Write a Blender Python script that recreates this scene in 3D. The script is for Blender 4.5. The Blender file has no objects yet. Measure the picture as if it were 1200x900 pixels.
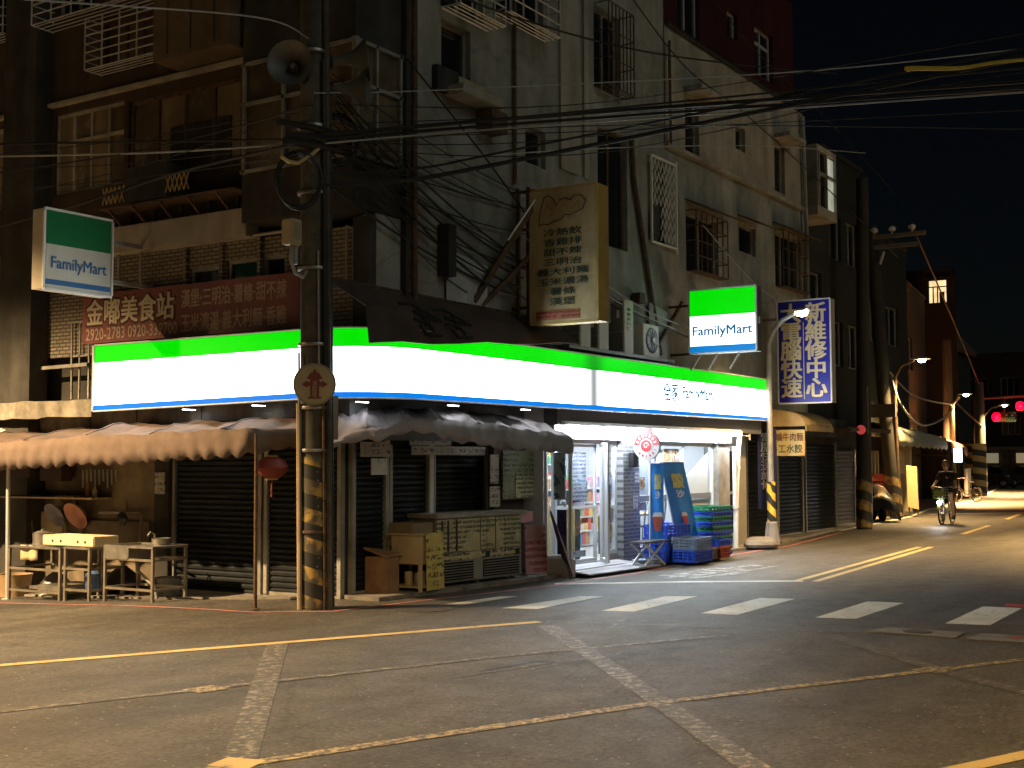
import bpy, bmesh, math, random
from mathutils import Vector, Matrix, noise as mnoise
random.seed(7)
S = bpy.context.scene
C = S.collection
V = Vector

# ------------------------------------------------------------------ camera
cd = bpy.data.cameras.new('camera'); cam = bpy.data.objects.new('camera', cd); C.objects.link(cam)
cd.sensor_width = 36; cd.lens = 44.49; cd.clip_start = .05; cd.clip_end = 2000
cam.matrix_world = Matrix(((0.54271, -0.05088, -0.83838, 0), (-0.83992, -0.03579, -0.54154, 0), (-0.00245, 0.99806, -0.06216, 1.7), (0, 0, 0, 1)))
S.camera = cam
# ------------------------------------------------------------------ night sky, added fill light, exposure
W = bpy.data.worlds.new('World'); S.world = W; W.use_nodes = True
wn = W.node_tree.nodes; wl = W.node_tree.links
sky = wn.new('ShaderNodeTexSky'); sky.sky_type = 'NISHITA'; sky.sun_disc = False
sky.sun_elevation = math.radians(24); sky.sun_rotation = math.radians(230)
bg = wn['Background']; bg.inputs['Strength'].default_value = 0.0005
wl.new(sky.outputs['Color'], bg.inputs['Color'])
sd = bpy.data.lights.new('soft_fill', 'SUN'); sd.energy = 0.25; sd.angle = math.radians(30); sd.color = (.88, 1, .88)  # wide soft fill, added to lift the walls with even light
soft_fill = bpy.data.objects.new('soft_fill', sd); C.objects.link(soft_fill)
soft_fill.rotation_euler = (math.radians(62), 0, math.radians(-8)); soft_fill.location = (0, 0, 40)
S.view_settings.view_transform = 'Standard'; S.view_settings.look = 'None'; S.view_settings.exposure = 0; S.view_settings.gamma = 1
S.view_settings.use_curve_mapping = False
S.cycles.use_denoising = True
S.cycles.sample_clamp_indirect = 4
S.cycles.max_bounces = 6

# ------------------------------------------------------------------ materials
MATS = {}
def mat(name, col=(.5, .5, .5), rough=.7, metal=0, var=.25, scale=3., bump=.15, bscale=60, streak=0, emit=None, estr=0, stain=None, spec=.4, crack=0):
    if name in MATS: return MATS[name]
    m = bpy.data.materials.new(name); m.use_nodes = True
    N = m.node_tree.nodes; L = m.node_tree.links; b = N['Principled BSDF']
    b.inputs['Roughness'].default_value = rough; b.inputs['Metallic'].default_value = metal
    b.inputs['Specular IOR Level'].default_value = spec
    tc = N.new('ShaderNodeTexCoord')
    if emit is not None:
        b.inputs['Emission Color'].default_value = (*emit, 1); b.inputs['Emission Strength'].default_value = estr
    out = None
    if var > 0:
        nz = N.new('ShaderNodeTexNoise'); nz.inputs['Scale'].default_value = scale; nz.inputs['Detail'].default_value = 7; nz.inputs['Roughness'].default_value = .65
        L.new(tc.outputs['Object'], nz.inputs['Vector'])
        rp = N.new('ShaderNodeValToRGB'); rp.color_ramp.elements[0].position = .3; rp.color_ramp.elements[1].position = .72
        rp.color_ramp.elements[0].color = (*[c * (1 - var) for c in col], 1); rp.color_ramp.elements[1].color = (*[min(1, c * (1 + var)) for c in col], 1)
        L.new(nz.outputs['Fac'], rp.inputs['Fac']); out = rp.outputs['Color']
        if streak:
            mp = N.new('ShaderNodeMapping'); mp.inputs['Scale'].default_value = (1.5, 1.5, .22)
            n2 = N.new('ShaderNodeTexNoise'); n2.inputs['Scale'].default_value = 1.6; n2.inputs['Detail'].default_value = 6
            L.new(tc.outputs['Object'], mp.inputs['Vector']); L.new(mp.outputs['Vector'], n2.inputs['Vector'])
            r2 = N.new('ShaderNodeValToRGB'); r2.color_ramp.elements[0].position = .38; r2.color_ramp.elements[1].position = .66
            k = 1 - streak
            r2.color_ramp.elements[0].color = (k, k, k * .97, 1); r2.color_ramp.elements[1].color = (1, 1, 1, 1)
            L.new(n2.outputs['Fac'], r2.inputs['Fac'])
            mx = N.new('ShaderNodeMix'); mx.data_type = 'RGBA'; mx.blend_type = 'MULTIPLY'; mx.inputs[0].default_value = 1
            L.new(out, mx.inputs[6]); L.new(r2.outputs['Color'], mx.inputs[7]); out = mx.outputs[2]
        if stain:
            n3 = N.new('ShaderNodeTexNoise'); n3.inputs['Scale'].default_value = stain[1]; n3.inputs['Detail'].default_value = 8
            L.new(tc.outputs['Object'], n3.inputs['Vector'])
            r3 = N.new('ShaderNodeValToRGB'); r3.color_ramp.elements[0].position = stain[2]; r3.color_ramp.elements[1].position = min(1, stain[2] + .08)
            r3.color_ramp.elements[0].color = (0, 0, 0, 1); r3.color_ramp.elements[1].color = (1, 1, 1, 1)
            L.new(n3.outputs['Fac'], r3.inputs['Fac'])
            mx = N.new('ShaderNodeMix'); mx.data_type = 'RGBA'; L.new(r3.outputs['Color'], mx.inputs[0])
            L.new(out, mx.inputs[6]); mx.inputs[7].default_value = (*stain[0], 1); out = mx.outputs[2]
        if crack:
            vo = N.new('ShaderNodeTexVoronoi'); vo.feature = 'DISTANCE_TO_EDGE'; vo.inputs['Scale'].default_value = crack
            wv = N.new('ShaderNodeMix'); wv.data_type = 'RGBA'; wv.inputs[0].default_value = .25; n5 = N.new('ShaderNodeTexNoise'); n5.inputs['Scale'].default_value = 1.8; n5.inputs['Detail'].default_value = 7
            L.new(tc.outputs['Object'], n5.inputs['Vector']); L.new(tc.outputs['Object'], wv.inputs[6]); L.new(n5.outputs['Color'], wv.inputs[7]); L.new(wv.outputs[2], vo.inputs['Vector'])
            r5 = N.new('ShaderNodeValToRGB'); r5.color_ramp.elements[0].color = (.45, .44, .42, 1); r5.color_ramp.elements[1].color = (1, 1, 1, 1); r5.color_ramp.elements[1].position = .012
            L.new(vo.outputs['Distance'], r5.inputs['Fac']); mx = N.new('ShaderNodeMix'); mx.data_type = 'RGBA'; mx.blend_type = 'MULTIPLY'; mx.inputs[0].default_value = .35
            L.new(out, mx.inputs[6]); L.new(r5.outputs['Color'], mx.inputs[7]); out = mx.outputs[2]
        L.new(out, b.inputs['Base Color'])
        rr = N.new('ShaderNodeMapRange'); rr.inputs[3].default_value = max(.05, rough - .12); rr.inputs[4].default_value = min(1, rough + .12)
        L.new(nz.outputs['Fac'], rr.inputs[0]); L.new(rr.outputs[0], b.inputs['Roughness'])
    else:
        b.inputs['Base Color'].default_value = (*col, 1)
    if bump:
        nb = N.new('ShaderNodeTexNoise'); nb.inputs['Scale'].default_value = bscale; nb.inputs['Detail'].default_value = 4
        L.new(tc.outputs['Object'], nb.inputs['Vector'])
        bp = N.new('ShaderNodeBump'); bp.inputs['Strength'].default_value = bump; bp.inputs['Distance'].default_value = .01
        L.new(nb.outputs['Fac'], bp.inputs['Height']); L.new(bp.outputs['Normal'], b.inputs['Normal'])
    MATS[name] = m
    return m

def emis(name, col, strength, vary=0, vscale=(1, 1, 1)):
    if name in MATS: return MATS[name]
    m = bpy.data.materials.new(name); m.use_nodes = True
    N = m.node_tree.nodes; L = m.node_tree.links; b = N['Principled BSDF']
    b.inputs['Base Color'].default_value = (*[min(.8, c * .22) for c in col], 1); b.inputs['Roughness'].default_value = .35
    b.inputs['Emission Color'].default_value = (*col, 1); b.inputs['Emission Strength'].default_value = strength
    if vary:
        tc = N.new('ShaderNodeTexCoord'); mp = N.new('ShaderNodeMapping'); mp.inputs['Scale'].default_value = vscale
        nz = N.new('ShaderNodeTexNoise'); nz.inputs['Scale'].default_value = 1; nz.inputs['Detail'].default_value = 1
        mr = N.new('ShaderNodeMapRange'); mr.inputs[1].default_value = .3; mr.inputs[2].default_value = .7
        mr.inputs[3].default_value = strength * (1 - vary); mr.inputs[4].default_value = strength * (1 + vary * .4)
        L.new(tc.outputs['Object'], mp.inputs['Vector']); L.new(mp.outputs['Vector'], nz.inputs['Vector'])
        L.new(nz.outputs['Fac'], mr.inputs[0]); L.new(mr.outputs[0], b.inputs['Emission Strength'])
    MATS[name] = m
    return m

def glass(name, tint=(.9, .93, .95), gloss=.12, rough=.03):
    if name in MATS: return MATS[name]
    m = bpy.data.materials.new(name); m.use_nodes = True
    N = m.node_tree.nodes; L = m.node_tree.links; N.remove(N['Principled BSDF'])
    t = N.new('ShaderNodeBsdfTransparent'); t.inputs[0].default_value = (*tint, 1)
    g = N.new('ShaderNodeBsdfGlossy'); g.inputs['Roughness'].default_value = rough
    f = N.new('ShaderNodeFresnel'); f.inputs[0].default_value = 1.45
    ge = N.new('ShaderNodeNewGeometry'); k = math_node(N, L, 'MULTIPLY', math_node(N, L, 'MINIMUM', f.outputs[0], .4), math_node(N, L, 'SUBTRACT', 1.0, ge.outputs['Backfacing']))
    mx = N.new('ShaderNodeMixShader'); L.new(k, mx.inputs[0]); L.new(t.outputs[0], mx.inputs[1]); L.new(g.outputs[0], mx.inputs[2])
    L.new(mx.outputs[0], N['Material Output'].inputs[0]); MATS[name] = m
    return m

def math_node(N, L, op, a, b=None):
    n = N.new('ShaderNodeMath'); n.operation = op
    for i, v in enumerate((a, b)):
        if v is None: continue
        if isinstance(v, (int, float)): n.inputs[i].default_value = v
        else: L.new(v, n.inputs[i])
    return n.outputs[0]

def printed(name, base, ink, ax='X', rows=14., cols=22., fill=.5, rough=.5, ink2=None, glow=0):
    """paper or board printed with rows of small marks that are too small to read"""
    if name in MATS: return MATS[name]
    m = bpy.data.materials.new(name); m.use_nodes = True
    N = m.node_tree.nodes; L = m.node_tree.links; b = N['Principled BSDF']; b.inputs['Roughness'].default_value = rough
    tc = N.new('ShaderNodeTexCoord'); sp = N.new('ShaderNodeSeparateXYZ'); L.new(tc.outputs['Object'], sp.inputs[0])
    u = sp.outputs[ax]; z = sp.outputs['Z']
    zr = math_node(N, L, 'MULTIPLY', z, rows); row = math_node(N, L, 'GREATER_THAN', math_node(N, L, 'FRACT', zr), .42)
    cb = N.new('ShaderNodeCombineXYZ'); L.new(math_node(N, L, 'MULTIPLY', u, cols), cb.inputs[0]); L.new(math_node(N, L, 'FLOOR', zr), cb.inputs[1])
    L.new(math_node(N, L, 'MULTIPLY', z, rows * 2.2), cb.inputs[2])
    nz = N.new('ShaderNodeTexNoise'); nz.inputs['Scale'].default_value = 1.; nz.inputs['Detail'].default_value = 2; L.new(cb.outputs[0], nz.inputs['Vector'])
    on = math_node(N, L, 'GREATER_THAN', nz.outputs['Fac'], 1 - fill)
    n4 = N.new('ShaderNodeTexNoise'); n4.inputs['Scale'].default_value = 2.3; L.new(tc.outputs['Object'], n4.inputs['Vector'])
    blk = math_node(N, L, 'GREATER_THAN', n4.outputs['Fac'], .43)
    fac = math_node(N, L, 'MULTIPLY', math_node(N, L, 'MULTIPLY', row, on), blk)
    d = N.new('ShaderNodeTexNoise'); d.inputs['Scale'].default_value = 5; d.inputs['Detail'].default_value = 6; L.new(tc.outputs['Object'], d.inputs['Vector'])
    rp = N.new('ShaderNodeValToRGB'); rp.color_ramp.elements[0].color = (*[c * .65 for c in base], 1); rp.color_ramp.elements[1].color = (*base, 1)
    rp.color_ramp.elements[0].position = .3; rp.color_ramp.elements[1].position = .6; L.new(d.outputs['Fac'], rp.inputs['Fac'])
    mx = N.new('ShaderNodeMix'); mx.data_type = 'RGBA'; L.new(fac, mx.inputs[0]); L.new(rp.outputs['Color'], mx.inputs[6]); mx.inputs[7].default_value = (*ink, 1)
    L.new(mx.outputs[2], b.inputs['Base Color'])
    MATS[name] = m
    return m

def blotch(name, cols, scale=6., rough=.5):
    """printed picture: soft patches of a few inks"""
    if name in MATS: return MATS[name]
    m = bpy.data.materials.new(name); m.use_nodes = True
    N = m.node_tree.nodes; L = m.node_tree.links; b = N['Principled BSDF']; b.inputs['Roughness'].default_value = rough
    tc = N.new('ShaderNodeTexCoord'); v = N.new('ShaderNodeTexNoise'); v.inputs['Scale'].default_value = scale; v.inputs['Detail'].default_value = 3
    L.new(tc.outputs['Object'], v.inputs['Vector'])
    rp = N.new('ShaderNodeValToRGB'); rp.color_ramp.interpolation = 'CONSTANT'
    while len(rp.color_ramp.elements) < len(cols): rp.color_ramp.elements.new(.5)
    for i, c in enumerate(cols):
        rp.color_ramp.elements[i].position = 0 if i == 0 else .36 + .3 * (i - 1) / max(1, len(cols) - 2) if len(cols) > 2 else .5
        rp.color_ramp.elements[i].color = (*c, 1)
    L.new(v.outputs['Fac'], rp.inputs['Fac']); L.new(rp.outputs['Color'], b.inputs['Base Color']); MATS[name] = m
    return m

def brickmat(name, c1, c2, mortar, w, h, ax, msize=.012, rough=.6, bump=.5):
    if name in MATS: return MATS[name]
    m = bpy.data.materials.new(name); m.use_nodes = True
    N = m.node_tree.nodes; L = m.node_tree.links; b = N['Principled BSDF']; b.inputs['Roughness'].default_value = rough
    tc = N.new('ShaderNodeTexCoord'); sp = N.new('ShaderNodeSeparateXYZ'); L.new(tc.outputs['Object'], sp.inputs[0])
    cb = N.new('ShaderNodeCombineXYZ'); L.new(sp.outputs[ax], cb.inputs[0]); L.new(sp.outputs['Z'], cb.inputs[1])
    br = N.new('ShaderNodeTexBrick'); br.inputs['Scale'].default_value = 1; br.inputs['Brick Width'].default_value = w; br.inputs['Row Height'].default_value = h
    br.inputs['Mortar Size'].default_value = msize; br.inputs['Color1'].default_value = (*c1, 1); br.inputs['Color2'].default_value = (*c2, 1); br.inputs['Mortar'].default_value = (*mortar, 1)
    L.new(cb.outputs[0], br.inputs['Vector']); L.new(br.outputs['Color'], b.inputs['Base Color'])
    bp = N.new('ShaderNodeBump'); bp.inputs['Strength'].default_value = bump; bp.inputs['Distance'].default_value = .01; bp.invert = True
    L.new(br.outputs['Fac'], bp.inputs['Height']); L.new(bp.outputs['Normal'], b.inputs['Normal']); MATS[name] = m
    return m

def hazard(name, pitch=.42, slope=.5, worn=.45, cy=(.62, .38, .03), ck=(.02, .02, .018)):
    """yellow and black slanting paint bands round a post, worn"""
    if name in MATS: return MATS[name]
    m = bpy.data.materials.new(name); m.use_nodes = True
    N = m.node_tree.nodes; L = m.node_tree.links; b = N['Principled BSDF']; b.inputs['Roughness'].default_value = .6
    tc = N.new('ShaderNodeTexCoord'); sp = N.new('ShaderNodeSeparateXYZ'); L.new(tc.outputs['Object'], sp.inputs[0])
    ang = math_node(N, L, 'ARCTAN2', sp.outputs['Y'], sp.outputs['X'])
    t = math_node(N, L, 'ADD', math_node(N, L, 'MULTIPLY', sp.outputs['Z'], 1 / pitch), math_node(N, L, 'MULTIPLY', ang, slope * 2 / (2 * math.pi)))
    f = math_node(N, L, 'GREATER_THAN', math_node(N, L, 'FRACT', t), .5)
    nz = N.new('ShaderNodeTexNoise'); nz.inputs['Scale'].default_value = 7; nz.inputs['Detail'].default_value = 8; L.new(tc.outputs['Object'], nz.inputs['Vector'])
    rp = N.new('ShaderNodeValToRGB'); rp.color_ramp.elements[0].position = worn; rp.color_ramp.elements[1].position = worn + .12
    rp.color_ramp.elements[0].color = (.09, .075, .05, 1); rp.color_ramp.elements[1].color = (*cy, 1); L.new(nz.outputs['Fac'], rp.inputs['Fac'])
    mx = N.new('ShaderNodeMix'); mx.data_type = 'RGBA'; L.new(f, mx.inputs[0]); mx.inputs[6].default_value = (*ck, 1); L.new(rp.outputs['Color'], mx.inputs[7])
    L.new(mx.outputs[2], b.inputs['Base Color']); MATS[name] = m
    return m

concrete = mat('pole_concrete', (.10, .092, .075), .85, var=.45, scale=6, bump=.4, streak=.45)
wall_grey = mat('stained_plaster', (.29, .29, .265), .9, var=.35, scale=1.1, bump=.5, bscale=25, streak=.3, stain=((.13, .13, .12), .7, .60), crack=.55)
wall_pale = mat('pale_plaster', (.38, .35, .30), .9, crack=.6, stain=((.2, .18, .15), .9, .62), var=.22, scale=1.5, bump=.4, bscale=25, streak=.35)
wall_brown = mat('brown_tile_wall', (.065, .045, .03), .8, var=.3, scale=2, bump=.3, streak=.3)
wall_dark = mat('sooty_wall', (.05, .048, .044), .9, var=.5, scale=2, bump=.5, streak=.4)
wall_red = mat('red_cladding', (.045, .006, .008), .6, var=.3, scale=1.2, bump=.15, streak=.3)
wall_stall = mat('greasy_board_wall', (.20, .16, .11), .8, var=.4, scale=2.5, bump=.4, streak=.4, stain=((.06, .05, .04), 1.4, .6))
slab_m = mat('cast_slab', (.26, .24, .2), .9, var=.5, scale=4, bump=.6, streak=.5)
steel = mat('worn_steel', (.34, .33, .31), .42, .8, var=.25, scale=9, bump=.1)
alu = mat('aluminium_frame', (.62, .63, .64), .4, .5, var=.12, bump=0)
alu_dim = mat('weathered_aluminium', (.32, .31, .28), .5, .4, var=.3, bump=0)
rust = mat('rusty_steel', (.11, .07, .045), .8, .3, var=.6, scale=10, bump=.4)
black = mat('black_rubber', (.012, .012, .013), .6, var=.3, bump=0)
blackgloss = mat('black_plastic', (.02, .02, .022), .3, var=.2, bump=0)
cablem = mat('black_cable', (.018, .018, .018), .5, var=.2, bump=0)
cablew = mat('pale_cable', (.34, .34, .33), .5, var=.2, bump=0)
darkglass = mat('dark_window_glass', (.012, .014, .015), .08, var=.0, bump=.05, bscale=2, spec=.6)
dimglass = mat('curtained_window_glass', (.15, .12, .08), .25, var=.4, scale=1.5, bump=.05, bscale=3, streak=.4)
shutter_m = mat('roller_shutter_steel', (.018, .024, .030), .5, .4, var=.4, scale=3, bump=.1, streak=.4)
white_paint = mat('white_paint', (.72, .72, .71), .45, var=.1, bump=.05)
cream = mat('cream_panel', (.52, .43, .27), .55, var=.2, scale=3, bump=.1, streak=.15)
wood_dark = mat('dark_red_board', (.09, .035, .025), .6, var=.35, scale=4, bump=.2)
grey_plastic = mat('grey_plastic', (.25, .25, .25), .5, var=.2, bump=.05)
tin = mat('galvanised_sheet', (.42, .43, .42), .45, .5, var=.3, scale=3, bump=.15, streak=.3)
tarp = mat('awning_cloth', (.165, .125, .108), .85, spec=.1, var=.25, scale=2.2, bump=.3, bscale=14, streak=.2)
clear = glass('clear_glass')

# ------------------------------------------------------------------ mesh builder
class MB:
    def __init__(s): s.v = []; s.f = []
    def add(s, vs, fs):
        o = len(s.v); s.v += [tuple(p) for p in vs]; s.f += [tuple(i + o for i in f) for f in fs]; return s
    def box(s, x0, x1, y0, y1, z0, z1):
        x0, x1 = sorted((x0, x1)); y0, y1 = sorted((y0, y1)); z0, z1 = sorted((z0, z1))
        return s.add([(x0, y0, z0), (x1, y0, z0), (x1, y1, z0), (x0, y1, z0), (x0, y0, z1), (x1, y0, z1), (x1, y1, z1), (x0, y1, z1)],
                     [(0, 3, 2, 1), (4, 5, 6, 7), (0, 1, 5, 4), (1, 2, 6, 5), (2, 3, 7, 6), (3, 0, 4, 7)])
    def obox(s, c, ux, uy, uz, sx, sy, sz):
        c = V(c); ux = V(ux).normalized() * sx / 2; uy = V(uy).normalized() * sy / 2; uz = V(uz).normalized() * sz / 2
        P = [c - ux - uy - uz, c + ux - uy - uz, c + ux + uy - uz, c - ux + uy - uz, c - ux - uy + uz, c + ux - uy + uz, c + ux + uy + uz, c - ux + uy + uz]
        return s.add(P, [(0, 3, 2, 1), (4, 5, 6, 7), (0, 1, 5, 4), (1, 2, 6, 5), (2, 3, 7, 6), (3, 0, 4, 7)])
    def bar(s, p, q, w, h=None, up=(0, 0, 1)):
        p = V(p); q = V(q); d = q - p; h = h or w; up = V(up)
        if abs(d.normalized().dot(up)) > .98: up = V((1, 0, 0))
        r = d.cross(up).normalized(); u = r.cross(d).normalized()
        return s.obox((p + q) / 2, d, r, u, d.length, w, h)
    def tube(s, pts, r, n=8, r2=None):
        pts = [V(p) for p in pts]; base = len(s.v); prev = None; m = len(pts)
        for i, p in enumerate(pts):
            d = (pts[min(i + 1, m - 1)] - pts[max(i - 1, 0)]).normalized()
            if prev is None:
                a = d.cross(V((0, 0, 1)))
                if a.length < .05: a = d.cross(V((1, 0, 0)))
                a.normalize()
            else:
                a = prev - d * prev.dot(d); a.normalize()
            prev = a; b = d.cross(a)
            rr = r if r2 is None else r + (r2 - r) * i / (m - 1)
            if isinstance(r, (list, tuple)): rr = r[i]
            for k in range(n):
                t = 2 * math.pi * k / n; s.v.append(tuple(p + (a * math.cos(t) + b * math.sin(t)) * rr))
        for i in range(m - 1):
            for k in range(n):
                k2 = (k + 1) % n; s.f.append((base + i * n + k, base + i * n + k2, base + (i + 1) * n + k2, base + (i + 1) * n + k))
        s.f.append(tuple(base + k for k in range(n))[::-1]); s.f.append(tuple(base + (m - 1) * n + k for k in range(n)))
        return s
    def lathe(s, prof, c=(0, 0, 0), axis=(0, 0, 1), n=16):
        c = V(c); ax = V(axis).normalized(); a = ax.cross(V((0, 0, 1)))
        if a.length < .05: a = ax.cross(V((1, 0, 0)))
        a.normalize(); b = ax.cross(a); base = len(s.v)
        for r, h in prof:
            for k in range(n):
                t = 2 * math.pi * k / n; s.v.append(tuple(c + ax * h + (a * math.cos(t) + b * math.sin(t)) * r))
        for i in range(len(prof) - 1):
            for k in range(n):
                k2 = (k + 1) % n; s.f.append((base + i * n + k, base + i * n + k2, base + (i + 1) * n + k2, base + (i + 1) * n + k))
        s.f.append(tuple(base + k for k in range(n))[::-1]); s.f.append(tuple(base + (len(prof) - 1) * n + k for k in range(n)))
        return s
    def prism(s, poly, ext):
        n = len(poly); e = V(ext); P = [V(p) for p in poly]
        return s.add(P + [p + e for p in P], [tuple(range(n))[::-1], tuple(range(n, 2 * n))] + [(i, (i + 1) % n, (i + 1) % n + n, i + n) for i in range(n)])
    def grid(s, rows):
        base = len(s.v); n = len(rows[0])
        for r in rows: s.v += [tuple(p) for p in r]
        for i in range(len(rows) - 1):
            for j in range(n - 1): s.f.append((base + i * n + j, base + i * n + j + 1, base + (i + 1) * n + j + 1, base + (i + 1) * n + j))
        return s
    def build(s, name, m, parent=None, smooth=False, bev=0, thick=0):
        o0 = ORG.get(parent.name, V((0, 0, 0))) if parent else V((0, 0, 0))
        me = bpy.data.meshes.new(name); me.from_pydata([tuple(V(p) - o0) for p in s.v], [], s.f)
        ms = m if isinstance(m, (list, tuple)) else [m]
        for q in ms: me.materials.append(q)
        bm = bmesh.new(); bm.from_mesh(me); bmesh.ops.recalc_face_normals(bm, faces=bm.faces[:])
        if bev: bmesh.ops.bevel(bm, geom=bm.edges[:], offset=bev, segments=2, affect='EDGES', clamp_overlap=True)
        bm.to_mesh(me); bm.free()
        if smooth:
            for p in me.polygons: p.use_smooth = True
            try: me.set_sharp_from_angle(angle=math.radians(40))
            except Exception: pass
        ob = bpy.data.objects.new(name, me); C.objects.link(ob)
        if parent: ob.parent = parent
        ORG[ob.name] = o0.copy()
        if thick:
            md = ob.modifiers.new('thickness', 'SOLIDIFY'); md.thickness = thick; md.offset = 0
        return ob
ORG = {}
def thing(name, label, cat, loc=(0, 0, 0), group=None):
    o = bpy.data.objects.new(name, None); C.objects.link(o); o.location = loc; o.empty_display_size = .1
    ORG[o.name] = V(loc); return tag(o, label, cat, group)
def tag(o, label, cat, group=None):
    o['label'] = label; o['category'] = cat
    if group: o['group'] = group
    return o
def solo(mb, name, m, label, cat, group=None, loc=None, **k):
    """a thing that is one mesh, its origin at its base"""
    zs = [p[2] for p in mb.v]; xs = [p[0] for p in mb.v]; ys = [p[1] for p in mb.v]
    o = V(loc) if loc else V(((min(xs) + max(xs)) / 2, (min(ys) + max(ys)) / 2, min(zs)))
    mb.v = [tuple(V(p) - o) for p in mb.v]
    ob = mb.build(name, m, None, **k); ob.location = o
    return tag(ob, label, cat, group)
def struct(mb, name, m, **k):
    ob = mb.build(name, m, None, **k); ob['kind'] = 'structure'; return ob
def copy_thing(root, loc, label=None, group=None, rz=None):
    r = root.copy(); C.objects.link(r); r.location = loc
    if rz is not None: r.rotation_euler = (0, 0, rz)
    if label: r['label'] = label
    if group: r['group'] = group
    for ch in list(root.children):
        c = ch.copy(); C.objects.link(c); c.parent = r
        for g in list(ch.children):
            d = g.copy(); C.objects.link(d); d.parent = c
    return r
def light(kind, name, loc, energy, col, parent=None, target=None, size=.1, angle=150, blend=.6):
    ld = bpy.data.lights.new(name, kind); ld.energy = energy; ld.color = col
    if kind == 'SPOT': ld.spot_size = math.radians(angle); ld.spot_blend = blend; ld.shadow_soft_size = size
    elif kind == 'POINT': ld.shadow_soft_size = size
    elif kind == 'AREA': ld.size = size
    o = bpy.data.objects.new(name, ld); C.objects.link(o)
    o.location = V(loc) - (ORG[parent.name] if parent else V((0, 0, 0)))
    if target is not None: o.rotation_euler = (V(target) - V(loc)).to_track_quat('-Z', 'Y').to_euler()
    if parent: o.parent = parent
    return o
def text(name, body, c, right, up, w, h, m, parent, depth=.008, bold=0., lead=1.):
    """lettering as thin solid letters, fitted to w x h, centred on c"""
    cu = bpy.data.curves.new(name, 'FONT'); cu.body = body; cu.align_x = 'CENTER'; cu.size = 1; cu.extrude = 0; cu.resolution_u = 2; cu.space_line = lead
    t = bpy.data.objects.new(name, cu); C.objects.link(t); bpy.context.view_layer.update()
    me0 = t.evaluated_get(bpy.context.evaluated_depsgraph_get()).to_mesh()
    vs = [v.co.copy() for v in me0.vertices]; fs = [tuple(p.vertices) for p in me0.polygons]
    bpy.data.objects.remove(t)
    x0 = min(v.x for v in vs); x1 = max(v.x for v in vs); y0 = min(v.y for v in vs); y1 = max(v.y for v in vs)
    r = V(right).normalized(); u = V(up).normalized(); nrm = r.cross(u); c = V(c)
    sx = w / (x1 - x0); sy = h / (y1 - y0) if h else sx
    mb = MB()
    sh = [(0, 0)] if not bold else [(-bold, -bold * .6), (bold, -bold * .6), (-bold, bold * .6), (bold, bold * .6)]
    for q, (dx, dy) in enumerate(sh):
        mb.add([c + r * ((v.x - (x0 + x1) / 2 + dx) * sx) + u * ((v.y - (y0 + y1) / 2 + dy) * sy) + nrm * (depth + .0006 * q) for v in vs], fs)
    ob = mb.build(name, m, parent)
    if depth > .003 and not bold:
        md = ob.modifiers.new('depth', 'SOLIDIFY'); md.thickness = depth * .9; md.offset = -1
    return ob
def gz(x, y):
    t = y - 11.; s = .04 * (math.log1p(math.exp(-abs(t) * 3)) / 3 + max(t, 0))
    k = min(1, max(0, (26 - x) / 10)); k = k * k * (3 - 2 * k)
    return -min(s, .5) * k
def lerp(a, b, t): return a + (b - a) * t

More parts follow.
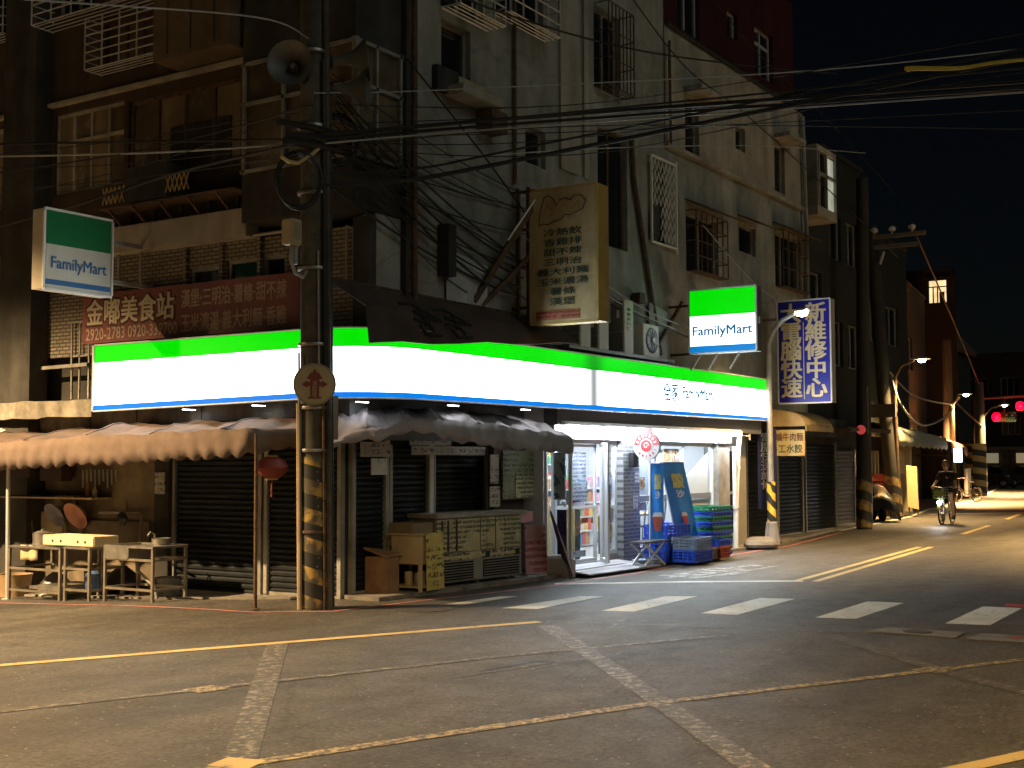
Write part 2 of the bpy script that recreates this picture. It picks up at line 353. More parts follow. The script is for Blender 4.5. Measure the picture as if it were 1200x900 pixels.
# ------------------------------------------------------------------ ground and painted markings
def asphalt_mat():
    m = bpy.data.materials.new('asphalt'); m.use_nodes = True
    N = m.node_tree.nodes; L = m.node_tree.links; b = N['Principled BSDF']; b.inputs['Specular IOR Level'].default_value = .35
    tc = N.new('ShaderNodeTexCoord')
    def nz(scale, det, r=.6):
        n = N.new('ShaderNodeTexNoise'); n.inputs['Scale'].default_value = scale; n.inputs['Detail'].default_value = det; n.inputs['Roughness'].default_value = r
        L.new(tc.outputs['Object'], n.inputs['Vector']); return n.outputs['Fac']
    def ramp(f, p0, p1, c0, c1):
        r = N.new('ShaderNodeValToRGB'); r.color_ramp.elements[0].position = p0; r.color_ramp.elements[1].position = p1
        r.color_ramp.elements[0].color = (*c0, 1); r.color_ramp.elements[1].color = (*c1, 1); L.new(f, r.inputs['Fac']); return r.outputs['Color']
    def mul(a, c):
        x = N.new('ShaderNodeMix'); x.data_type = 'RGBA'; x.blend_type = 'MULTIPLY'; x.inputs[0].default_value = 1; L.new(a, x.inputs[6]); L.new(c, x.inputs[7]); return x.outputs[2]
    c = ramp(nz(24, 5, .85), .34, .68, (.034, .032, .029), (.20, .188, .168))
    c = mul(c, ramp(nz(.45, 5), .3, .7, (.72, .72, .72), (1.1, 1.1, 1.08)))
    c = mul(c, ramp(nz(2.6, 8, .75), .32, .62, (.7, .7, .7), (1.1, 1.1, 1.1)))
    c = mul(c, ramp(nz(14, 4, .8), .3, .6, (.8, .8, .8), (1.05, 1.05, 1.05)))
    # old tyre and oil tracks, stretched along the street
    mp = N.new('ShaderNodeMapping'); mp.inputs['Scale'].default_value = (.12, 1.1, 1); mp.inputs['Rotation'].default_value = (0, 0, .12); L.new(tc.outputs['Object'], mp.inputs['Vector'])
    tn = N.new('ShaderNodeTexNoise'); tn.inputs['Scale'].default_value = 1.1; tn.inputs['Detail'].default_value = 6; L.new(mp.outputs['Vector'], tn.inputs['Vector'])
    c = mul(c, ramp(tn.outputs['Fac'], .34, .6, (.66, .66, .68), (1.06, 1.06, 1.06)))
    # hairline cracks
    vo = N.new('ShaderNodeTexVoronoi'); vo.feature = 'DISTANCE_TO_EDGE'; vo.inputs['Scale'].default_value = .55
    wv = N.new('ShaderNodeMix'); wv.data_type = 'RGBA'; wv.inputs[0].default_value = .12
    n5 = N.new('ShaderNodeTexNoise'); n5.inputs['Scale'].default_value = 2.2; n5.inputs['Detail'].default_value = 6; L.new(tc.outputs['Object'], n5.inputs['Vector'])
    L.new(tc.outputs['Object'], wv.inputs[6]); L.new(n5.outputs['Color'], wv.inputs[7]); L.new(wv.outputs[2], vo.inputs['Vector'])
    c = mul(c, ramp(vo.outputs['Distance'], .0, .006, (.7, .7, .7), (1, 1, 1)))
    # bright chips of stone
    vc = N.new('ShaderNodeTexVoronoi'); vc.inputs['Scale'].default_value = 17; L.new(tc.outputs['Object'], vc.inputs['Vector'])
    chip = ramp(vc.outputs['Distance'], .13, .2, (1, 1, 1), (0, 0, 0))
    sel = N.new('ShaderNodeSeparateColor'); L.new(vc.outputs['Color'], sel.inputs[0])
    k = math_node(N, L, 'GREATER_THAN', sel.outputs[0], .86); sc = N.new('ShaderNodeSeparateColor'); L.new(chip, sc.inputs[0])
    x = N.new('ShaderNodeMix'); x.data_type = 'RGBA'; L.new(math_node(N, L, 'MULTIPLY', k, sc.outputs[0]), x.inputs[0]); L.new(c, x.inputs[6]); x.inputs[7].default_value = (.30, .28, .24, 1)
    L.new(x.outputs[2], b.inputs['Base Color'])
    mr = N.new('ShaderNodeMapRange'); mr.inputs[3].default_value = .42; mr.inputs[4].default_value = .78; L.new(nz(3, 5), mr.inputs[0]); L.new(mr.outputs[0], b.inputs['Roughness'])
    bp = N.new('ShaderNodeBump'); bp.inputs['Strength'].default_value = .55; bp.inputs['Distance'].default_value = .012; L.new(nz(70, 4, .75), bp.inputs['Height'])
    L.new(bp.outputs['Normal'], b.inputs['Normal']); return m
asphalt = asphalt_mat()
xs = [-300, -120, -50, -20, -8, -3] + [i * 1. for i in range(0, 29)] + [35, 45, 60, 80, 120, 200, 400]
ys = [-300, -120, -50, -20, -8, -2, 2, 5, 7, 8.5, 9.5] + [10 + .25 * i for i in range(0, 12)] + [13 + .5 * i for i in range(0, 24)] + [27, 32, 45, 80, 150, 400]
g = MB().grid([[(x, y, gz(x, y)) for x in xs] for y in ys])
road = struct(g, 'road', asphalt, smooth=True)

def paintm(name, col, worn, scale=9., under=(.085, .08, .07)):
    """road paint worn through to the asphalt in patches"""
    if name in MATS: return MATS[name]
    m = bpy.data.materials.new(name); m.use_nodes = True
    N = m.node_tree.nodes; L = m.node_tree.links; b = N['Principled BSDF']; b.inputs['Roughness'].default_value = .6
    tc = N.new('ShaderNodeTexCoord'); n = N.new('ShaderNodeTexNoise'); n.inputs['Scale'].default_value = scale; n.inputs['Detail'].default_value = 10; n.inputs['Roughness'].default_value = .75
    L.new(tc.outputs['Object'], n.inputs['Vector'])
    r = N.new('ShaderNodeValToRGB'); r.color_ramp.elements[0].position = worn; r.color_ramp.elements[1].position = worn + .1
    r.color_ramp.elements[0].color = (*under, 1); r.color_ramp.elements[1].color = (*col, 1); L.new(n.outputs['Fac'], r.inputs['Fac'])
    g2 = N.new('ShaderNodeTexNoise'); g2.inputs['Scale'].default_value = 1.3; g2.inputs['Detail'].default_value = 4; L.new(tc.outputs['Object'], g2.inputs['Vector'])
    r2 = N.new('ShaderNodeValToRGB'); r2.color_ramp.elements[0].color = (.68, .66, .6, 1); r2.color_ramp.elements[1].color = (1, 1, 1, 1); r2.color_ramp.elements[0].position = .3; r2.color_ramp.elements[1].position = .65
    L.new(g2.outputs['Fac'], r2.inputs['Fac'])
    x = N.new('ShaderNodeMix'); x.data_type = 'RGBA'; x.blend_type = 'MULTIPLY'; x.inputs[0].default_value = 1; L.new(r.outputs['Color'], x.inputs[6]); L.new(r2.outputs['Color'], x.inputs[7])
    L.new(x.outputs[2], b.inputs['Base Color'])
    nb = N.new('ShaderNodeTexNoise'); nb.inputs['Scale'].default_value = 70; L.new(tc.outputs['Object'], nb.inputs['Vector'])
    bp = N.new('ShaderNodeBump'); bp.inputs['Strength'].default_value = .4; bp.inputs['Distance'].default_value = .01; L.new(nb.outputs['Fac'], bp.inputs['Height']); L.new(bp.outputs['Normal'], b.inputs['Normal'])
    MATS[name] = m; return m
pw = paintm('white_road_paint', (.74, .72, .64), .34)
pw_worn = paintm('white_road_paint_worn', (.36, .33, .26), .50, 13)
pw_faint = paintm('white_road_paint_faint', (.27, .25, .20), .52, 14)
py_ = paintm('yellow_road_paint', (.66, .50, .22), .34)
py_worn = paintm('yellow_road_paint_worn', (.50, .40, .21), .46, 18)
pr = paintm('red_road_paint', (.55, .05, .05), .36)
pink_line = paintm('red_kerb_line_paint', (.50, .20, .20), .36)
LAYER = [0]
def strip(name, pts, w, m, dz=.0035):
    mb = MB(); rows = []; P = [V((*p, 0)) for p in pts]; Q = []
    for a, b in zip(P, P[1:]):
        k = max(1, int((b - a).length / .5)); Q += [a.lerp(b, i / k) for i in range(k)]
    Q.append(P[-1])
    for i, p in enumerate(Q):
        d = (Q[min(i + 1, len(Q) - 1)] - Q[max(i - 1, 0)]).normalized(); n = V((-d.y, d.x, 0))
        rows.append([V((q.x, q.y, gz(q.x, q.y) + dz)) for q in (p - n * w / 2, p + n * w / 2)])
    mb.grid(rows); return struct(mb, name, m)
def patch(name, poly, m, dz=.004):
    return struct(MB().add([(x, y, gz(x, y) + dz) for x, y in poly], [tuple(range(len(poly)))]), name, m)
strip('yellow_line', [(5.3, 10.2), (6.74, 9.51), (11.63, 7.17)], .13, py_, .0045)
strip('pale_line', [(11.73, 7.15), (12.08, 5.9), (12.32, 4.87), (12.66, 3.84)], .09, pw_faint)
strip('pale_line', [(5.19, 7.86), (5.5, 7.75), (7.25, 7.05), (9.51, 6.15), (11.68, 5.06)], .1, pw_worn, .0045)
strip('broken_line', [(8.92, 8.4), (5.29, 5.27), (4.6, 4.7)], .2, pw_worn)
strip('broken_line', [(11.43, 6.96), (9.29, 5.01), (6.75, 2.76), (6.2, 2.3)], .19, pw_worn)
strip('yellow_line', [(5.0, 5.34), (5.31, 5.22), (6.58, 4.72), (8.18, 4.07)], .12, py_worn, .0045)
strip('yellow_line', [(8.22, 4.05), (9.85, 3.2), (11.63, 2.28), (12.67, 1.75)], .1, py_worn, .0045)
strip('broken_line', [(12.23, 4.17), (10.7, 2.76), (9.91, 1.86)], .17, pw_faint)
strip('yellow_line', [(7.0, 1.93), (8.1, 1.46)], .13, py_, .0045)
patch('yellow_spot', [(6.75, 7.32), (7.0, 7.28), (6.98, 7.05), (6.72, 7.1)], py_worn, .005)
patch('yellow_spot', [(5.15, 5.38), (5.36, 5.42), (5.42, 5.18), (5.2, 5.12)], py_, .005)
patch('yellow_spot', [(10.55, 2.95), (10.85, 2.85), (10.8, 2.62), (10.5, 2.7)], py_worn, .005)
strip('stop_line', [(15.35, 9.2), (16.57, 7.82), (17.58, 6.42)], .2, pw)
strip('yellow_line', [(17.58, 6.5), (25.81, 6.97)], .11, py_)
strip('yellow_line', [(17.62, 6.24), (25.91, 6.77)], .11, py_)
strip('centre_dash', [(30.86, 7.34), (35.31, 7.71)], .13, py_)
strip('centre_dash', [(39.48, 8.11), (43.52, 8.54)], .13, py_)
strip('edge_line', [(30.91, 10.28), (39.78, 11.03), (46.78, 12.24), (55.9, 12.95), (67.7, 14.88), (85, 18)], .14, pw)
strip('cross_line', [(42.0, 11.0), (44.67, 8.63), (46.5, 6.6)], .2, pw)
strip('cross_line', [(60, 13), (63.5, 10.2)], .35, pw_worn)
for q in [[(12.39, 9.04), (12.54, 8.8), (13.7, 8.76), (13.58, 8.95)], [(12.48, 8.21), (12.63, 7.81), (14.27, 7.83), (14.11, 8.09)], [(12.86, 7.1), (12.99, 6.74), (14.89, 6.82), (14.68, 7.17)],
          [(13.24, 6.03), (13.3, 5.62), (15.25, 5.66), (15.11, 6.07)], [(13.53, 4.8), (13.65, 4.39), (15.47, 4.38), (15.43, 4.81)], [(13.75, 3.47), (13.85, 3.04), (15.65, 3.07), (15.59, 3.5)]]:
    patch('crosswalk_stripe', q, pw)
strip('kerb_line', [(14.93, 9.12), (17.47, 9.03), (21.66, 9.3), (24.69, 9.3), (30.15, 10.0)], .09, pink_line, .0045)
strip('kerb_line', [(10.62, 16), (10.75, 12.75), (10.66, 11.11), (10.67, 10.42), (11.19, 9.7), (12.65, 9.5), (14.93, 9.12)], .07, pink_line, .0045)
patch('red_mark', [(15.78, 3.3), (15.68, 2.9), (16.06, 2.9), (16.04, 3.32)], pr)
ironm = mat('cast_iron', (.10, .09, .085), .6, .5, var=.35, scale=14, bump=.4)
struct(MB().prism([(12.68, 3.95, .004), (12.66, 3.1, .004), (13.12, 3.12, .004), (13.1, 3.88, .004)], (0, 0, .008)), 'utility_plate', mat('plate_concrete', (.17, .16, .14), .8, var=.3, scale=10, bump=.4))
struct(MB().lathe([(.14, 0), (.14, .006), (.1, .01)], (12.88, 3.52, .011), (0, 0, 1), 18), 'manhole_lid', ironm)
struct(MB().prism([(12.62, 2.99, .004), (12.72, 2.2, .004), (13.22, 2.2, .004), (13.12, 2.97, .004)], (0, 0, .008)), 'utility_plate', MATS['plate_concrete'])
t = text('red_lettering', '消防栓', (12.95, 2.45, .0125), (0, -1, 0), (1, 0, 0), .5, .22, pr, None, .002); t['kind'] = 'structure'
t = text('road_lettering', '停', (18.4, 8.05, .004), (0, 1, .0), (-1, .06, 0), .85, 2.9, paintm('white_road_paint_old', (.5, .48, .43), .44, 7), None, .0015, .02); t['kind'] = 'structure'
for k, (px_, py2, a_, l_) in enumerate([(8.3, 5.9, -.25, 1.3), (8.9, 5.6, -.1, .8), (11.6, 6.3, .3, .9), (11.9, 5.7, -.9, .7), (12.2, 6.6, -1.2, .8), (10.6, 4.6, -.6, .6)]):
    strip('scuff_mark', [(px_, py2), (px_ + l_ * math.cos(a_), py2 + l_ * math.sin(a_))], .05, paintm('scuffed_paint', (.26, .25, .22), .5, 9))
tarm = mat('tar_seal', (.022, .021, .02), .5, var=.4, scale=6, bump=.3)
strip('tar_seam', [(11.75, 4.85), (11.2, 5.15), (10.9, 5.0), (10.2, 5.4), (9.7, 5.35), (9.3, 5.8), (8.7, 5.9)], .035, tarm, .005)
strip('tar_seam', [(13.3, 2.6), (13.2, 3.6), (13.0, 4.6), (12.85, 5.3)], .03, tarm, .005)
struct(MB().lathe([(.34, 0), (.34, .004), (.3, .006)], (11.95, 8.95, .003), (0, 0, 1), 24), 'manhole_lid', ironm)
# low apron in front of the shops and the walk along the street
curbm = mat('kerb_concrete', (.20, .185, .165), .85, var=.35, scale=5, bump=.5, stain=((.09, .08, .07), 2.2, .58))
struct(MB().prism([(12.3, 10.46, .0), (12.3, 9.9, .0), (16.4, 9.62, .0), (24.8, 9.62, .0), (30.3, 10.3, .0), (39, 11.25, .0), (46, 12.4, 0), (46, 18, 0), (12.4, 18, -.3)][:7] + [(46, 14.5, 0), (28, 12, 0), (16.2, 12, 0)], (0, 0, .05)), 'pavement', curbm)
struct(MB().prism([(11.55, 20, -.35), (11.55, 13.4, -.10), (11.9, 11.0, -.0), (12.3, 10.6, 0), (12.3, 20, -.35)], (0, 0, .03)), 'pavement', curbm)

# ------------------------------------------------------------------ corner apartment building
B = thing('apartment_building', 'old stained concrete corner apartment block with barred windows over the bright shopfront', 'building', (12.3, 10, 0))
def wall_holes(axis, pos, out, a0, a1, z0, z1, holes, name, m, parent, depth=.22):
    """wall sheet in the plane axis=pos with real openings; out=+-1 is the outward sign"""
    A = sorted({a0, a1, *[h[0] for h in holes], *[h[1] for h in holes]}); Z = sorted({z0, z1, *[h[2] for h in holes], *[h[3] for h in holes]})
    A = [a for a in A if a0 <= a <= a1]; Z = [z for z in Z if z0 <= z <= z1]; mb = MB()
    P = (lambda a, d, z: (pos - out * d, a, z)) if axis == 'x' else (lambda a, d, z: (a, pos - out * d, z))
    ix = {}
    def vi(a, z):
        if (a, z) not in ix: ix[(a, z)] = len(mb.v); mb.v.append(P(a, 0, z))
        return ix[(a, z)]
    for i in range(len(A) - 1):
        for j in range(len(Z) - 1):
            ca = (A[i] + A[i + 1]) / 2; cz = (Z[j] + Z[j + 1]) / 2
            if any(h[0] < ca < h[1] and h[2] < cz < h[3] for h in holes): continue
            mb.f.append((vi(A[i], Z[j]), vi(A[i + 1], Z[j]), vi(A[i + 1], Z[j + 1]), vi(A[i], Z[j + 1])))
    for h in holes:
        c = [(h[0], h[2]), (h[1], h[2]), (h[1], h[3]), (h[0], h[3])]
        for k in range(4):
            p, q = c[k], c[(k + 1) % 4]
            mb.add([P(p[0], 0, p[1]), P(q[0], 0, q[1]), P(q[0], depth, q[1]), P(p[0], depth, p[1])], [(0, 1, 2, 3)])
    return mb.build(name, m, parent)
def window(axis, pos, out, a0, a1, z0, z1, parent, fm=None, gm=None, cols=2, transom=None, depth=.14, fw=.05, pane_m2=None):
    P = (lambda a, d, z: (pos - out * d, a, z)) if axis == 'x' else (lambda a, d, z: (a, pos - out * d, z))
    fm = fm or alu_dim; mb = MB()
    def bx(a, b, c, d, e0, e1): p = P(a, e0, c); q = P(b, e1, d); mb.box(p[0], q[0], p[1], q[1], p[2], q[2])
    bx(a0 + .002, a1 - .002, z0 + .002, z0 + fw, depth - .05, depth); bx(a0 + .002, a1 - .002, z1 - fw, z1 - .002, depth - .05, depth)
    bx(a0 + .002, a0 + fw, z0 + fw, z1 - fw, depth - .05, depth); bx(a1 - fw, a1 - .002, z0 + fw, z1 - fw, depth - .05, depth)
    if transom:
        bx(a0 + fw, a1 - fw, transom - fw / 2, transom + fw / 2, depth - .048, depth - .004)
    for k in range(1, cols):
        a = lerp(a0, a1, k / cols); top = transom - fw / 2 if transom else z1 - fw
        bx(a - fw / 2, a + fw / 2, z0 + fw, z1 - fw, depth - .045, depth - .006)
    w = mb.build('window', fm, parent)
    for k in range(cols):
        b0 = lerp(a0, a1, k / cols) + .01; b1 = lerp(a0, a1, (k + 1) / cols) - .01
        pm = MB(); p = P(b0, depth - .012 - .006 * (k % 2), z0 + .02); q = P(b1, depth - .002 - .006 * (k % 2), z1 - .02); pm.box(p[0], q[0], p[1], q[1], p[2], q[2])
        g_ = gm or darkglass
        if pane_m2 and k % 2: g_ = pane_m2
        pm.build('pane', g_, w)
    return w
def grille(axis, pos, out, a0, a1, z0, z1, parent, nv=0, nh=5, d=.3, m=None, r=.012, name='window_grille', foot=True):
    P = (lambda a, e, z: (pos + out * e, a, z)) if axis == 'x' else (lambda a, e, z: (a, pos + out * e, z))
    mb = MB()
    for k in range(nh + 1):
        z = lerp(z0, z1, k / nh); mb.tube([P(a0, 0, z), P(a0, d, z), P(a1, d, z), P(a1, 0, z)], r, 5)
    for k in range(nv + 1):
        a = lerp(a0, a1, k / max(1, nv)); mb.tube([P(a, d, z0), P(a, d, z1)], r * 1.1, 5)
    if foot:
        for k in range(4): mb.tube([P(a0, d * (k + .5) / 4, z0 - .01), P(a1, d * (k + .5) / 4, z0 - .01)], r * .8, 5)
    return mb.build(name, m or steel, parent)
# right-hand wall, facing the long street (plane y = 10)
RW = [(15.87, 16.45, 6.2, 6.78), (18.0, 18.9, 7.9, 9.3), (18.1, 19.15, 5.3, 7.3), (19.92, 20.95, 5.62, 7.15), (21.52, 23.0, 5.28, 6.42), (24.06, 24.96, 6.0, 6.6), (26.06, 27.7, 5.52, 6.75),
      (13.7, 14.75, 7.95, 9.1), (13.72, 14.42, 7.06, 7.78), (15.0, 16.4, 8.2, 9.4)]
wall_holes('y', 10, -1, 12.92, 20.62, 2.6, 12.2, [h for h in RW if h[0] < 20.6], 'wall', wall_grey, B)
wall_holes('y', 10.01, -1, 20.62, 27.9, 2.6, 7.5, [h for h in RW if h[0] > 20.6], 'wall', wall_grey, B)
W4 = [(21.47, 22.1, 7.56, 8.6), (23.88, 24.4, 8.1, 8.6), (26.03, 26.66, 7.62, 8.7)]
wall_holes('y', 9.98, -1, 20.62, 27.85, 7.5, 9.72, W4, 'upper_wall', wall_pale, B)
W5 = [(21.22, 22.22, 9.86, 11.2), (23.56, 24.12, 10.38, 10.95), (25.04, 26.08, 9.98, 11.05)]
wall_holes('y', 10.0, -1, 20.62, 27.35, 9.72, 12.2, W5, 'rooftop_storey', wall_red, B)
MB().box(20.6, 27.9, 9.9, 10.02, 7.44, 7.52).build('ledge', wall_pale, B, bev=.01)
MB().box(20.64, 27.4, 9.92, 10.02, 9.70, 9.76).build('ledge', wall_dark, B)
MB().box(12.9, 27.9, 10.3, 20, 2.7, 9.6).build('inner_block', wall_dark, B)
MB().box(20.62, 27.3, 10.3, 20, 9.65, 12.15).build('inner_block', wall_dark, B)
MB().box(12.9, 20.6, 10.3, 20, 9.6, 12.15).build('inner_block', wall_dark, B)
MB().box(27.86, 27.92, 10.0, 20, 2.6, 9.7).build('end_wall', wall_grey, B)
for h in [RW[0], RW[8]]: window('y', 10, -1, *h, B, cols=1)
w = window('y', 10, -1, *RW[1], B, cols=2); grille('y', 10, -1, *RW[1], w, nv=7, nh=3, d=.28, m=rust)
window('y', 10, -1, *RW[2], B, cols=2, fm=rust)
w = window('y', 10, -1, *RW[4], B, cols=2); grille('y', 10, -1, *RW[4], w, nv=6, nh=4, d=.2, m=rust)
window('y', 10, -1, *RW[5], B, cols=1)
w = window('y', 10, -1, *RW[6], B, cols=3); grille('y', 10, -1, *RW[6], w, nv=5, nh=3, d=.18, m=rust)
w = window('y', 10, -1, *RW[7], B, cols=2); grille('y', 10, -1, 13.68, 14.8, 7.9, 9.1, w, nv=4, nh=9, d=.35, m=alu)
w = window('y', 10, -1, *RW[9], B, cols=2); grille('y', 10, -1, *RW[9], w, nv=4, nh=6, d=.3, m=alu)
# the folding lattice over the tall open window
w = window('y', 10, -1, *RW[3], B, cols=2, gm=dimglass); mb = MB(); a0, a1, z0, z1 = 20.0, 20.92, 5.66, 7.1
n = 6; cw = (a1 - a0) / n; rows = 7; rh = (z1 - z0) / rows
for i in range(n):
    for j in range(rows):
        if i < 2 and j < 3: continue
        x0 = a0 + i * cw; zz = z0 + j * rh
        mb.bar((x0, 9.93, zz), (x0 + cw / 2, 9.93, zz + rh), .018, .012); mb.bar((x0 + cw / 2, 9.93, zz + rh), (x0 + cw, 9.93, zz), .018, .012)
for p, q in [((a0 - .05, z0 - .06), (a1 + .06, z0 - .06)), ((a0 - .05, z1 + .05), (a1 + .06, z1 + .05)), ((a0 - .04, z0 - .06), (a0 - .04, z1 + .05)), ((a1 + .05, z0 - .16), (a1 + .05, z1 + .12))]:
    mb.bar((p[0], 9.94, p[1]), (q[0], 9.94, q[1]), .035, .035)
mb.build('folding_lattice', mat('lattice_paint', (.75, .74, .7), .5, var=.15, bump=0), w)
MB().box(19.98, 20.3, 9.955, 9.985, 5.72, 6.25).build('patch_board', mat('green_board', (.03, .05, .045), .6, bump=0), w)
for (x0, x1, z) in [(21.45, 23.25, 6.58), (23.95, 25.0, 6.7), (25.9, 27.8, 6.86)]:       # small rusty hoods over the windows
    MB().prism([(x0, 9.99, z + .06), (x0, 9.5, z - .16), (x0, 9.5, z - .18), (x0, 9.99, z + .03)], (x1 - x0, 0, 0)).build('window_hood', rust, B)
for h in W4: window('y', 9.98, -1, *h, B, cols=1, fm=alu_dim)
for (x0, x1, z) in [(21.4, 22.5, 8.66), (26.0, 27.0, 8.78)]:
    MB().box(x0, x1, 9.6, 9.97, z, z + .09).build('window_hood', wall_pale, B)
w = window('y', 10, -1, *W5[0], B, cols=2, fm=alu, transom=10.7); window('y', 10, -1, *W5[1], B, cols=1, fm=alu); window('y', 10, -1, *W5[2], B, cols=2, fm=alu, transom=10.72)
MB().box(12.86, 12.93, 9.93, 10.0, 3.4, 12).build('corner_strip', wall_dark, B)
for (x0, x1) in [(13.78, 14.75), (16.85, 17.45), (17.6, 17.75)]:
    MB().box(x0, x1, 9.955, 9.998, 6.9 if x0 < 14 else 6.3, 7.05 if x0 < 14 else 9.6).build('plaster_patch', wall_pale if x0 > 14 else mat('ochre_plaster', (.40, .34, .22), .9, var=.2, bump=.3, streak=.3), B)
MB().box(13.5, 14.0, 9.9, 9.99, 6.72, 7.06).build('vent_box', wall_dark, B)
MB().box(13.75, 14.75, 9.65, 9.99, 6.7, 6.83).build('concrete_shelf', wall_pale, B, bev=.01)
MB().box(14.55, 14.95, 9.72, 9.99, 6.38, 6.68).build('vent_box', rust, B)
# drain pipes down the right-hand wall
for pts, r in [([(19.22, 9.94, 7.3), (19.28, 9.94, 6.6), (20.25, 9.94, 3.6)], .045), ([(27.62, 9.9, 9.6), (27.8, 9.9, 6.4), (27.88, 9.92, 3.5)], .05), ([(13.02, 9.93, 11.5), (13.05, 9.93, 3.6)], .04), ([(20.66, 9.9, 9.4), (20.68, 9.9, 7.5)], .03), ([(15.5, 9.95, 11), (15.5, 9.95, 5.8)], .03)]:
    MB().tube(pts, r, 8).build('drain_pipe', rust if r < .046 else grey_plastic, B, smooth=True)
# left-hand wall, facing the side street (plane x = 12.3)
LB = thing('corner_house', 'dim brown tiled house side with a long strip of windows above the red menu banner', 'building', (12.3, 14, 0))
WB = [(12.35, 14.62, 5.86, 7.0), (14.72, 16.3, 5.8, 7.05), (17.15, 19.5, 5.72, 7.05)]
wall_holes('x', 12.3, -1, 11.96, 24, 5.2, 7.16, [], 'parapet_wall', wall_dark, LB) if False else None
wall_holes('x', 12.3, -1, 11.96, 24, 5.12, 7.16, WB, 'wall', wall_brown, LB)
curt = mat('yellowed_curtain_glass', (.24, .19, .12), .35, var=.25, scale=2, bump=.1, bscale=6, streak=.35)
window('x', 12.3, -1, *WB[0], LB, cols=4, gm=curt, pane_m2=dimglass, fm=rust, depth=.1); window('x', 12.3, -1, *WB[1], LB, cols=4, gm=dimglass, pane_m2=curt, fm=wall_pale, depth=.1, transom=6.6)
window('x', 12.3, -1, *WB[2], LB, cols=3, gm=curt, fm=wall_pale, depth=.1)
MB().box(12.36, 12.39, 12.6, 13.8, 5.87, 6.5).build('dark_board', wall_dark, LB)
MB().box(12.2, 12.32, 12.0, 24, 7.16, 7.22).build('window_ledge', wall_pale, LB, bev=.01)
# third storey: brown enclosure, cages
wall_holes('x', 12.28, -1, 12.0, 24, 7.22, 12.5, [(13.7, 15.15, 7.46, 8.25), (15.4, 16.3, 8.6, 9.7), (17.2, 19, 8.45, 9.5)], 'upper_wall', wall_brown, LB)
w = window('x', 12.28, -1, 13.7, 15.15, 7.46, 8.25, LB, cols=4, gm=dimglass, fm=rust); grille('x', 12.28, -1, 13.7, 15.2, 7.48, 8.25, w, nv=4, nh=6, d=.32, m=alu, r=.011)
w = window('x', 12.28, -1, 15.4, 16.3, 8.6, 9.7, LB, cols=2); grille('x', 12.28, -1, 13.6, 16.35, 8.35, 9.6, w, nv=6, nh=8, d=.4, m=alu, r=.011)
w = window('x', 12.28, -1, 17.2, 19, 8.45, 9.5, LB, cols=2); grille('x', 12.28, -1, 17.2, 18.9, 8.43, 9.4, w, nv=4, nh=7, d=.3, m=alu, r=.011)
MB().box(11.75, 12.27, 12.02, 13.5, 7.24, 9.2).build('enclosed_balcony', mat('ochre_balcony', (.12, .09, .055), .8, var=.3, bump=.2, streak=.3), LB, bev=.01)
for y in (12.3, 12.75, 13.2): MB().box(11.735, 11.748, y - .01, y + .01, 7.3, 9.15).build('panel_joint', wall_dark, LB)
MB().box(11.98, 12.3, 16.36, 17.12, -.3, 12.5).build('column', wall_dark, LB)
MB().box(12.95, 20, 12, 24, 2.7, 12.4).build('inner_block', wall_dark, LB)
MB().box(12.62, 12.95, 12.0, 24, 4.9, 12.4).build('inner_block', wall_dark, LB)
# balcony slab with brackets, and the tiled second storey below
MB().box(12.05, 12.3, 11.98, 16.3, 4.72, 5.1).build('balcony_slab', wall_pale, LB, bev=.01)
MB().box(11.85, 12.25, 12.0, 14.7, 5.32, 5.34).build('balcony_rack', rust, LB)
for y in (12.35, 12.9, 13.45, 14.0, 14.5):
    MB().bar((11.87, y, 5.31), (12.24, y, 5.0), .03).bar((12.26, y, 5.34), (12.26, y, 4.95), .03).build('bracket', rust, LB)
for y, z in ((14.35, 5.5), (13.05, 5.53)):
    b_ = MB()
    for k in range(5):
        b_.bar((11.84, y - .2 + .09 * k, z - .12), (11.84, y - .11 + .09 * k, z + .12), .012); b_.bar((11.84, y - .11 + .09 * k, z - .12), (11.84, y - .2 + .09 * k, z + .12), .012)
    b_.build('lattice', mat('brass_lattice', (.5, .36, .14), .5, .2, var=.2, bump=0), LB)
MB().box(11.86, 12.2, 13.3, 14.1, 5.36, 5.85).build('balcony_box', wall_dark, LB)
bt = brickmat('small_face_bricks', (.27, .235, .17), (.17, .145, .105), (.07, .06, .05), .15, .055, 'Y', .012)
wall_holes('x', 12.31, -1, 10.28, 16.36, 3.3, 4.72, [(12.72, 13.3, 4.0, 4.42), (11.98, 12.58, 3.9, 4.47), (11.5, 11.92, 3.9, 4.47)], 'brick_wall', bt, LB)
for h in [(12.72, 13.3, 4.0, 4.42), (11.98, 12.58, 3.9, 4.47), (11.5, 11.92, 3.9, 4.47)]: window('x', 12.31, -1, *h, LB, cols=1, fm=alu_dim, depth=.08)
for y in (13.35, 12.65, 11.94, 11.3): MB().box(12.25, 12.3, y - .03, y + .03, 3.4, 4.72).build('pilaster', bt, LB)
MB().tube([(12.2, 16.3, 4.74), (12.2, 14.9, 4.75), (12.2, 11.0, 4.74)], .025, 8).tube([(12.2, 14.66, 5.15), (12.2, 14.66, 4.3)], .025, 8).tube([(12.2, 14.2, 4.74), (12.2, 14.2, 4.1)], .02, 8).build('rail_pipe', alu_dim, LB, smooth=True)
